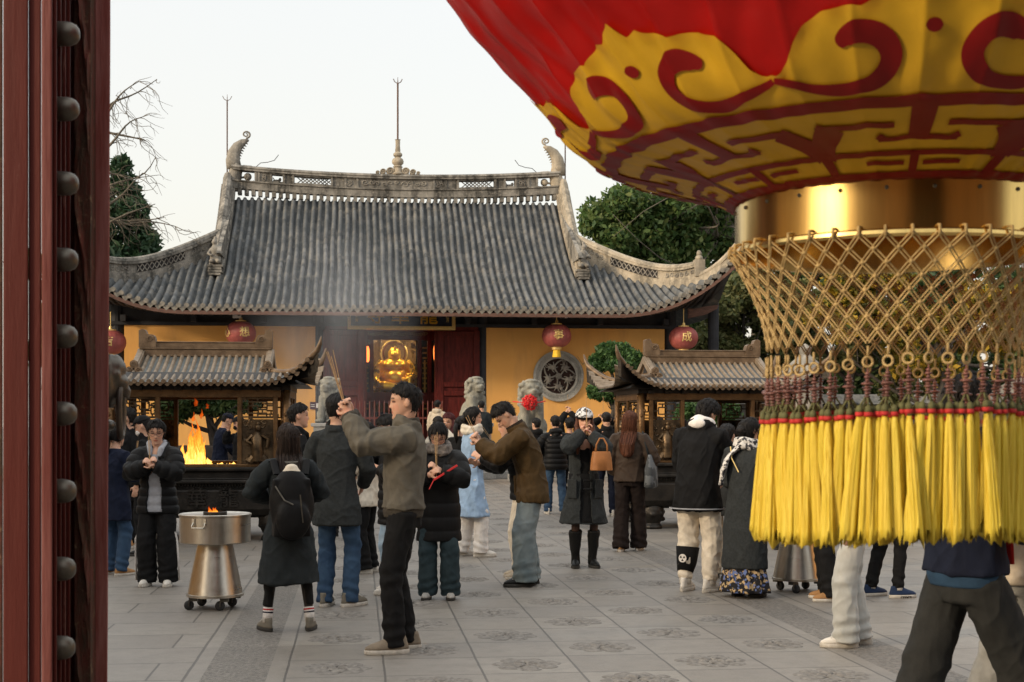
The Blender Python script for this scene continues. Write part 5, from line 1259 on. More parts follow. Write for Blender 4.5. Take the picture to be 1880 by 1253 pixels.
def mass(name, label, pts, nleaf, ls, mat, seed, Y, tr=.3, group='trees beyond the courtyard', elong=1.6, shell=.5):
    cl = []; 
    for px, py, r in pts:
        base = C(px, py, Y+random.uniform(-.6, .6)); cl += clumps(base, (r, r*.8, r*.8), 7, r*.42, seed+int(px), low=-.9)
    x0 = np.mean([q[0][0] for q in cl]); return tree(name, label, 'tree', (x0, Y+.5, 0), cl, nleaf, ls, mat, tr, seed, elong=elong, shell=shell, group=group)
mass('evergreen_tree', 'dense olive green tree between the hall and the lantern net', [(1370, 560, 1.3), (1400, 640, 1.5), (1340, 640, 1.2), (1420, 520, 1.2), (1390, 700, 1.3), (1330, 580, .9), (1460, 590, 1.4), (1470, 680, 1.4)], 26000, .14, 'olive', 11, 49)
mass('evergreen_tree', 'dark evergreen under the upturned right roof corner', [(1300, 610, 1.1), (1290, 690, 1.3), (1340, 530, .9), (1260, 650, 1.1), (1350, 720, 1.3), (1250, 740, 1.1)], 15000, .16, 'dark', 12, 53)
mass('evergreen_tree', 'dark tree behind the yellow leaves, right of the net', [(1560, 560, 2.0), (1680, 560, 2.0), (1800, 540, 2.2), (1600, 680, 1.8), (1740, 680, 2.0), (1860, 660, 2.2), (1500, 500, 1.6), (1640, 500, 1.6), (1920, 560, 2.2)], 22000, .2, 'dark', 13, 56)
mass('yellow_tree', 'tree with yellow autumn leaves seen through the lantern net', [(1600, 540, 1.1), (1700, 590, 1.2), (1780, 560, 1.2), (1660, 660, .9), (1740, 680, 1.0), (1820, 640, 1.2), (1540, 590, .9), (1860, 580, 1.1)], 15000, .13, 'yellow', 14, 40, tr=.2, shell=.2)
mass('yellow_tree', 'olive and green tree left of the yellow one behind the net', [(1500, 560, 1.1), (1560, 650, 1.2), (1620, 600, 1.0), (1500, 650, 1.0), (1590, 520, 1.0), (1640, 700, 1.0)], 14000, .13, 'olive', 15, 43, tr=.2, shell=.3)
mass('evergreen_tree', 'dark trees seen in the gap between hall and red door', [(210, 640, 1.2), (160, 700, 1.6), (130, 620, 1.5), (205, 740, 1.2), (100, 540, 1.6)], 12000, .17, 'dark', 16, 52)
mass('evergreen_tree', 'dark low trees closing the view under the yellow leaves', [(1450, 720, 1.5), (1520, 740, 1.6), (1600, 740, 1.6), (1680, 740, 1.7), (1760, 740, 1.7), (1840, 740, 1.7), (1900, 720, 1.8), (1560, 660, 1.5), (1720, 660, 1.6)], 16000, .22, 'dark', 17, 60)
# dark conifer left of the roof
cl = []
for k in range(22):
    z = k/21; px = 222+random.uniform(-1, 1)*(10+60*(1-z)); py = 480-185*z+random.uniform(-8, 8); r = .85-.5*z
    p = C(px, py, 58+random.uniform(-.5, .5)); cl.append((p, (r, r, r*.7), r*r))
for k in range(10): p = C(225+random.uniform(-40, 45), 500+25*k/2, 58); cl.append((p, (1.2, 1.2, .9), 1.4))
tree('conifer', 'dark conifer rising behind the left roof corner', 'tree', (C(215, 800, 58)[0], 58, 0), cl, 16000, .17, 'conifer', .3, 21, elong=2.4, top=C(212, 300, 58))
# bare tree, hanging twigs
bp_ = np.array([C(150, 900, 40)[0], 40, 0]); t = thing('bare_tree', 'leafless tree with drooping bare twigs beside the red door', 'tree', bp_)
b = MB(); P0 = limb(b, (0, 0, 0), C(175, 260, 40)-bp_, .28, .12, 1, .03)
for k, (px, py, q) in enumerate(((255, 150, .05), (288, 146, .02), (262, 215, .03), (285, 290, .02), (262, 318, .02), (285, 375, .02), (322, 416, .04), (300, 400, .02), (240, 330, .02), (270, 260, .02))):
    st = C(180+random.uniform(-6, 6), min(py+70, 420) if k < 6 else py-20, 40); Q = limb(b, st-bp_, C(px, py, 40)-bp_, .045, .010, 40+k, .07)
    for j in range(12):
        s = Q[random.randint(2, 8)]; e_ = s+np.array([random.uniform(-.1, .75), random.uniform(-.3, .3), random.uniform(-.75, .25)]); limb(b, s, e_, .011, .004, k*50+j, .12, 6)
        if j % 2: limb(b, (s+e_)/2, (s+e_)/2+np.array([random.uniform(0, .5), 0, random.uniform(-.6, .0)]), .007, .003, k*70+j, .1, 5)
b.build('branches', MAT['bark'], t, smooth=True)
# pruned podocarpus shrubs
def pads(name, label, pts, Y, base_px, n, ls, mat='pine', seed=31, tr=.10):
    cl = [(C(px, py, Y+dy), (rx, rx*.8, rz), rx*rz) for px, py, dy, rx, rz in pts]
    return tree(name, label, 'tree', (C(base_px, 800, Y)[0], Y, 0), cl, n, ls, mat, tr, seed, elong=2.2, shell=.72, nlimb=5, wig=.16, group='pruned podocarpus trees')
pads('pruned_tree', 'cloud pruned podocarpus with round pads beside the right bronze burner roof', ((1132, 648, 0, .40, .22), (1108, 662, .2, .34, .17), (1156, 660, -.2, .36, .2), (1120, 642, .1, .3, .16), (1140, 672, -.3, .38, .14), (1098, 674, 0, .22, .12), (1108, 722, 0, .36, .17), (1140, 733, 0, .3, .12), (1098, 715, 0, .25, .12)), 33, 1135, 14000, .065)
pads('pruned_tree', 'spreading podocarpus seen through the flames of the left burner', ((350, 738, 0, .6, .25), (400, 745, 0, .6, .22), (440, 740, 0, .45, .2), (320, 750, 0, .4, .3), (375, 725, 0, .8, .2)), 31, 385, 9000, .07, 'dark', 32, .16)
cl = clumps(C(1285, 770, 33), (.85, .7, .62), 14, .4, 33); tree('round_shrub', 'round clipped green shrub seen through the right burner', 'shrub', (C(1285, 800, 33)[0], 33, 0), cl, 14000, .06, 'pine', .08, 33, shell=.7, elong=2.0)
pt = thing('planter_pot', 'dark stone planter behind the flames of the left burner', 'planter', (C(385, 800, 31)[0], 31, 0)); b = MB(); b.lathe([(.45, 0), (.5, .05), (.46, .2), (.6, .75), (.72, .95), (.72, 1.05), (.62, 1.05), (.58, .9)], 24); b.build('pot', M('dark_pot', (.06, .045, .035), .7, bump=.3), pt, smooth=True, auto=40)
# stone incense tower behind the tassels
p = C(1478, 720, 30); t = thing('stone_tower', 'pale stone tower half hidden by the tassels beside the right burner', 'stone tower', (p[0], 30, 0))
b = MB(); b.lathe([(.5, 0), (.5, .5), (.42, .55), (.40, 1.6), (.46, 1.65), (.46, 1.75), (.40, 1.8), (.40, 2.5), (.55, 2.6), (.6, 2.66), (.3, 2.9), (.12, 3.05), (.16, 3.2), (.02, 3.3)], 8); b.build('tower', MAT['carved'], t, bevel=.01)
# courtyard walls closing the view
cw = thing('courtyard_wall', 'grey tiled courtyard wall right of the hall under the trees', 'wall', (19, 47, 0)); b = MB(); b.box((0, 0, 1.1), (19, .3, 2.2)); b.build('wall', M('grey_wall', (.12, .115, .105), .9), cw); b = MB(); b.prism([(-.4, 2.2), (.4, 2.2), (0, 2.55)], -9.5, 9.5, 0, fr=lambda u, v, w_: (w_, u, v)); b.build('coping', MAT['tileend'], cw)
# far low roof at the right edge
p = C(1868, 690, 38); t = thing('side_pavilion', 'small tiled pavilion roof at the right edge behind the tassels', 'pavilion', (p[0]+1.8, 38, 0))
b = MB(); b.prism([(-2, 2.4), (2, 2.4), (.15, 3.5), (-.15, 3.5)], -1.5, 1.5, 0, fr=lambda u, v, w_: (u, w_, v)); b.build('roof', MAT['tileend'], t); b = MB(); b.box((0, 0, 1.2), (3, 2.4, 2.4)); b.build('wall', MAT['darkwood'], t)
# side halls added out of view on both sides to dim the courtyard
for sg, x, lb in ((-1, -17.5, 'unseen side hall added at the left to shade the courtyard'), (1, 21.5, 'unseen side hall added at the right to shade the courtyard')):
    t = thing('shading_hall', lb, 'hall', (x, 17, 0)); b = MB(); b.box((0, 0, 2.6), (6, 30, 5.2)); b.build('wall', MAT['ochre'], t); b = MB(); b.prism([(-4.2, 5.2), (4.2, 5.2), (0, 8.4)], -16, 16, 0, fr=lambda u, v, w_: (u, w_, v)); b.build('roof', MAT['tileend'], t)
# drifting incense smoke
def smokemat():
    m = bpy.data.materials.new('smoke'); m.use_nodes = True; t = m.node_tree; t.nodes.clear(); x = NT(m)
    tc = t.nodes.new('ShaderNodeTexCoord'); sp = t.nodes.new('ShaderNodeSeparateXYZ'); t.links.new(tc.outputs['Generated'], sp.inputs[0])
    n = x.noise(x.map(tc.outputs['Object'], (1., 1., .55)), .9, 5, .6)
    f = x.m('SUBTRACT', n, .40)
    def fall(s): return x.m('SUBTRACT', 1., x.m('POWER', x.m('ABSOLUTE', x.m('SUBTRACT', x.m('MULTIPLY', s, 2.), 1.)), 2.))
    d = x.m('MULTIPLY', x.m('MAXIMUM', f, 0.), x.m('MULTIPLY', x.m('POWER', fall(sp.outputs['X']), 1.5), x.m('MULTIPLY', fall(sp.outputs['Z']), fall(sp.outputs['Y']))))
    v = t.nodes.new('ShaderNodeVolumePrincipled'); v.inputs['Color'].default_value = (.85, .88, .92, 1); x.v(x.m('MULTIPLY', d, .5), v.inputs['Density'])
    o = t.nodes.new('ShaderNodeOutputMaterial'); t.links.new(v.outputs[0], o.inputs['Volume']); return m
b = MB(); c = C(608, 650, 27); b.sphere((0, 0, 0), (1.9, 2, 2.3), 24, 16); so = b.build('smoke', smokemat(), loc=(c[0], 27, 3.2)); tag(so, 'thin bluish incense smoke drifting left of the doorway', 'smoke', kind='stuff')
# ------------------------------------------------------------------ people
MAT['skin'] = M('skin', (.50, .29, .20), .5, var=.06, vs=8, attr='tint', spec=.35)
N(MAT['skin'])['Principled BSDF'].inputs['Subsurface Weight'].default_value = .12
N(MAT['skin'])['Principled BSDF'].inputs['Subsurface Radius'].default_value = (.02, .008, .004)
def hairmat(name, c, c2):
    m, b, x, oc = newmat(name, .55, .18); n = x.noise(x.map(oc, (160, 160, 9)), 1., 4); x.t.links.new(x.mix(x.ramp(n, [(.35, 0.), (.7, 1.)]), c, c2), b.inputs['Base Color']); x.t.links.new(x.bump(n, .7, .006), b.inputs['Normal']); return m
MAT['hairblack'] = hairmat('black_hair', (.004, .0035, .0035), (.013, .010, .009)); MAT['hairbrown'] = hairmat('dark_brown_hair', (.008, .005, .004), (.028, .015, .010)); MAT['hairred'] = hairmat('auburn_hair', (.035, .012, .006), (.13, .045, .022)); MAT['hairwine'] = hairmat('wine_red_hair', (.03, .006, .007), (.10, .02, .02))
_cl = {}
def cloth(name, c, rough=.85, var=.14, vs=14, bump=.25, bs=220, sheen=0., col2=None):
    if name not in _cl: _cl[name] = M(name, c, rough, var=var, vs=vs, bump=bump, bs=bs, sheen=sheen, col2=col2, spec=.12)
    return _cl[name]
def denim(name, c, c2):
    if name not in _cl:
        m, b, x, oc = newmat(name, .85, .2); n = x.noise(oc, 3.2, 6, .6); n2 = x.noise(oc, 320, 3)
        x.t.links.new(x.mix(x.ramp(n, [(.36, 0.), (.64, 1.)]), c, c2), b.inputs['Base Color']); x.t.links.new(x.bump(n2, .3, .003), b.inputs['Normal']); _cl[name] = m
    return _cl[name]
def patterned(name, c, c2, scale, thr=.5, extra=None):
    if name not in _cl:
        m, b, x, oc = newmat(name, .85, .2); n = x.noise(oc, scale, 3, .6); col = x.mix(x.ramp(n, [(thr-.02, 0.), (thr+.02, 1.)]), c, c2)
        if extra: n3 = x.noise(x.map(oc, (1.3, .9, 1.1)), scale*.7, 3); col = x.mix(x.ramp(n3, [(.56, 0.), (.6, 1.)]), col, extra)
        x.t.links.new(col, b.inputs['Base Color']); _cl[name] = m
    return _cl[name]
MAT['sole'] = M('shoe_sole', (.45, .42, .37), .7, var=.2, vs=20); MAT['soledark'] = M('dark_sole', (.025, .023, .02), .8)
MAT['glasses'] = M('glasses_frame', (.03, .02, .015), .3, spec=.6); MAT['incense'] = M('incense_stick', (.42, .26, .12), .8, var=.2, vs=40); MAT['redstick'] = M('red_incense_pack', (.45, .02, .02), .5)

# ---- head surface
def _tab(t, xs, ys): return np.interp(t, xs, ys)
_HT = [-1, -.95, -.85, -.7, -.5, -.25, 0, .25, .5, .75, .9, .97, 1]
_HW = [.004, .024, .038, .050, .060, .0675, .0715, .0755, .0735, .058, .038, .02, .004]
_HF = [.068, .084, .090, .087, .0875, .088, .086, .0925, .0865, .064, .040, .022, .0]
_HB = [.058, .035, .005, -.028, -.062, -.088, -.1, -.105, -.1, -.075, -.046, -.026, -.004]
def head_grid(n=56, k=44, hair=None, face=True):
    a = np.linspace(0, 2*math.pi, n, endpoint=False); ph = np.linspace(-1, 1, k); t = np.sin(ph*math.pi/2)
    W, YF_, YB = _tab(t, _HT, _HW), _tab(t, _HT, _HF), _tab(t, _HT, _HB)
    A, T = np.meshgrid(a, t); S, Cc = np.sin(A), np.cos(A)
    w_ = W[:, None]; cy = ((YF_+YB)/2)[:, None]; ry = ((YF_-YB)/2)[:, None]
    X = w_*np.sign(S)*np.abs(S)**.92; Y = cy+ry*Cc; Z = T*.115
    if face:
        fr = (Cc > 0)
        nose = np.interp(Z, [-.05, -.038, -.027, -.012, .012, .03], [0, .25, 1., .75, .32, 0])*np.exp(-(X/np.where(Z < -.015, .0125, .0095))**2)*.023
        eye = -.0075*np.exp(-((np.abs(X)-.031)/.017)**2-((Z-.008)/.012)**2); brow = .003*np.exp(-((np.abs(X)-.03)/.02)**2-((Z-.03)/.008)**2)
        lip = .0055*np.exp(-(X/.021)**2)*(np.exp(-((Z+.055)/.0045)**2)+np.exp(-((Z+.066)/.005)**2)); chin = .003*np.exp(-(X/.02)**2-((Z+.1)/.012)**2); fold = -.003*np.exp(-(X/.02)**2-((Z+.08)/.006)**2)
        Y = Y+np.where(fr, nose+eye+brow+lip+chin+fold, 0)
    return X, Y, Z, A, T
def grid_closed(b, G):        # (k,n,3) wrapped in n, capped
    b.rings([g for g in G])
class Fig: pass
def rotm(pitch=0, yaw=0, roll=0): return np.array(Euler((-pitch, roll, yaw), 'XYZ').to_matrix())    # pitch>0 looks down
def ik(a, c, l1, l2, hint):
    a, c = np.array(a, float), np.array(c, float); d = c-a; L = np.linalg.norm(d); L2 = min(L, (l1+l2)*.995); c = a+d/L*L2; d = d/L; L = L2
    x = (l1*l1-l2*l2+L*L)/(2*L); h = math.sqrt(max(0, l1*l1-x*x)); hv = np.array(hint, float); hv -= d*np.dot(hv, d); hv /= np.linalg.norm(hv)+1e-9
    return a+d*x+hv*h, c
def ell(c, x, y, rx, ry, n=20, p=1.): 
    a = np.linspace(0, 2*math.pi, n, endpoint=False); ca, sa = np.cos(a), np.sin(a)
    return np.array(c)+np.outer(np.sign(ca)*np.abs(ca)**p*rx, x)+np.outer(np.sign(sa)*np.abs(sa)**p*ry, y)
def dist_seg(P, a, c):
    d = c-a; L2 = np.dot(d, d)+1e-9; t = np.clip(((P-a) @ d)/L2, 0, 1); return np.linalg.norm(P-(a+t[:, None]*d), axis=1), t*math.sqrt(L2)
def person(label, at, face=0., H=1.72, build=1., lean=0., nod=0., hyaw=0., hroll=0., neck=None, rh=None, lh=None, rhint=(.6, -.5, -.6), lhint=(-.6, -.5, -.6), hands='relax', feet=((.10, 0, -.15), (-.10, .0, .15)), vox=.0065, twist=0.,
           top=('jacket', None), hem=.5, flare=.0, thick=.03, puff=0., collar=.0, hood=None, sleeve=None, inner=None, pants=None, leg=(.085, .065, .062), pants_len=0., cuff=None, skirt=None, shoes=None, hair=('short', 'hairblack'), hat=None, glasses=False, scarf=None, tail=True, mask=None, group='worshippers in the temple courtyard', open_front=0., wrinkle=1., cuffband=None, socks=None, skin=(1, 1, 1), beard=None, quilt=.085, boots=None, tights=None, waist=None, crown=1.):
    s = H/1.75; f = Fig(); Rz = np.array(Euler((0, 0, R_(face))).to_matrix())
    base = np.array([at[0], at[1], at[2] if len(at) > 2 else 0.])
    lean, nod, hyaw, hroll = R_(lean), R_(nod), R_(hyaw), R_(hroll); neck = lean*.9+nod*.5 if neck is None else R_(neck)
    # joints in local space
    P = np.array([0, -.10*math.sin(lean)*s, .945*s]); ks = np.linspace(0, 1, 9); pts = [P]
    for i in range(8):
        an = lean*(.35+1.1*(i+.5)/8); pts.append(pts[-1]+np.array([0, math.sin(an), math.cos(an)])*(.548*s/8))
    spine = np.array(pts); NB = spine[-1]; up = spine[-1]-spine[-2]; up /= np.linalg.norm(up)
    tw = R_(twist)
    sx_ = np.array([math.cos(tw), math.sin(tw), 0.])
    bk = np.cross(up, sx_); bk /= np.linalg.norm(bk)           # forward-ish
    fwd = np.cross(up, sx_)
    shc = NB-up*.065*s-fwd*0
    HC = NB+np.array([0, math.sin(neck), math.cos(neck)])*.155*s+np.array([0, .018*s, 0]); HR = rotm(nod, hyaw, hroll); hs = .985*(H/1.75)**.6*1.02
    f.HC, f.HR, f.hs = HC, HR, hs
    sw = .160*s*build**.5
    SH = {1: shc+sx_*sw, -1: shc-sx_*sw}
    hand_t = {1: rh, -1: lh}; EL, WR = {}, {}
    for sd in (1, -1):
        tg = hand_t[sd]
        if tg is None: tg = SH[sd]+np.array([sd*.07, .05, -.545])*s
        hint = rhint if sd == 1 else lhint
        EL[sd], WR[sd] = ik(SH[sd], np.array(tg), .29*s, .255*s, hint)
    HIP = {sd: P+np.array([sd*.088*s, 0, -.02*s]) for sd in (1, -1)}; AN, KN, FR = {}, {}, {}
    for sd, ft in ((1, feet[0]), (-1, feet[1])):
        AN[sd] = np.array([ft[0], ft[1], .085*s+(ft[3] if len(ft) > 3 else 0)]); FR[sd] = ft[2]
        KN[sd], AN[sd] = ik(HIP[sd], AN[sd], .425*s, .425*s, (.08*sd-math.sin(ft[2])*.6, 1, 0))
    bw = build
    # ---- body (one continuous skin surface)
    b = MB()
    X, Y, Z, A, T = head_grid(); G = np.stack([X, Y, Z], -1)*hs @ HR.T+HC; grid_closed(b, G)
    for sd in (1, -1): b.sphere(HC+HR @ (np.array([sd*.0775, -.012, -.004])*hs), np.array([.010, .019, .031])*hs, 10, 8, R=HR @ np.array(Euler((.15, 0, sd*.35)).to_matrix()))
    b.tube([NB-up*.06*s, NB+(HC-NB)*.35, HC+HR @ np.array([0, -.02, -.05])*hs], np.array([.066, .056, .058])*s*(.92+.08*bw), 14)
    R_s = []; tr = [(.0, .165, .115), (.25, .14, .10), (.5, .15, .11), (.75, .165, .11), (.9, .15, .09), (1., .06, .055)]
    for t, rx, ry in tr:
        i = t*8; q = spine[min(8, int(i))]+(spine[min(8, int(i)+1)]-spine[min(8, int(i))])*(i-int(i)); R_s.append(ell(q, sx_, np.cross(up, sx_), rx*s*.93*bw, ry*s*.93*bw))
    b.rings(R_s); b.sphere(P-[0, 0, .02*s], np.array([.135, .095, .10])*s*bw)
    for sd in (1, -1):
        b.tube([shc+(SH[sd]-shc)*.5, SH[sd], (SH[sd]+EL[sd])/2, EL[sd], EL[sd]+(WR[sd]-EL[sd])*.35, WR[sd]], np.array([.055, .052, .045, .038, .040, .027])*s, 12)
        lk = np.array([.085, .075, .055, .055, .04, .036])*s*(.9 if pants else .88)
        b.tube([HIP[sd]+[0, 0, .03*s], HIP[sd]+(KN[sd]-HIP[sd])*.35, KN[sd], KN[sd]+(AN[sd]-KN[sd])*.3, KN[sd]+(AN[sd]-KN[sd])*.8, AN[sd]-[0, 0, .04*s]], lk, 12)
        # hand: palm, four fingers, thumb
        d = WR[sd]-EL[sd]; d /= np.linalg.norm(d); grip = hands in ('pray', 'grip') or hands == ('r' if sd == 1 else 'l')
        if grip:
            inn = np.array([-sd, .0, .0]); inn = inn-d*np.dot(inn, d); inn /= np.linalg.norm(inn)+1e-9
            hd = d*.75+np.array([0, .25, .75])*.55; hd /= np.linalg.norm(hd)
        else:
            inn = np.array([-sd, .35, 0.]); inn = inn-d*np.dot(inn, d); inn /= np.linalg.norm(inn)+1e-9; hd = d
        sdv = np.cross(hd, inn)*1.; sdv /= np.linalg.norm(sdv)+1e-9
        inn = np.cross(sdv, hd)*1.; 
        if inn @ np.array([-sd, 0, 0]) < 0 and grip: inn = -inn
        pc = WR[sd]+hd*.045*s; Rm = np.stack([sdv, inn, hd], 1)
        b.sphere(pc, np.array([.040, .017, .055])*s, 12, 8, R=Rm); b.tube([WR[sd]-d*.03*s, WR[sd]+hd*.02*s], [.028*s, .03*s], 10)
        curl = 1.25 if grip else .45
        for k, (off, L) in enumerate(((-.030, .068), (-.010, .078), (.010, .073), (.029, .058))):
            p = pc+sdv*off*s+hd*.042*s; an = .15+.1*k*0; PP = [p]
            for q in range(3):
                an += curl*(.55 if q == 0 else .75); dirv = hd*math.cos(an)+inn*math.sin(an); PP.append(PP[-1]+dirv*L*s*(.42, .33, .25)[q])
            b.tube(PP, np.array([.0095, .009, .0085, .007])*s, 7)
        ths = 1 if (sdv @ np.array([0, 1, .2])) > 0 else -1
        p = pc+sdv*ths*.030*s-hd*.025*s; b.tube([p, p+(sdv*ths*.8+hd*.5+inn*.4)*.034*s, p+(sdv*ths*.6+hd*1.2+inn*.9)*.045*s], np.array([.013, .0105, .009])*s, 7)
    V, F = b.arr(); me = voxel(V, F, vox, 2, .45)
    Vb = getv(me); L = (Vb-HC) @ HR/hs; x, y, z = L.T; tint = np.ones((len(Vb), 3)); fr = (y > .045) & (np.abs(x) < .07) & (np.abs(z) < .13)
    tint *= np.array(skin)
    ax_ = np.abs(x)
    lips = fr & (((x/.023)**2+((z+.060)/.0085)**2) < 1); tint[lips] *= (.72, .42, .42)
    eyes = fr & (np.abs(z-.008+.1*(ax_-.031)) < .0042) & (np.abs(ax_-.031) < .0155); tint[eyes] *= (.10, .10, .12)
    lid = fr & ~eyes & ((((ax_-.031)/.019)**2+((z-.009)/.011)**2) < 1); tint[lid] *= (.80, .72, .72)
    brow = fr & (np.abs(z-.030-.004*np.cos((ax_-.03)*60)) < .0042) & (np.abs(ax_-.031) < .018); tint[brow] *= (.13, .12, .13)
    nos = fr & (np.abs(z+.036) < .004) & (np.abs(ax_-.007) < .004); tint[nos] *= (.45, .35, .35)
    chk = fr & ((((ax_-.042)/.022)**2+((z+.03)/.022)**2) < 1); tint[chk] *= (1.02, .9, .88)
    if tights is not None: tint[Vb[:, 2] < P[2]] = np.array(tights)
    setcol(me, 'tint', tint); body = link_mesh('person', me, MAT['skin'], None, smooth=True, loc=base, rot=(0, 0, R_(face)))
    tag(body, label, 'person', group); f.o = body; f.s = s
    bones = [(shc, SH[1]), (SH[1], EL[1]), (EL[1], WR[1]), (shc, SH[-1]), (SH[-1], EL[-1]), (EL[-1], WR[-1])]
    def cl_finish(me, seed, amp, pf=0., zone=None, q=None):
        V = getv(me); Nn = vnormals(me); dsp = np.zeros(len(V)); seed = (seed*7) % 97
        if pf:
            q = q or quilt
            ds = [dist_seg(V, a_, c_) for a_, c_ in bones[1:3]+bones[4:6]]; D = np.array([d_ for d_, _ in ds]); par = np.array([t_ for _, t_ in ds]); par[1] += .29*s; par[3] += .29*s; bi = D.argmin(0)
            u = np.where(D.min(0) < .075*s+thick, par[bi, np.arange(len(V))], V[:, 2]); dsp += pf*(np.abs(np.sin(math.pi*u/q))**.55-.65)
        rd = lambda Q, sc, sd_: (1-np.minimum(1, np.abs(vnoise(Q, sc, sd_))*1.7))**2
        VD = np.stack([V[:, 0]*.8+V[:, 2]*.6, V[:, 1], (V[:, 2]*.8-V[:, 0]*.6)*.45], 1); VE = np.stack([V[:, 0]*.7-V[:, 2]*.7, V[:, 1], (V[:, 2]*.7+V[:, 0]*.7)*.4], 1)
        dsp += amp*(.5*vnoise(V*[1, 1, .6], 8, seed)+1.5*(rd(V*[1, 1, .32], 13, seed)-.3)+1.3*(rd(VD, 17, seed+1)-.3)+1.1*(rd(VE, 24, seed+2)-.3)) if not pf else amp*.6*vnoise(V, 16, seed)
        # folds near bent joints
        for j in (EL[1], EL[-1], KN[1], KN[-1]):
            d_ = np.linalg.norm(V-j, axis=1); dsp += amp*1.2*np.exp(-(d_/(.12*s))**2)*np.sin(V @ np.array([17., 13, 58])/s+seed+2*vnoise(V, 9, seed))
        setv(me, V+Nn*dsp[:, None])
    # ---- trousers
    if pants is not None:
        b = MB(); R0 = [ell(P+[0, 0, zz*s], np.array([1, 0, 0]), np.array([0, 1, 0]), rx*s*bw, ry*s*bw) for zz, rx, ry in ((-.12, .150, .112), (-.03, .168, .125), (.05, .160, .120), (.15, .140, .104))]; R0 = [(r_-r_.mean(0))*[.90, .90, 1]+r_.mean(0) for r_ in R0] if hem < .5 else R0; b.rings(R0)
        for sd in (1, -1):
            q = AN[sd]+np.array([0, -.005, (-.035+pants_len)*s]); k_ = KN[sd]; h_ = HIP[sd]; L_ = leg
            path = [h_+[0, 0, .0], h_+(k_-h_)*.3, h_+(k_-h_)*.7, k_, k_+(q-k_)*.35, k_+(q-k_)*.75, q]
            rr_ = np.interp([0, .15, .35, .5, .65, .85, 1], [0, .5, 1], [max(.088, L_[0]*.95), L_[1]*.96, L_[2]*.94])*s; rr_[0] = .092*s*bw; rr_[1] = max(rr_[1], .086*s)*bw**.5
            b.tube(path, rr_, 16, ry=rr_*1.06)
        V, F = b.arr(); me = voxel(V, F, max(vox, .008), 3); cl_finish(me, int(abs(at[0]*31)), .0042*wrinkle)
        # stacked folds above the shoes
        V = getv(me); Nn = vnormals(me); w_ = np.exp(-((V[:, 2]-.14*s)/(.09*s))**2); setv(me, V+Nn*(w_*.0055*np.sin(V[:, 2]*70/s+V[:, 1]*22+V[:, 0]*16+2.5*vnoise(V, 7, 2)))[:, None])
        tr_ = link_mesh('trousers', me, pants, body, smooth=True)
        if cuff is not None:
            b = MB()
            for sd in (1, -1): q = AN[sd]+np.array([0, -.005, (-.02+pants_len)*s]); b.tube([q-[0, 0, .012], q+[0, 0, .06]], [(leg[2]+.012)*s]*2, 18)
            b.build('turn_up', cuff, body, smooth=True, auto=40)
    if skirt is not None:      # (material, top z frac of P, bottom z, r top, r bottom)
        m_, zt_, zb_, r0, r1 = skirt; b = MB(); rows = []; a = np.linspace(0, 2*math.pi, 72, endpoint=False)
        for t in np.linspace(0, 1, 24):
            r = (r0+(r1-r0)*t)*s; w_ = 1+.08*t*np.sin(a*11)+.05*t*np.sin(a*5+1); rows.append(np.stack([r*w_*np.cos(a), r*.8*w_*np.sin(a), np.full(72, (zt_+(zb_-zt_)*t)*s)], 1)+[P[0], P[1], 0])
        b.rings(rows); b.build('skirt', m_, body, smooth=True)
    # ---- upper garment
    tk = thick*.62; bt = bw*.92
    if top[1] is not None:
        b = MB(); fwd_ = np.cross(up, sx_); RR = []
        hz = hem*H      # hem height above ground
        zs_ = np.linspace(hz, P[2]-.02*s, max(2, int((P[2]-hz)/(.07*s))+1)) if hz < P[2]-.02*s else []
        for z in zs_[:-1] if len(zs_) else []:
            t = (P[2]-z)/(.5*s); fl = flare*t; ex_ = .012*np.sin(np.linspace(0, 2*math.pi, 28, endpoint=False)*5+.5)*min(1, t*1.2)*(1 if flare > .05 else .4)
            e_ = ell([P[0], P[1]-.02*t*math.sin(lean), z], np.array([1., 0, 0]), np.array([0, 1., 0]), (.172*bt+tk+fl)*s, (.128*bt+tk+fl*.85)*s, 28, .92)
            xs_l, ys_l = [], []
            for sd in (1, -1):
                for a_, c_ in ((HIP[sd], KN[sd]), (KN[sd], AN[sd])):
                    if c_[2]-.001 <= z <= a_[2]+.001:
                        q_ = a_+(c_-a_)*((a_[2]-z)/(a_[2]-c_[2]+1e-6)); lr_ = (max(.09, leg[0]*.96) if z > KN[sd][2] else leg[1]*.97)*s+.022; xs_l += [q_[0]-lr_, q_[0]+lr_]; ys_l += [q_[1]-lr_, q_[1]+lr_]
            if xs_l and pants is not None:
                lo, hi = e_.min(0), e_.max(0); lo2 = np.minimum(lo[:2], [min(xs_l), min(ys_l)]); hi2 = np.maximum(hi[:2], [max(xs_l), max(ys_l)]); e_[:, :2] = (e_[:, :2]-(lo[:2]+hi[:2])/2)/((hi[:2]-lo[:2])/2)*((hi2-lo2)/2)+(lo2+hi2)/2
            ctr = np.array([*e_.mean(0)[:2], z]); e_ = ctr+(e_-ctr)*(1+ex_[:, None]*2.2); RR.append(e_)
        W_ = waist if waist is not None else 1.
        prof = [(0., .172*bt+tk, .128*bt+tk), (.22, (.152*bt+tk)*W_, (.118*bt+tk)*W_), (.45, .160*bt+tk, .124*bt+tk), (.68, .168*bt+tk*.9, .124*bt+tk*.85), (.82, .160*bt+tk*.7, .106*bt+tk*.6), (.91, .122*bt+tk*.45, .088+tk*.4), (.96, .092+tk*.3, .078+tk*.3), (1.02, .070+tk*.3, .066+tk*.3)]
        st = 0.
        if hz > P[2]: st = min(.9, (hz-P[2])/(.565*s))
        tq = np.array(prof).T
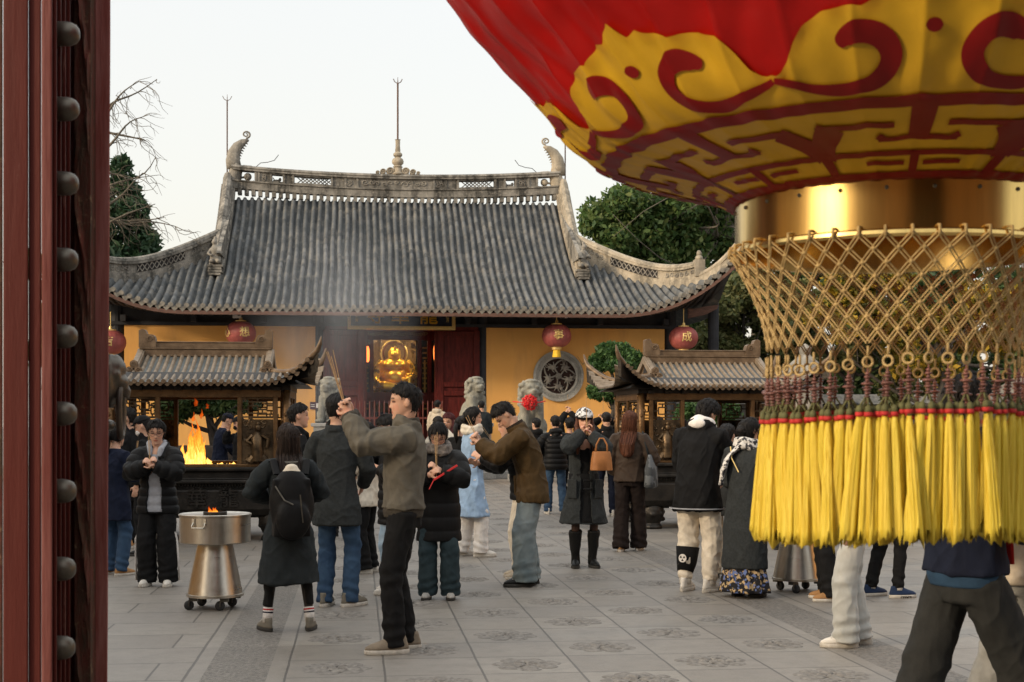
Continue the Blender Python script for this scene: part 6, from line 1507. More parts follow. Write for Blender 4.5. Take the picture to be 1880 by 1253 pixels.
        for t in np.unique(np.concatenate([[st], [q_ for q_ in tq[0] if q_ > st+.03], np.linspace(st, .9, 8)])):
            rx, ry = np.interp(t, tq[0], tq[1]), np.interp(t, tq[0], tq[2])
            i = min(t*8, 7.999); ii = int(i); q = spine[ii]+(spine[ii+1]-spine[ii])*(i-ii); dd = spine[ii+1]-spine[ii]; dd /= np.linalg.norm(dd); fx = np.array([math.cos(tw*t), math.sin(tw*t), 0])
            RR.append(ell(q, fx, np.cross(dd, fx), rx*s, ry*s, 28, .94))
        b.rings(RR)
        if collar: b.tube([NB-up*.03*s, NB+up*.035*s+np.array([0, .006, 0]), NB+(up*.6+[0, .3*math.sin(neck), .4])*collar*s], np.array([.095, .084, .082])*s+tk*.2, 18)
        sl = sleeve or (.070, .058, .050)
        for sd in (1, -1):
            wv = WR[sd]-(WR[sd]-EL[sd])*.06; pth = [shc+(SH[sd]-shc)*.45-up*.012*s, SH[sd]-up*.022*s, SH[sd]+(EL[sd]-SH[sd])*.35, SH[sd]+(EL[sd]-SH[sd])*.8, EL[sd], EL[sd]+(wv-EL[sd])*.25, EL[sd]+(wv-EL[sd])*.7, wv]
            r_ = np.array([sl[0]*.86, sl[0]*.88, sl[0]*.88, sl[1]*.94, sl[1]*.92, sl[1]*.90, (sl[1]+sl[2])/2*.88, sl[2]*.86])*s+tk*np.array([.5, .75, .85, .85, .85, .85, .75, .35]); b.tube(pth, r_, 16)
        if hood:
            hb = NB-fwd_*.080*s+up*.0*s; b.sphere(hb, np.array([.115, .062, .075])*s, 16, 10)
            for sd in (1, -1): b.tube([hb+sx_*sd*.06*s, NB+sx_*sd*.095*s+up*.02*s-fwd_*.01, NB+sx_*sd*.07*s+fwd_*.075*s-up*.03*s], np.array([.055, .042, .03])*s, 10)
        V, F = b.arr(); me = voxel(V, F, max(vox, .008), 3); cl_finish(me, int(abs(at[1]*17))+3, (.0055 if not puff else .003)*wrinkle, puff)
        mats = [top[1]]; 
        if inner is not None or open_front:
            V = getv(me); n = len(me.polygons); ctr = np.empty(n*3); me.polygons.foreach_get('center', ctr); ctr = ctr.reshape(-1, 3); nr = np.empty(n*3); me.polygons.foreach_get('normal', nr); nr = nr.reshape(-1, 3)
            axy = np.interp(ctr[:, 2], spine[:, 2], spine[:, 1]) if lean < .6 else 0; zr = (ctr[:, 2]-hz)/(NB[2]-hz)
            wv_ = np.interp(zr, [0, .45, .8, 1.05], inner[1:5]) if inner else 0
            sel = (np.abs(ctr[:, 0]+.004*np.sin(ctr[:, 2]*30)) < wv_*s) & (ctr[:, 1]-axy > .05*s) & (nr[:, 1] > .1) & (zr > -.02)
            arm_d = np.min([dist_seg(ctr, a_, c_)[0] for a_, c_ in (bones[1], bones[2], bones[4], bones[5])], axis=0); sel &= arm_d > (.085*s+tk)
            if sel.any():
                bm = bmesh.new(); bm.from_mesh(me); bm.faces.ensure_lookup_table(); keep = [bm.faces[i] for i in np.nonzero(~sel)[0]]; bmesh.ops.delete(bm, geom=keep, context='FACES'); m2 = bpy.data.meshes.new('inner'); bm.to_mesh(m2); bm.free()
                bm = bmesh.new(); bm.from_mesh(me); bm.faces.ensure_lookup_table(); bmesh.ops.delete(bm, geom=[bm.faces[i] for i in np.nonzero(sel)[0]], context='FACES'); bm.to_mesh(me); bm.free()
                v2 = getv(m2); v2[:, 1] -= .022; c_ = np.array([0, axy.mean() if hasattr(axy, 'mean') else 0, 0]); setv(m2, v2); relax(m2, 6); link_mesh(inner[5] if len(inner) > 5 else 'sweater', m2, inner[0], body, smooth=True)
        jk = link_mesh(top[0], me, mats, body, smooth=True)
        if inner is not None:
            so = jk.modifiers.new('s', 'SOLIDIFY'); so.thickness = .016; so.offset = -1
        if cuffband is not None:
            b = MB()
            for sd in (1, -1): d = WR[sd]-EL[sd]; b.tube([WR[sd]-d*.16, WR[sd]-d*.03], [(sl[2]*.86+.002)*s+tk*.35]*2, 16)
            if hz < P[2]+.1: b.rings([ell([P[0], P[1], hz+q_*s], np.array([1., 0, 0]), np.array([0, 1., 0]), (.166*bt+tk*(.80-.3*abs(q_)/.04))*s, (.124*bt+tk*(.80-.3*abs(q_)/.04))*s, 28) for q_ in (-.045, -.035, -.015, .0, .02)])
            b.build('rib_knit_trim', cuffband, body, smooth=True)
        f.me = jk
    if hood and hood is not True:
        b = MB(); fwd_ = np.cross(up, sx_); hb = NB-fwd_*.085*s-up*.005*s; b.sphere(hb, np.array([.098, .05, .065])*s, 16, 10); b.sphere(hb-up*.055*s-fwd_*.022*s, np.array([.06, .035, .06])*s)
        for sd in (1, -1): b.tube([hb+sx_*sd*.05*s+up*.03*s, NB+sx_*sd*.082*s+up*.025*s, NB+sx_*sd*.058*s+fwd_*.085*s-up*.025*s, NB+sx_*sd*.05*s+fwd_*.115*s-up*.11*s], np.array([.04, .035, .032, .022])*s, 10)
        V, F = b.arr(); me = voxel(V, F, .008, 3); cl_finish(me, 5, .004); link_mesh('hood', me, hood, body, smooth=True)
    if scarf is not None:
        b = MB(); fwd_ = np.cross(up, sx_)
        for k, (rr_, zo) in enumerate(((.105, .0), (.098, .045))):
            pp = [NB+up*(zo+.012*math.sin(a*2+k))*s+(sx_*math.sin(a)+fwd_*math.cos(a)*.95)*rr_*s for a in np.linspace(0, 2*math.pi, 20)]; b.tube(pp, .038*s, 9)
        if tail: b.tube([NB-fwd_*.09*s+up*.02, NB-fwd_*.15*s-sx_*.10*s-up*.10*s, NB-fwd_*.165*s-sx_*.16*s-up*.26*s, NB-fwd_*.15*s-sx_*.18*s-up*.40*s], np.array([.06, .075, .07, .06])*s, 10, ry=np.array([.03, .02, .02, .015])*s)
        V, F = b.arr(); me = voxel(V, F, .009, 2); cl_finish(me, 9, .006); link_mesh('scarf', me, scarf, body, smooth=True)
    # ---- shoes
    for sd in (1, -1):
        if shoes is None: break
        mt, sole, kind = shoes[:3]; q = AN[sd]; b = MB(); yw = FR[sd]; Rf = np.array(Euler((0, 0, yw)).to_matrix()); z0 = q[2]-.085*s; ssc = s*(shoes[3] if len(shoes) > 3 else 1.)
        def o_(w_, y, n=18):    # outline ring at a height: foot shape
            a = np.linspace(0, 2*math.pi, n, endpoint=False); xx = np.cos(a)*.046*w_; yy = np.sin(a)*.142+.045; xx = xx*(1+.22*np.sin(a)-.1*np.sin(2*a+1.2)*0); return np.stack([xx*ssc, yy*ssc, np.full(n, y)*ssc], 1)
        rs = [o_(.96, .0)*[1, .97, 1], o_(1.06, .006), o_(1.08, .024), o_(1.0, .03)]
        bs_ = MB(); bs_.rings([r @ Rf.T+[q[0], q[1], z0] for r in rs]); 
        up_ = []
        for z, w_, y1, y0 in ((.028, 1.0, .185, -.092), (.045, .98, .178, -.092), (.062, .90, .150, -.088), (.078, .80, .10, -.082), (.095, .74, .06, -.078), (.112, .72, .045, -.072)):
            a = np.linspace(0, 2*math.pi, 18, endpoint=False); up_.append(np.stack([np.cos(a)*.044*w_*(1+.2*np.sin(a)*(z < .07))*ssc, ((y1+y0)/2+(y1-y0)/2*np.sin(a))*ssc, np.full(18, z)*ssc], 1) @ Rf.T+[q[0], q[1], z0])
        bu = MB(); bu.rings(up_); sh = bu.build('shoe', mt, body, smooth=True)
        bs_.build('sole', sole, sh, smooth=True, auto=50)
        if kind == 'sneaker':
            bl = MB()
            for k in range(4): bl.tube([Rf @ (np.array([sx2*.026, .105-.02*k, .070+.011*k])*ssc)+[q[0], q[1], z0] for sx2 in (-1, 0, 1)], .004, 5)
            bl.build('laces', MAT['sole'], sh)
    if socks:
        b = MB()
        for sd in (1, -1): d = KN[sd]-AN[sd]; d /= np.linalg.norm(d); b.tube([AN[sd]-[0, 0, .01], AN[sd]+d*.12*s], [.042*s, .044*s], 16)
        b.build('socks', socks[0], body, smooth=True)
        b = MB()
        for sd in (1, -1):
            d = KN[sd]-AN[sd]; d /= np.linalg.norm(d)
            for q_, w_ in ((.095, 0), (.07, 1)): b.tube([AN[sd]+d*(q_)*s, AN[sd]+d*(q_+.012)*s], .0455*s, 16, w_)
        b.build('sock_stripes', socks[1:3], body)
    if boots is not None:
        b = MB()
        for sd in (1, -1):
            d = KN[sd]-AN[sd]; b.tube([AN[sd]-[0, 0, .05*s], AN[sd]+d*.1, AN[sd]+d*.4, AN[sd]+d*.78, AN[sd]+d*.80], np.array([.05, .048, .062, .072, .060])*s, 18)
        V, F = b.arr(); me = voxel(V, F, .008, 2); cl_finish(me, 3, .004); link_mesh('boot_shafts', me, boots, body, smooth=True)
    # ---- hair
    kind, hm = hair[0], MAT[hair[1]]
    X, Y, Z, A, T = head_grid(84, 60, face=False); th = np.abs((A+math.pi) % (2*math.pi)-math.pi)
    line = np.interp(th, [0, .55, 1.0, 1.35, 1.55, 1.8, 2.2, math.pi], [.070, .066, .052, .030, .028, .022, -.055, -.078] if kind in ('short', 'fringe') else [.072, .066, .045, .0, -.03, -.06, -.085, -.085])
    if kind == 'fringe': line = np.interp(th, [0, .6, 1.0, 1.35, 1.55, 1.8, 2.2, math.pi], [.035, .032, .02, .005, .0, -.01, -.07, -.085])
    if kind == 'buzz': line = np.interp(th, [0, .55, 1.0, 1.35, 1.55, 1.8, 2.2, math.pi], [.075, .072, .055, .02, -.005, -.03, -.06, -.065])
    line = line+.004*np.sin(A*17)+.003*np.sin(A*31); mk_ = np.clip((Z-line)/.010+.5, 0, 1); mk_ = mk_*mk_*(3-2*mk_)
    tp = (.020 if kind == 'short' else .026 if kind in ('fringe',) else .008 if kind == 'buzz' else .014)*crown; sdh = .007 if kind in ('short',) else .017 if kind == 'fringe' else .004 if kind == 'buzz' else .012
    thk = sdh+(tp-sdh)*np.clip((Z-.02)/.07, 0, 1); hsd = at[0]*3.1+at[1]; off = mk_*thk*(1+.2*np.sin(A*11+Z*30+hsd)+.16*np.sin(A*23+Z*40+hsd*2)+.14*np.sin(A*37-Z*90)+.22*np.sin(A*3+Z*25+hsd)*(Z > .03))-.012*(1-mk_)
    D = np.stack([X/.075**2, (Y+.008)/.098**2, Z/.115**2], -1); D /= np.linalg.norm(D, axis=-1)[..., None]+1e-9
    G = (np.stack([X, Y, Z], -1)+D*off[..., None])*hs @ HR.T+HC
    b = MB(); grid_closed(b, G)
    if kind in ('bun', 'lowbun'):
        c = HC+HR @ (np.array([0, -.115, -.015 if kind == 'lowbun' else .085])*hs); b.sphere(c, np.array([.045, .04, .042])*hs, 18, 12); b.tube([c+np.array([.034*math.cos(a), 0, .034*math.sin(a)]) for a in np.linspace(0, 6.3, 14)], .016, 7)
    if kind == 'long':      # (kind, mat, length m, back drape)
        Ln = hair[2]; yb_ = -.075*s-thick*.9; rows = []; a = np.linspace(0, 2*math.pi, 64, endpoint=False)
        for t in np.linspace(0, 1, 26):
            z = HC[2]+.03*hs-Ln*t; bodyb = np.interp(z, spine[:, 2], spine[:, 1])-(.10*s+thick)*np.clip((NB[2]+.03*s-z)/(.14*s), 0, 1)-.01; hy = HC[1]-.055*hs
            q = np.clip((HC[2]-.05*hs-z)/(.12*s), 0, 1); y = hy*(1-q)+min(hy+.02, bodyb-.012)*q
            rx = (.083*(1-.25*max(0, t-.55)))*hs+.018*q*(1-t); ry = (.055-.03*q*min(1, t*1.5))*hs*(1-.35*t)
            w_ = 1+.05*np.sin(a*19+t*3)+.05*np.sin(a*31-t*5)+.03*np.sin(a*7+t*8)
            rows.append(np.stack([HC[0]*1+rx*w_*np.cos(a)*(1 if t < .9 else 1-.5*(t-.9)/.1), y+ry*w_*np.sin(a), np.full(64, z)-(.025*np.sin(a*9)**2+.02*np.sin(a*23)**2)*t], 1))
        b.rings(rows)
        if len(hair) > 3:      # front locks
            for sd in (1, -1): b.tube([HC+HR @ np.array([sd*.072, .02, .05])*hs, HC+HR @ np.array([sd*.082, .02, -.05])*hs, NB+sx_*sd*.085*s+np.cross(up, sx_)*(.10*s+thick)-up*.02, NB+sx_*sd*.095*s+np.cross(up, sx_)*(.145*s+thick)-up*hair[3]*s], np.array([.018, .028, .034, .014])*s, 9)
    if kind == 'pony':
        c = HC+HR @ (np.array([0, -.11, .01])*hs); b.tube([c, c+[0, -.035, -.05], c+[0, -.03, -.16], c+[0, -.01, -.26]], np.array([.032, .036, .03, .008])*s, 10)
    # loose locks break up the outline
    rg = np.random.default_rng(int(abs(at[0]*977+at[1]*131))); Go = G.reshape(-1, 3); mm_ = (mk_.reshape(-1) > .6); idx = np.nonzero(mm_)[0]
    cc = HC+HR @ (np.array([.012, -.045, .125])*hs); nl = 420 if vox < .008 else 160; pk = rg.choice(idx, nl); LV_, LF_ = [], []
    for i in pk:
        p = Go[i].copy(); lk_ = rg.uniform(.03, .06)*(1 if kind not in ('buzz', 'short') else .2 if kind == 'buzz' else .55); wd = rg.uniform(.0025, .005); lift_ = rg.uniform(.0, .011)*(1 if kind in ('short', 'fringe') else .5)*(.3 if kind == 'buzz' else 1); rn = rg.normal(size=3)*.22
        if hat is not None and (p-HC) @ HR[:, 2] > .0: continue
        base_i = len(LV_)
        for q in range(4):
            loc_ = (p-HC) @ HR; nn = HR @ (loc_/np.array([.075, .098, .115])**2); nn /= np.linalg.norm(nn)+1e-9
            d_ = (p-cc)+rn*.1; d_ = d_/(np.linalg.norm(d_)+1e-9)+rn-np.array([0, 0, .1 if kind == 'short' else .35]); d_ -= nn*(d_ @ nn); d_ /= np.linalg.norm(d_)+1e-9
            sd_ = np.cross(nn, d_); w2 = wd*(1-.28*q); pp = p+nn*(.0015+lift_*q/3); LV_ += [pp-sd_*w2, pp+nn*w2*.7, pp+sd_*w2]; p = p+d_*lk_/3
        for q in range(3):
            o0 = base_i+q*3; LF_ += [(o0, o0+1, o0+4, o0+3), (o0+1, o0+2, o0+5, o0+4)]
    if LV_: b.add(np.array(LV_), LF_)
    if kind == 'long':
        RW = np.array(rows); nr_, na_ = RW.shape[:2]
        for k in range(260):
            i0, j0 = rg.integers(0, nr_-7), rg.integers(0, na_); n_ = 7; wd = rg.uniform(.003, .006); o0 = len(LV_); PV = []
            for q in range(n_):
                i1 = min(nr_-1, i0+q); pp = RW[i1, j0]; cn = RW[i1].mean(0); nn = pp-cn; nn[2] = 0; nn /= np.linalg.norm(nn)+1e-9; tt = np.array([-nn[1], nn[0], 0]); w2 = wd*(1-.1*q); ex2 = .002+.0035*math.sin(q/6*3.1); PV += [pp+nn*ex2-tt*w2, pp+nn*(ex2+.003), pp+nn*ex2+tt*w2]
            b.add(np.array(PV), [f_ for q in range(n_-1) for f_ in ((q*3, q*3+1, q*3+4, q*3+3), (q*3+1, q*3+2, q*3+5, q*3+4))])
    b.build('hair', hm, body, smooth=True)
    if hat is not None:
        kd, m1 = hat[0], hat[1]; rows = []; X, Y, Z, A, T = head_grid(48, 40, face=False); mk_ = Z > (.045 if kd == 'cap' else .035)
        off = np.where(mk_, .026 if kd == 'beanie' else .018, -.03); D = np.stack([X/.075**2, (Y+.008)/.098**2, Z/.115**2], -1); D /= np.linalg.norm(D, axis=-1)[..., None]+1e-9
        b = MB(); grid_closed(b, (np.stack([X, Y, Z], -1)*np.array([1, 1, 1.06])+D*off[..., None])*hs @ HR.T+HC); ho = b.build('beanie' if kd == 'beanie' else 'cap', m1, body, smooth=True)
        if kd == 'cap':
            b = MB(); b.rings([np.array([[x_, .07+.075*math.sqrt(max(0, 1-(x_/.075)**2)), zz-.012*(x_/.07)**2] for x_ in np.linspace(-.072, .072, 12)]+[[x_, .05, zz+.012] for x_ in np.linspace(.072, -.072, 12)])*hs @ HR.T+HC for zz in (.048, .054)]); b.build('cap_peak', m1, ho)
        if kd == 'beanie':
            b = MB(); rr_ = [np.stack([(.088+q_)*np.cos(np.linspace(0, 6.283, 40, endpoint=False)), -.008+(.112+q_)*np.sin(np.linspace(0, 6.283, 40, endpoint=False)), np.full(40, zz)], 1)*hs @ HR.T+HC for zz, q_ in ((.022, -.002), (.026, .006), (.070, .008), (.076, -.001))]; b.rings(rr_); b.build('beanie_cuff', hat[2], ho, smooth=True)
    if glasses:
        b = MB()
        for sd in (1, -1):
            b.tube([HC+HR @ (np.array([sd*.033+.024*math.cos(a), .097-.012*abs(math.cos(a))*(1 if sd*math.cos(a) > 0 else 0), .006+.019*math.sin(a)])*hs) for a in np.linspace(0, 2*math.pi, 17)], .0016, 5)
            b.tube([HC+HR @ (np.array([sd*.057, .086, .010])*hs), HC+HR @ (np.array([sd*.076, .0, .012])*hs)], .0016, 5)
        b.tube([HC+HR @ (np.array([sd*.010, .100, .010])*hs) for sd in (-1, 1)], .0016, 5); b.build('glasses', MAT['glasses'], body)
    if mask is not None:
        b = MB(); b.sphere(HC+HR @ (np.array([0, .062, -.062])*hs), np.array([.058, .048, .045])*hs, 16, 10, R=HR); b.build('face_mask', mask, body, smooth=True)
    f.WR, f.EL, f.SH, f.NB, f.P, f.up, f.fwd, f.KN, f.AN, f.base, f.Rz, f.sx, f.spine = WR, EL, SH, NB, P, up, np.cross(up, sx_), KN, AN, base, Rz, sx_, spine
    f.face = R_(face); f.w = lambda p: Rz @ np.array(p)+base
    return f
def incense(f, p, d, n=3, L=.34, label='', red=False):
    p = f.w(p) if f is not None else np.array(p); d = np.array(d, float); d = (f.Rz @ d) if f is not None else d; d /= np.linalg.norm(d); b = MB(); rr = np.random.default_rng(int(abs(p[0]*1000)) % 999)
    for k in range(n):
        dd = d+rr.normal(size=3)*.05; b.tube([-d*.09+rr.normal(size=3)*.003, dd*L], [.0025, .0021], 6, 0)
    o = b.build('incense_sticks', [MAT['redstick'] if red else MAT['incense']], loc=p); return tag(o, label, 'incense', 'incense sticks held by worshippers')
# ------------------------------------------------------------------ the cast
def gp(px, py): p = ground(px, py); return (p[0], p[1], 0)
def dpos(px, D, z=0): p = atD(px, 778, D); return (p[0], p[1], z)
BLK = cloth('black_cloth', (.0075, .0075, .008)); BLK2 = cloth('black_trousers', (.009, .009, .0095), bump=.15); PUF = cloth('black_puffer_nylon', (.007, .007, .0075), .55, bump=.08, sheen=0)
KHAKI = cloth('grey_khaki_cotton', (.100, .090, .072)); KHAKI2 = cloth('khaki_rib', (.050, .043, .034), vs=60, bump=.6, bs=90); CHAR = cloth('charcoal_wool', (.026, .029, .030), bump=.5, bs=300, var=.2, vs=40); TRENCH = cloth('dark_slate_trench', (.019, .023, .025)); SLATE = cloth('slate_wool', (.026, .029, .030), bump=.5, bs=300, var=.22, vs=50)
GREYH = cloth('grey_hoodie', (.30, .31, .34)); CREAM = cloth('cream_cotton', (.56, .50, .41)); WHITE = cloth('white_cotton', (.62, .59, .56)); BEIGE = cloth('beige_cotton', (.42, .36, .28)); NAVY = cloth('navy_cloth', (.008, .011, .024)); BLUEC = cloth('pale_blue_wool', (.26, .37, .52), bump=.4, bs=300); BROWN = cloth('waxed_brown_cotton', (.050, .029, .010), .65); BROWN2 = cloth('brown_nylon', (.036, .024, .017), .6); DBROWN = cloth('dark_brown_trousers', (.012, .008, .007)); CORD = cloth('dark_corduroy', (.018, .012, .008)); FUR = cloth('grey_fur', (.16, .14, .125), bump=1., bs=70, var=.4, vs=40); DGREY = cloth('dark_grey_denim', (.022, .023, .023)); LGREY = cloth('light_grey_trousers', (.20, .20, .19)); DBLUE = cloth('dusk_blue_jacket', (.02, .045, .085)); GREEN = cloth('green_knit', (.06, .16, .12)); RED = cloth('red_cloth', (.42, .02, .02))
J1 = denim('blue_denim', (.016, .036, .075), (.035, .07, .125)); J2 = denim('pale_denim', (.16, .20, .23), (.28, .32, .34)); J3 = denim('dark_teal_denim', (.014, .026, .032), (.03, .048, .056)); J4 = denim('washed_grey_denim', (.10, .13, .14), (.19, .22, .225)); J5 = denim('grey_white_denim', (.30, .31, .30), (.42, .42, .40)); J6 = denim('light_blue_denim', (.19, .28, .38), (.33, .42, .5))
PLAID = patterned('black_white_scarf', (.55, .53, .5), (.03, .03, .035), 26, .53); FLOR = patterned('floral_skirt', (.015, .014, .016), (.42, .30, .16), 24, .55, (.10, .14, .30)); BEAN = patterned('patterned_knit', (.60, .60, .60), (.03, .03, .035), 34, .52)
TAUPE = cloth('taupe_suede', (.20, .165, .125)); SNW = cloth('white_sneaker', (.56, .53, .48), .6); BOOTB = cloth('black_leather', (.010, .010, .010), .35, bump=.1, sheen=0); TAN = cloth('tan_leather', (.32, .17, .07), .6); SNG = cloth('grey_olive_shoe', (.14, .125, .10)); SILV = cloth('silver_shoe', (.32, .31, .29)); CLOG = cloth('navy_clog', (.016, .03, .07), .6)
WS = MAT['sole']; DS = MAT['soledark']
PR = lambda y, z, x=.028: dict(rh=(x, y, z), lh=(-x, y+.012, z-.012))
# 1 foreground man raising incense
f = person('man in grey khaki bomber jacket and black trousers raising incense before his face', gp(742, 1196), 90, 1.775, 1.02, lean=-3, nod=3, hyaw=0, **PR(.36, 1.60), rhint=(.55, .1, -1), lhint=(-.5, .1, -1), hands='pray', feet=((.09, -.02, -.08), (-.10, .07, .10)), vox=.0048,
           top=('bomber_jacket', KHAKI), hem=.535, thick=.042, collar=.05, sleeve=(.080, .068, .056), wrinkle=1.35, cuffband=KHAKI2, pants=BLK2, leg=(.096, .076, .062), pants_len=.0, shoes=(TAUPE, WS, 'loafer', 1.06), hair=('short', 'hairblack'), crown=.75, skin=(.98, .96, .95))
b = MB(); b.tube([f.NB-f.up*.03+[0, .0, 0], f.NB+f.up*.02+[0, .004, 0], f.NB+f.up*.05+[0, .010, .0]], [.100, .090, .086], 22); V, F = b.arr(); me = voxel(V, F, .007, 2); link_mesh('stand_collar', me, KHAKI2, f.o, smooth=True)
b = MB(); b.bar((.185, .05, 1.02), (.178, -.02, 1.14), .014, .012); b.build('pocket_welt', KHAKI2, f.o)
incense(f, (0, .40, 1.66), (0, .26, 1), 4, .36, 'incense sticks raised by the man in the khaki bomber jacket')
# 2 woman with backpack
f = person('woman in dark slate trench coat with black backpack and striped socks, seen from behind', gp(530, 1158), 8, 1.50, .98, nod=12, rh=(.10, .20, .98), lh=(-.12, .2, .98), rhint=(1, -.4, -.6), lhint=(-1, -.4, -.6), feet=((.155, -.02, -.25), (-.155, .02, .3)), vox=.0052,
           top=('trench_coat', TRENCH), hem=.235, flare=.085, thick=.03, sleeve=(.076, .066, .06), pants=cloth('black_leggings', (.012, .012, .012), bump=.05), leg=(.078, .056, .040), pants_len=.165, shoes=(SNG, DS, 'sneaker', 1.02), socks=(WHITE, RED, NAVY), tights=(.03, .04, .05), hair=('long', 'hairbrown', .47))
b = MB(); b.sphere(f.NB+np.array([0, -.225, -.12]), (.075, .04, .06)); b.sphere(f.NB+np.array([0, -.22, -.075]), (.05, .035, .035)); V, F = b.arr(); me = voxel(V, F, .008, 3); link_mesh('hood', me, CREAM, f.o, smooth=True)
s_ = f.s; t = thing('backpack', 'black backpack worn by the woman in the slate trench coat', 'backpack', f.w((0, -.20, .92)), R_(8))
b = MB(); b.sphere((0, -.02, .02), (.165, .10, .27), 20, 14); b.box((0, 0, .0), (.27, .15, .42)); b.sphere((0, -.10, -.08), (.13, .055, .15)); V, F = b.arr(); me = voxel(V, F, .01, 3); V = getv(me); setv(me, V+vnormals(me)*(.006*vnoise(V, 10, 4))[:, None]); link_mesh('bag_body', me, PUF, t, smooth=True)
b = MB(); b.tube([(-.12, -.075, .16), (-.06, -.125, .06), (.0, -.15, .03)], .006, 6); b.tube([(.05, -.155, .10), (.07, -.15, -.1)], .005, 5); b.tube([(0, .02, .27), (.04, .0, .33), (-.04, .0, .33), (0, .02, .27)], .012, 6); b.build('zip_and_handle', MAT['stud'], t)
b = MB()
for sd in (1, -1): b.tube([(sd*.10, .02, .24), (sd*.12, .10, .34), (sd*.13, .24, .33), (sd*.14, .30, .2)], .028, 8, ry=.010)
b.build('shoulder_straps', PUF, t)
# 3 man in blazer
person('man in charcoal blazer and blue jeans standing with his back turned beside the backpack woman', gp(618, 1114), -14, 1.745, 1.0, nod=2, hyaw=-18, rh=(.17, .22, 1.0), lh=(-.16, .22, 1.0), rhint=(.8, -.6, -.4), lhint=(-.8, -.6, -.4), feet=((.11, .02, -.55), (-.10, 0, -.02)), vox=.0058,
       top=('blazer', CHAR), hem=.39, flare=.03, thick=.028, collar=.03, sleeve=(.074, .062, .052), pants=J1, leg=(.092, .076, .072), pants_len=-.015, shoes=(SNG, WS, 'sneaker', 1.08), hair=('short', 'hairblack'))
# 4 profile man
person('man in dark hooded jacket looking right, in front of the left burner', dpos(545, 13.6), -78, 1.70, 1.12, nod=0, vox=.0065, top=('hooded_jacket', CHAR if False else BLK), hem=.45, thick=.035, hood=BLK, pants=BLK2, shoes=(BOOTB, DS, 'x'), hair=('short', 'hairblack'), crown=.7, skin=(1.02, 1, 1))
# 5 woman front, grey hoodie
f = person('woman in open black puffer over grey hoodie with white striped track pants', gp(290, 1076), 172, 1.545, 1.08, lean=2, nod=20, hyaw=12, **PR(.24, 1.15), rhint=(1, -.2, -.7), lhint=(-1, -.2, -.7), hands='pray', feet=((.10, 0, -.12), (-.10, .01, .15)), vox=.0058,
           top=('puffer_jacket', PUF), hem=.44, thick=.055, puff=.014, sleeve=(.082, .072, .058), hood=GREYH, inner=(GREYH, .085, .07, .045, .03, 'hoodie'), pants=BLK2, leg=(.11, .105, .11), shoes=(SNW, WS, 'sneaker', 1.02), hair=('lowbun', 'hairblack'), glasses=True, skin=(1.04, 1.02, 1.02))
incense(f, (0, .27, 1.20), (0, .05, 1), 3, .22, 'incense sticks at the chest of the woman in the grey hoodie')
b = MB()
for sd in (1, -1):
    for o_ in (-.012, .012): b.tube([f.P+np.array([sd*.165, o_, .0]), f.P+(f.KN[sd]-f.P)*.55+np.array([sd*.085, o_, 0]), f.KN[sd]+np.array([sd*.098, o_, 0]), (f.KN[sd]+f.AN[sd])/2+np.array([sd*.104, o_, 0]), f.AN[sd]+np.array([sd*.105, o_, -.02])], .006, 6)
b.build('white_stripes', WHITE, f.o, smooth=True)
# 6 navy coat woman by the door
f = person('woman in navy coat, jeans and tan boots half hidden by the red gate door', gp(211, 1056), -40, 1.50, 1.0, nod=10, rh=(.06, .24, 1.05), lh=(-.08, .25, 1.02), hands='pray', vox=.0075, top=('coat', NAVY), hem=.37, flare=.02, thick=.04, pants=J1, leg=(.09, .078, .075), shoes=(TAN, WS, 'x'), hair=('pony', 'hairblack'))
incense(f, (0, .27, 1.10), (0, .1, 1), 3, .26, 'incense sticks held by the woman in the navy coat')
# 7, 8
person('man with glasses in a black coat looking left behind the cap wearer', dpos(238, 17.2), 75, 1.69, 1.05, nod=4, glasses=True, vox=.0075, top=('coat', BLK), hem=.35, thick=.035, collar=.04, pants=BLK2, shoes=(TAN, WS, 'x'), hair=('short', 'hairblack'))
person('person in black cap and white face mask looking down left', dpos(268, 16.2), 80, 1.59, 1.0, nod=18, vox=.0075, top=('jacket', BLK), hem=.44, thick=.035, collar=.04, pants=BLK2, shoes=(BOOTB, DS, 'x'), hair=('short', 'hairblack'), hat=('cap', BLK), mask=WHITE)
# 9, 10 hidden behind the foreground man
person('long haired woman in beige hoodie and black trousers behind the raised arms', gp(676, 1052), 70, 1.52, .95, nod=12, rh=(.06, .2, 1.2), lh=(-.06, .2, 1.2), vox=.0075, top=('hoodie', CREAM), hem=.45, thick=.03, hood=True, pants=BLK2, leg=(.09, .085, .085), shoes=(SNW, WS, 'sneaker'), hair=('long', 'hairblack', .4))
person('person in long black puffer and turned up pale blue jeans behind the khaki bomber man', gp(722, 1090), 84, 1.58, 1.0, nod=22, rh=(.02, .24, 1.30), lh=(-.10, .12, 1.12), rhint=(.5, .3, -1), vox=.0075, top=('puffer_jacket', PUF), hem=.40, thick=.055, puff=.014, collar=.05, pants=J6, leg=(.09, .08, .078), pants_len=.04, cuff=J5, shoes=(SNW, WS, 'sneaker'), hair=('short', 'hairblack'))
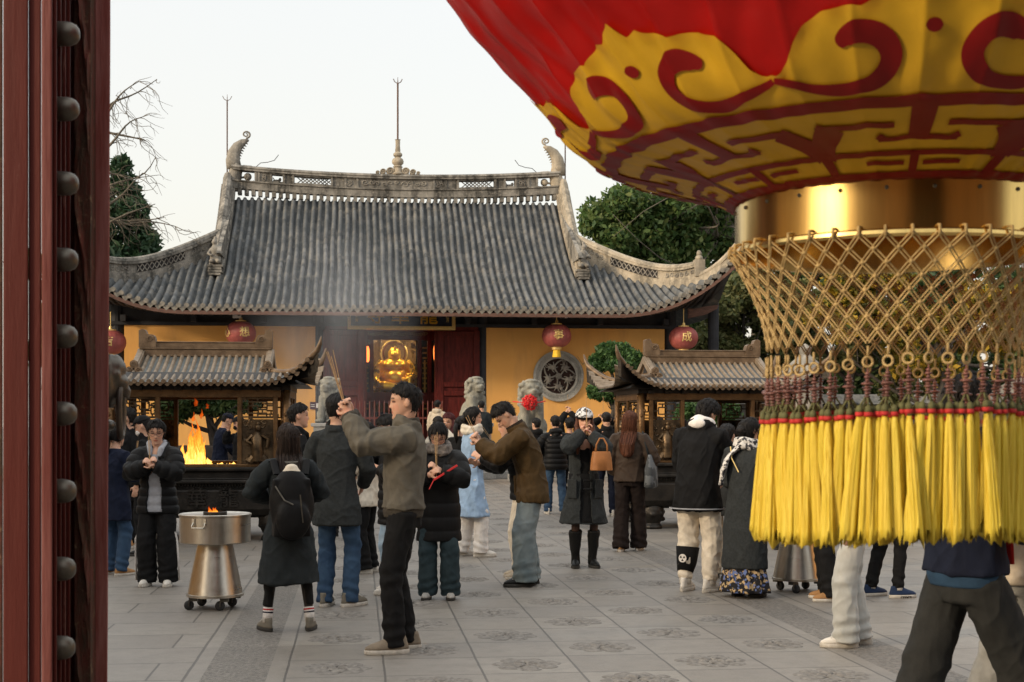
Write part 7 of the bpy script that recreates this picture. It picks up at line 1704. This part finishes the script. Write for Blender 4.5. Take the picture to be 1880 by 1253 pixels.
# 11 bowing woman with fur collar
f = person('woman in glasses and long black puffer with fur collar bowing over her incense', gp(806, 1100), 172, 1.525, 1.12, lean=6, nod=34, hyaw=4, rh=(.055, .27, 1.09), lh=(-.02, .26, 1.13), rhint=(1, -.2, -.6), lhint=(-1, -.2, -.6), hands='pray', feet=((.10, 0, -.1), (-.10, 0, .1)), vox=.0058,
           top=('puffer_coat', PUF), hem=.335, thick=.06, puff=.010, quilt=.12, flare=.01, sleeve=(.085, .075, .06), pants=J3, leg=(.10, .098, .105), shoes=(SILV, DS, 'sneaker', .98), hair=('bun', 'hairblack'), glasses=True, scarf=FUR)
incense(f, (.0, .29, 1.16), (0, .12, 1), 4, .27, 'incense sticks upright before the glasses of the bowing woman in black puffer')
p = f.w((-.03, .30, 1.10)); b = MB(); b.bar((-.05, 0, -.05), (.15, -.01, .075), .022, .018); b.tube([(-.05, 0, -.05), (-.09, 0, -.13)], .005, 6); tag(b.build('incense_pack', MAT['redstick'], loc=p, bevel=.005), 'red paper incense pack in the hands of the bowing woman in black puffer', 'incense pack')
# 12 pale blue coat
f = person('woman in pale blue coat with cream hood and white trousers facing right, arms folded', gp(866, 1022), -82, 1.69, .95, nod=0, rh=(.02, .27, 1.16), lh=(-.10, .22, 1.10), rhint=(.6, -.5, -1), hands='pray', feet=((.09, .09, -.1), (-.10, -.10, .2)), vox=.0065, top=('coat', BLUEC), hem=.275, flare=.08, thick=.034, sleeve=(.066, .058, .052), scarf=CREAM, tail=False, pants=WHITE, leg=(.095, .090, .092), shoes=(SNW, WS, 'sneaker'), hair=('lowbun', 'hairblack'), skin=(1.06, 1.04, 1.03))
incense(f, (.0, .30, 1.25), (0, -.75, 1), 2, .30, 'incense stick slanting before the woman in the pale blue coat')
# 13 bowing man
f = person('young man in waxed brown jacket and washed wide jeans bowing his head over joined hands', gp(972, 1076), 86, 1.76, 1.0, lean=17, nod=52, neck=36, **PR(.47, 1.36), rhint=(.6, -.1, -1), lhint=(-.6, -.1, -1), hands='pray', feet=((.09, .0, -.05), (-.09, .05, .08)), vox=.0052,
           top=('waxed_jacket', BROWN), hem=.45, flare=.05, thick=.045, collar=.02, sleeve=(.082, .072, .060), wrinkle=1.25, pants=J4, leg=(.108, .108, .112), shoes=(BOOTB, DS, 'sneaker', 1.08), hair=('short', 'hairblack'), crown=1.2)
b = MB(); b.tube([f.NB-f.up*.02+np.array([0, -.0, 0]), f.NB+f.up*.055+[0, .01, 0]], [.094, .088], 20); b.build('corduroy_collar', CORD, f.o, smooth=True)
b = MB(); q = np.array([.235, .05, .93]); b.box(q, (.022, .17, .17)); b.box(q+[.012, 0, .07], (.02, .18, .06)); b.build('flap_pocket', BROWN, f.o, bevel=.012)
incense(f, (0, .50, 1.42), (0, .5, 1), 3, .2, 'short incense sticks in the hands of the bowing man in brown')
# 14 companion hidden behind him
person('person in black jacket and cream trousers behind the bowing man, forearm out', gp(957, 1062), 88, 1.62, .95, lean=12, nod=15, rh=(.06, .42, 1.14), lh=(-.05, .40, 1.2), rhint=(.3, -.3, -1), vox=.007, top=('jacket', PUF), hem=.48, thick=.045, puff=.01, pants=CREAM, leg=(.09, .085, .085), shoes=(BEIGE, WS, 'sneaker'), hair=('short', 'hairblack'))
# 15 puffer back
person('man in black hooded puffer jacket and blue jeans seen from behind near the stone lion', gp(1020, 944), 0, 1.63, 1.15, nod=4, rh=(.16, .2, 1.0), lh=(-.16, .2, 1.), rhint=(1, -.4, -.5), lhint=(-1, -.4, -.5), feet=((.13, 0, -.1), (-.13, 0, .1)), vox=.0085, top=('puffer_jacket', PUF), hem=.46, thick=.06, puff=.018, hood=PUF, pants=J1, leg=(.09, .08, .075), shoes=(SNW, WS, 'x'), hair=('short', 'hairblack'))
# 16 hat woman
f = person('woman in patterned beanie and open slate wool coat with black boots, incense before her face', gp(1072, 1042), 178, 1.66, .98, nod=10, **PR(.21, 1.44), rhint=(1, -.1, -.9), lhint=(-1, -.1, -.9), hands='pray', feet=((.09, 0, -.12), (-.09, 0, .25)), vox=.0058,
           top=('wool_coat', SLATE), hem=.285, flare=.11, thick=.036, sleeve=(.080, .074, .066), inner=(BLK, .075, .05, .06, .05, 'dark_dress'), shoes=(BOOTB, DS, 'x', 1.0), boots=BOOTB, tights=(.07, .055, .05), hair=('long', 'hairred', .46, .22), hat=('beanie', BEAN, BLK), skin=(1.06, 1.04, 1.04))
b = MB(); b.rings([ell((0, 0, z), np.array([1., 0, 0]), np.array([0, 1., 0]), rx, ry, 28) for z, rx, ry in ((1.0, .165, .125), (.8, .17, .125), (.66, .165, .12))]); b.build('skirt', BLK, f.o, smooth=True)
b = MB()
for z in (.93, .84): b.tube([(-.05, .19, z), (.03, .195, z)], .012, 8); b.box((-.06, .175, z), (.03, .02, .03))
b.build('toggles', BOOTB, f.o)
b = MB(); b.box((.142, .122, .84), (.12, .016, .20), rz=-.72); b.box((-.142, .122, .84), (.12, .016, .20), rz=.72); b.build('patch_pockets', SLATE, f.o, bevel=.01)
incense(f, (0, .25, 1.5), (0, .03, 1), 3, .30, 'incense sticks upright before the face of the woman in the beanie')
LEA = cloth('brown_leather', (.30, .125, .045), .42, bump=.12, bs=160, sheen=0, var=.12)
p = f.w((-.145, .30, 1.14)); t = thing('handbag', 'tan brown leather bucket handbag hanging from the forearm of the woman in the beanie', 'handbag', p, R_(175))
b = MB(); b.rings([ell((0, 0, z), np.array([1., 0, 0]), np.array([0, 1., 0]), rx, ry, 28, .75) for z, rx, ry in ((-.10, .112, .075), (-.095, .118, .08), (.02, .108, .07), (.09, .095, .06), (.10, .09, .056))]); b.build('bag_body', LEA, t, smooth=True, auto=50)
for sy in (-1, 1):
    b = MB(); b.tube([(-.06, sy*.045, .08), (-.055, sy*.04, .17), (-.02, sy*.03, .235), (.02, sy*.03, .235), (.055, sy*.04, .17), (.06, sy*.045, .08)], .009, 8, ry=.005); b.build('handle', LEA, t, smooth=True)
# 17 brown bomber woman
f = person('woman with auburn hair in brown bomber jacket and wide brown trousers walking away', gp(1156, 1012), -22, 1.655, 1.05, nod=4, hyaw=-8, rh=(.13, .18, 1.0), lh=(-.17, .12, .92), rhint=(.9, -.5, -.4), feet=((.09, .10, -.1), (-.09, -.10, .1)), vox=.0062,
           top=('bomber_jacket', BROWN2), hem=.505, thick=.055, sleeve=(.088, .082, .062), wrinkle=1.2, pants=DBROWN, leg=(.098, .098, .115), pants_len=-.01, shoes=(TAN, WS, 'x'), hair=('long', 'hairred', .42))
p = f.w((.26, .0, 1.0)); t = thing('tote_bag', 'dark striped fabric tote bag over the shoulder of the auburn haired woman', 'tote bag', p, R_(-22))
b = MB(); b.rings([ell((0, 0, z), np.array([1., 0, 0]), np.array([0, 1., 0]), rx, ry, 24, .8) for z, rx, ry in ((-.24, .05, .15), (-.22, .075, .18), (0, .065, .17), (.14, .03, .15), (.16, .02, .14))]); b.build('bag_body', patterned('striped_cloth', (.05, .055, .06), (.12, .13, .14), 9, .5), t, smooth=True)
b = MB(); b.tube([(-.01, .10, .14), (-.07, .07, .34), (-.10, 0, .42), (-.07, -.07, .34), (-.01, -.10, .14)], .012, 6, ry=.02); b.build('strap', TRENCH, t, smooth=True)
# 18-19 worshippers far behind
f = person('person in black raising incense above the head, behind the woman in the beanie', dpos(1046, 24), 0, 1.60, 1.0, nod=-6, **PR(.16, 1.74), rhint=(1, .2, .1), lhint=(-1, .2, .1), hands='pray', vox=.009, top=('jacket', BLK), hem=.45, thick=.035, pants=BLK2, shoes=(SNW, WS, 'x'), hair=('short', 'hairblack'))
incense(f, (0, .18, 1.82), (0, .15, 1), 2, .22, 'incense sticks raised overhead by the person in black')
f = person('man in black jacket seen from behind, left of the auburn haired woman', dpos(1114, 23), 5, 1.70, 1.1, nod=8, **PR(.24, 1.62), hands='pray', vox=.009, top=('jacket', BLK), hem=.45, thick=.035, collar=.05, pants=NAVY, shoes=(SNW, WS, 'x'), hair=('buzz', 'hairblack'))
incense(f, (0, .25, 1.66), (0, 0, 1), 2, .32, 'incense sticks above the man in black left of the auburn hair')
# 20 white hood man
f = person('young man in black padded jacket with white hood, cream joggers and high top sneakers', gp(1282, 1086), -38, 1.76, 1.08, lean=14, nod=26, neck=34, hyaw=-20, rh=(.08, .36, 1.0), lh=(-.1, .34, 1.0), feet=((.115, .0, -.25), (-.12, -.02, .12)), vox=.0055,
           top=('padded_jacket', BLK), hem=.42, flare=.03, thick=.062, sleeve=(.092, .082, .066), hood=True, wrinkle=1.25, pants=CREAM, leg=(.108, .10, .066), pants_len=.06, shoes=(SNW, WS, 'sneaker', 1.12), hair=('fringe', 'hairblack'))
b = MB(); b.tube([f.NB+f.up*(.035+.03*math.cos(a))+(f.sx*math.sin(a)*.098-f.fwd*(math.cos(a)*.105)) for a in np.linspace(-2.6, 2.6, 18)], .028, 10, ry=.04); b.sphere(f.NB-f.fwd*.13+f.up*.0, (.09, .03, .045)); V, F = b.arr(); me = voxel(V, F, .008, 3); V = getv(me); setv(me, V+vnormals(me)*(.007*vnoise(V, 30, 1))[:, None]); link_mesh('hood_lining', me, WHITE, f.o, smooth=True)
b = MB()
for sd in (1, -1): b.tube([f.AN[sd]-[0, 0, .02], f.AN[sd]+[0, 0, .075]], [.054, .056], 16)
b.build('high_tops', SNW, f.o, smooth=True)
b = MB()
for sd in (1, -1): b.tube([f.AN[sd]+[0, 0, .07], f.AN[sd]+[0, 0, .098]], [.0585, .057], 16)
for sd in (1, -1): b.box(f.AN[sd]+np.array([.045*sd, .1, -.035]), (.012, .09, .03))
b.build('red_linings', RED, f.o)
b = MB(); b.tube([f.AN[-1]+[0, -.003, .09], f.AN[-1]+(f.KN[-1]-f.AN[-1])*.4, f.AN[-1]+(f.KN[-1]-f.AN[-1])*.74], [.074, .092, .108], 18); b.build('black_shin_panel', BLK, f.o, smooth=True)
c = f.AN[-1]+(f.KN[-1]-f.AN[-1])*.52+np.array([.01, -.118, 0]); b = MB(); fr = lambda u, v, y=0: c+np.array([u, y, v])
b.prism([(.038*math.cos(a), .038*math.sin(a)) for a in np.linspace(0, 6.283, 24, endpoint=False)], -.004, .0, 0, fr=lambda u, v, w_: fr(u, v, w_))
b.build('round_badge', WHITE, f.o)
b = MB()
for k in range(3): a = k*2.094+.5; b.prism([(.006*math.cos(a), .006*math.sin(a)), (.028*math.cos(a-.45), .028*math.sin(a-.45)), (.028*math.cos(a+.45), .028*math.sin(a+.45))], -.007, -.0042, 0, fr=lambda u, v, w_: fr(u, v, w_))
b.build('badge_mark', BLK, f.o)
b = MB(); b.rings([ell([f.P[0], f.P[1]-.0, z], np.array([1., 0, 0]), np.array([0, 1., 0]), .262, .214, 40) for z in (.757, .762, .768)], cap=False); b.build('piping', GREYH, f.o)
# 21 long coat woman
f = person('woman in ankle length dark coat with black and white scarf over a floral skirt', gp(1368, 1096), -48, 1.555, 1.05, lean=5, nod=12, hyaw=-12, rh=(.08, .26, .98), lh=(-.1, .24, .95), feet=((.09, 0, -.1), (-.09, 0, .15)), vox=.006, top=('long_coat', SLATE), hem=.165, flare=.035, thick=.045, sleeve=(.084, .074, .064), skirt=(FLOR, .60, .055, .16, .255), shoes=(BOOTB, DS, 'x'), hair=('lowbun', 'hairblack'), scarf=PLAID)
b = MB(); b.tube([f.NB+np.array([-.10, -.11, -.0]), f.NB+np.array([-.05, -.17, -.1]), f.NB+np.array([.03, -.185, -.22])], .005, 6); b.build('bag_chain', MAT['goldpaint'], f.o)
person('person in beige trousers hidden between the white hooded man and the long coat woman', gp(1330, 1062), -30, 1.5, .95, lean=10, nod=10, vox=.008, top=('jacket', DGREY), hem=.42, thick=.03, pants=BEIGE, leg=(.085, .08, .08), shoes=(BOOTB, DS, 'x'), hair=('short', 'hairblack'))
# people seen through the right burner and beyond
f = person('person in navy jacket with white sleeve stripes behind the right burner', dpos(1262, 25.5), 60, 1.60, 1.05, lean=8, nod=15, vox=.009, top=('jacket', NAVY), hem=.48, thick=.04, pants=BLK2, shoes=(BOOTB, DS, 'x'), hair=('short', 'hairblack'), hat=('cap', BLK))
b = MB(); d = f.WR[1]-f.EL[1]
for q in (.1, .25, .4): b.tube([f.EL[1]+d*q-d*.02, f.EL[1]+d*q+d*.05], .088, 14)
b.build('sleeve_stripes', WHITE, f.o)
person('person in green knit behind the right burner', dpos(1292, 27), 10, 1.64, 1.0, nod=5, vox=.01, top=('knit', GREEN), hem=.46, thick=.03, pants=BLK2, shoes=(BOOTB, DS, 'x'), hair=('short', 'hairblack'))
# behind the tassels
person('person in light grey white jeans and white top behind the lantern tassels', gp(1572, 1186), 75, 1.64, .95, nod=5, feet=((.10, -.03, -.1), (-.08, .08, .1)), vox=.007, top=('sweatshirt', WHITE), hem=.52, thick=.03, pants=J5, leg=(.092, .088, .10), pants_len=-.01, shoes=(SNW, WS, 'sneaker'), hair=('long', 'hairblack', .4))
person('person in black trousers and tan shoes behind the tassels, left of the grey white jeans', gp(1524, 1102), 80, 1.62, 1.0, nod=5, vox=.008, top=('jacket', BLK), hem=.45, thick=.03, pants=BLK2, leg=(.085, .08, .085), shoes=(TAN, WS, 'x'), hair=('short', 'hairblack'))
f = person('person in black trousers and navy clogs behind the tassels', gp(1628, 1096), -80, 1.60, 1.0, nod=5, feet=((.09, .06, -.1), (-.09, -.10, .1)), vox=.008, top=('jacket', BLK), hem=.45, thick=.03, pants=BLK2, leg=(.082, .07, .058), pants_len=.04, shoes=(CLOG, WS, 'x'), socks=(WHITE, WHITE, WHITE), hair=('short', 'hairblack'))
link_mesh('clog_lettering', text_mesh('crocs', .05, .001), BLK, f.o, loc=tuple(f.AN[1]+np.array([.054, .045, -.068])), rot=(math.pi/2, 0, math.pi/2))
f = person('man in navy jacket and dark grey jeans striding right, close behind the tassels', dpos(1772, 5.75), -72, 1.70, 1.05, nod=2, rh=(.16, .24, 1.14), lh=(-.18, .24, 1.12), feet=((.10, .34, -.05), (-.10, -.36, .05)), vox=.006, top=('jacket', NAVY), hem=.535, thick=.042, collar=.05, sleeve=(.082, .072, .06), cuffband=DBLUE, pants=DGREY, leg=(.105, .098, .10), shoes=(BOOTB, DS, 'sneaker'), hair=('short', 'hairblack'))
b = MB()
for sd in (1, -1): b.tube([f.NB+np.array([sd*.055, .085, .02]), f.NB+np.array([sd*.06, .135, -.10]), f.NB+np.array([sd*.06, .165, -.35]), f.NB+np.array([sd*.06, .175, -.5])], .035, 8, ry=.012)
b.build('red_front_panel', RED, f.o, smooth=True)
person('man in beige jacket and light grey trousers at the right edge behind the tassels', dpos(1876, 6.3), -84, 1.62, 1.05, nod=2, glasses=True, feet=((.1, .2, -.05), (-.10, -.2, .05)), vox=.007, top=('jacket', BEIGE), hem=.5, thick=.045, collar=.04, pants=LGREY, leg=(.10, .095, .10), shoes=(SNW, WS, 'sneaker'), hair=('short', 'hairblack'))
# middle distance
person('person in beige hooded coat with back turned at the hall steps', dpos(803, 36, .4), -25, 1.70, 1.05, vox=.012, top=('coat', BEIGE), hem=.38, thick=.05, hood=True, pants=BLK2, shoes=(BOOTB, DS, 'x'), hair=('short', 'hairblack'))
person('person in dark blue grey coat with back turned by the right door lion', dpos(884, 36, .4), 0, 1.68, 1.1, vox=.012, top=('coat', TRENCH), hem=.38, thick=.05, pants=BLK2, shoes=(BOOTB, DS, 'x'), hair=('short', 'hairblack'))
f = person('woman with wine red hair and cream sweater raising incense to her face', dpos(826, 19.5), 150, 1.66, .95, nod=18, **PR(.2, 1.46), hands='pray', vox=.008, top=('sweater', CREAM), hem=.48, thick=.035, pants=BLK2, shoes=(SNW, WS, 'x'), hair=('long', 'hairwine', .42, .2))
incense(f, (0, .24, 1.5), (0, .1, 1), 3, .24, 'incense sticks at the face of the wine red haired woman')
person('woman in black jacket with dark hair behind the pale blue coat', dpos(846, 18.3), -40, 1.6, 1.0, nod=4, vox=.009, top=('jacket', BLK), hem=.45, thick=.04, pants=BLK2, shoes=(SNW, WS, 'x'), hair=('pony', 'hairblack'))
person('person in dusk blue jacket and dark cap with back turned left of the doorway', dpos(652, 23), 0, 1.64, 1.05, vox=.009, top=('jacket', DBLUE), hem=.47, thick=.04, pants=BLK2, shoes=(BOOTB, DS, 'x'), hair=('short', 'hairblack'), hat=('cap', NAVY))
person('person in black jacket between the blazer man and the dusk blue jacket', dpos(628, 19), 20, 1.56, 1.0, vox=.009, top=('jacket', BLK), hem=.45, thick=.04, pants=BLK2, shoes=(BOOTB, DS, 'x'), hair=('pony', 'hairblack'), hood=True)
f = person('man in navy work clothes and cap sweeping, seen through the left burner', dpos(405, 25), -70, 1.70, 1.0, lean=8, nod=25, rh=(.1, .3, 1.0), lh=(-.05, .35, .85), vox=.009, top=('jacket', NAVY), hem=.47, thick=.035, pants=BLK2, shoes=(BOOTB, DS, 'x'), hair=('short', 'hairblack'), hat=('cap', NAVY))
p = f.w((.06, .34, .9)); b = MB(); b.tube([(0, 0, .15), (.12, -.05, -.85)], .018, 8); b.tube([(.11, -.05, -.70), (.14, -.06, -.88)], [.02, .09], 10); tag(b.build('broom', MAT['incense'], loc=p, smooth=True), 'wooden broom held by the sweeping man in navy', 'broom')
person('person in long black coat and cap holding a phone, seen through the left burner', dpos(441, 24.5), 100, 1.62, 1.0, nod=8, rh=(.05, .2, 1.42), rhint=(.5, .1, -1), vox=.009, top=('long_coat', BLK), hem=.12, flare=.03, thick=.04, pants=BLK2, shoes=(BOOTB, DS, 'x'), hair=('short', 'hairblack'), hat=('cap', BLK), mask=BLK)
person('person in black jacket standing just left of the stone lion flower, back turned', dpos(985, 27), 30, 1.6, 1.0, vox=.01, top=('jacket', BLK), hem=.45, thick=.045, hood=True, pants=NAVY, shoes=(SNW, WS, 'x'), hair=('short', 'hairblack'))
person('person in dark jacket and blue jeans walking behind the right burner', dpos(1208, 26), -60, 1.62, 1.0, vox=.01, top=('jacket', BLK), hem=.45, thick=.04, pants=J1, shoes=(CLOG, WS, 'x'), hair=('short', 'hairblack'))
person('woman in brown jacket with cream collar far behind the tassels', dpos(1714, 19), 70, 1.66, 1.0, vox=.009, top=('jacket', BROWN2), hem=.5, thick=.04, hood=CREAM, pants=LGREY, shoes=(SNW, WS, 'x'), hair=('lowbun', 'hairblack'))
person('bald person in brown coat far behind the tassels', dpos(1602, 21), 150, 1.70, 1.05, vox=.009, top=('coat', BROWN), hem=.38, thick=.04, pants=BLK2, shoes=(BOOTB, DS, 'x'), hair=('buzz', 'hairbrown'))
for k, (px, D, fc, m_) in enumerate(((1545, 20, 10, BLK), (1650, 18, -60, TRENCH), (1750, 22, 90, BLK), (1445, 17, 160, BEIGE))):
    person(('person in black jacket standing far behind the left tassels', 'person in slate jacket behind the middle tassels', 'person in black jacket behind the right tassels', 'person in beige jacket between the long coat woman and first tassels')[k], dpos(px, D), fc, 1.64, 1.0, vox=.01, top=('jacket', m_), hem=.46, thick=.04, pants=(BLK2, J1, BLK2, J1)[k], shoes=(BOOTB, DS, 'x'), hair=('short', 'hairblack'))
person('dark haired person in a black coat at the left door edge by the bronze knocker', dpos(204, 18.5), 40, 1.66, 1.0, vox=.01, top=('coat', BLK), hem=.38, thick=.04, pants=BLK2, shoes=(BOOTB, DS, 'x'), hair=('short', 'hairblack'))
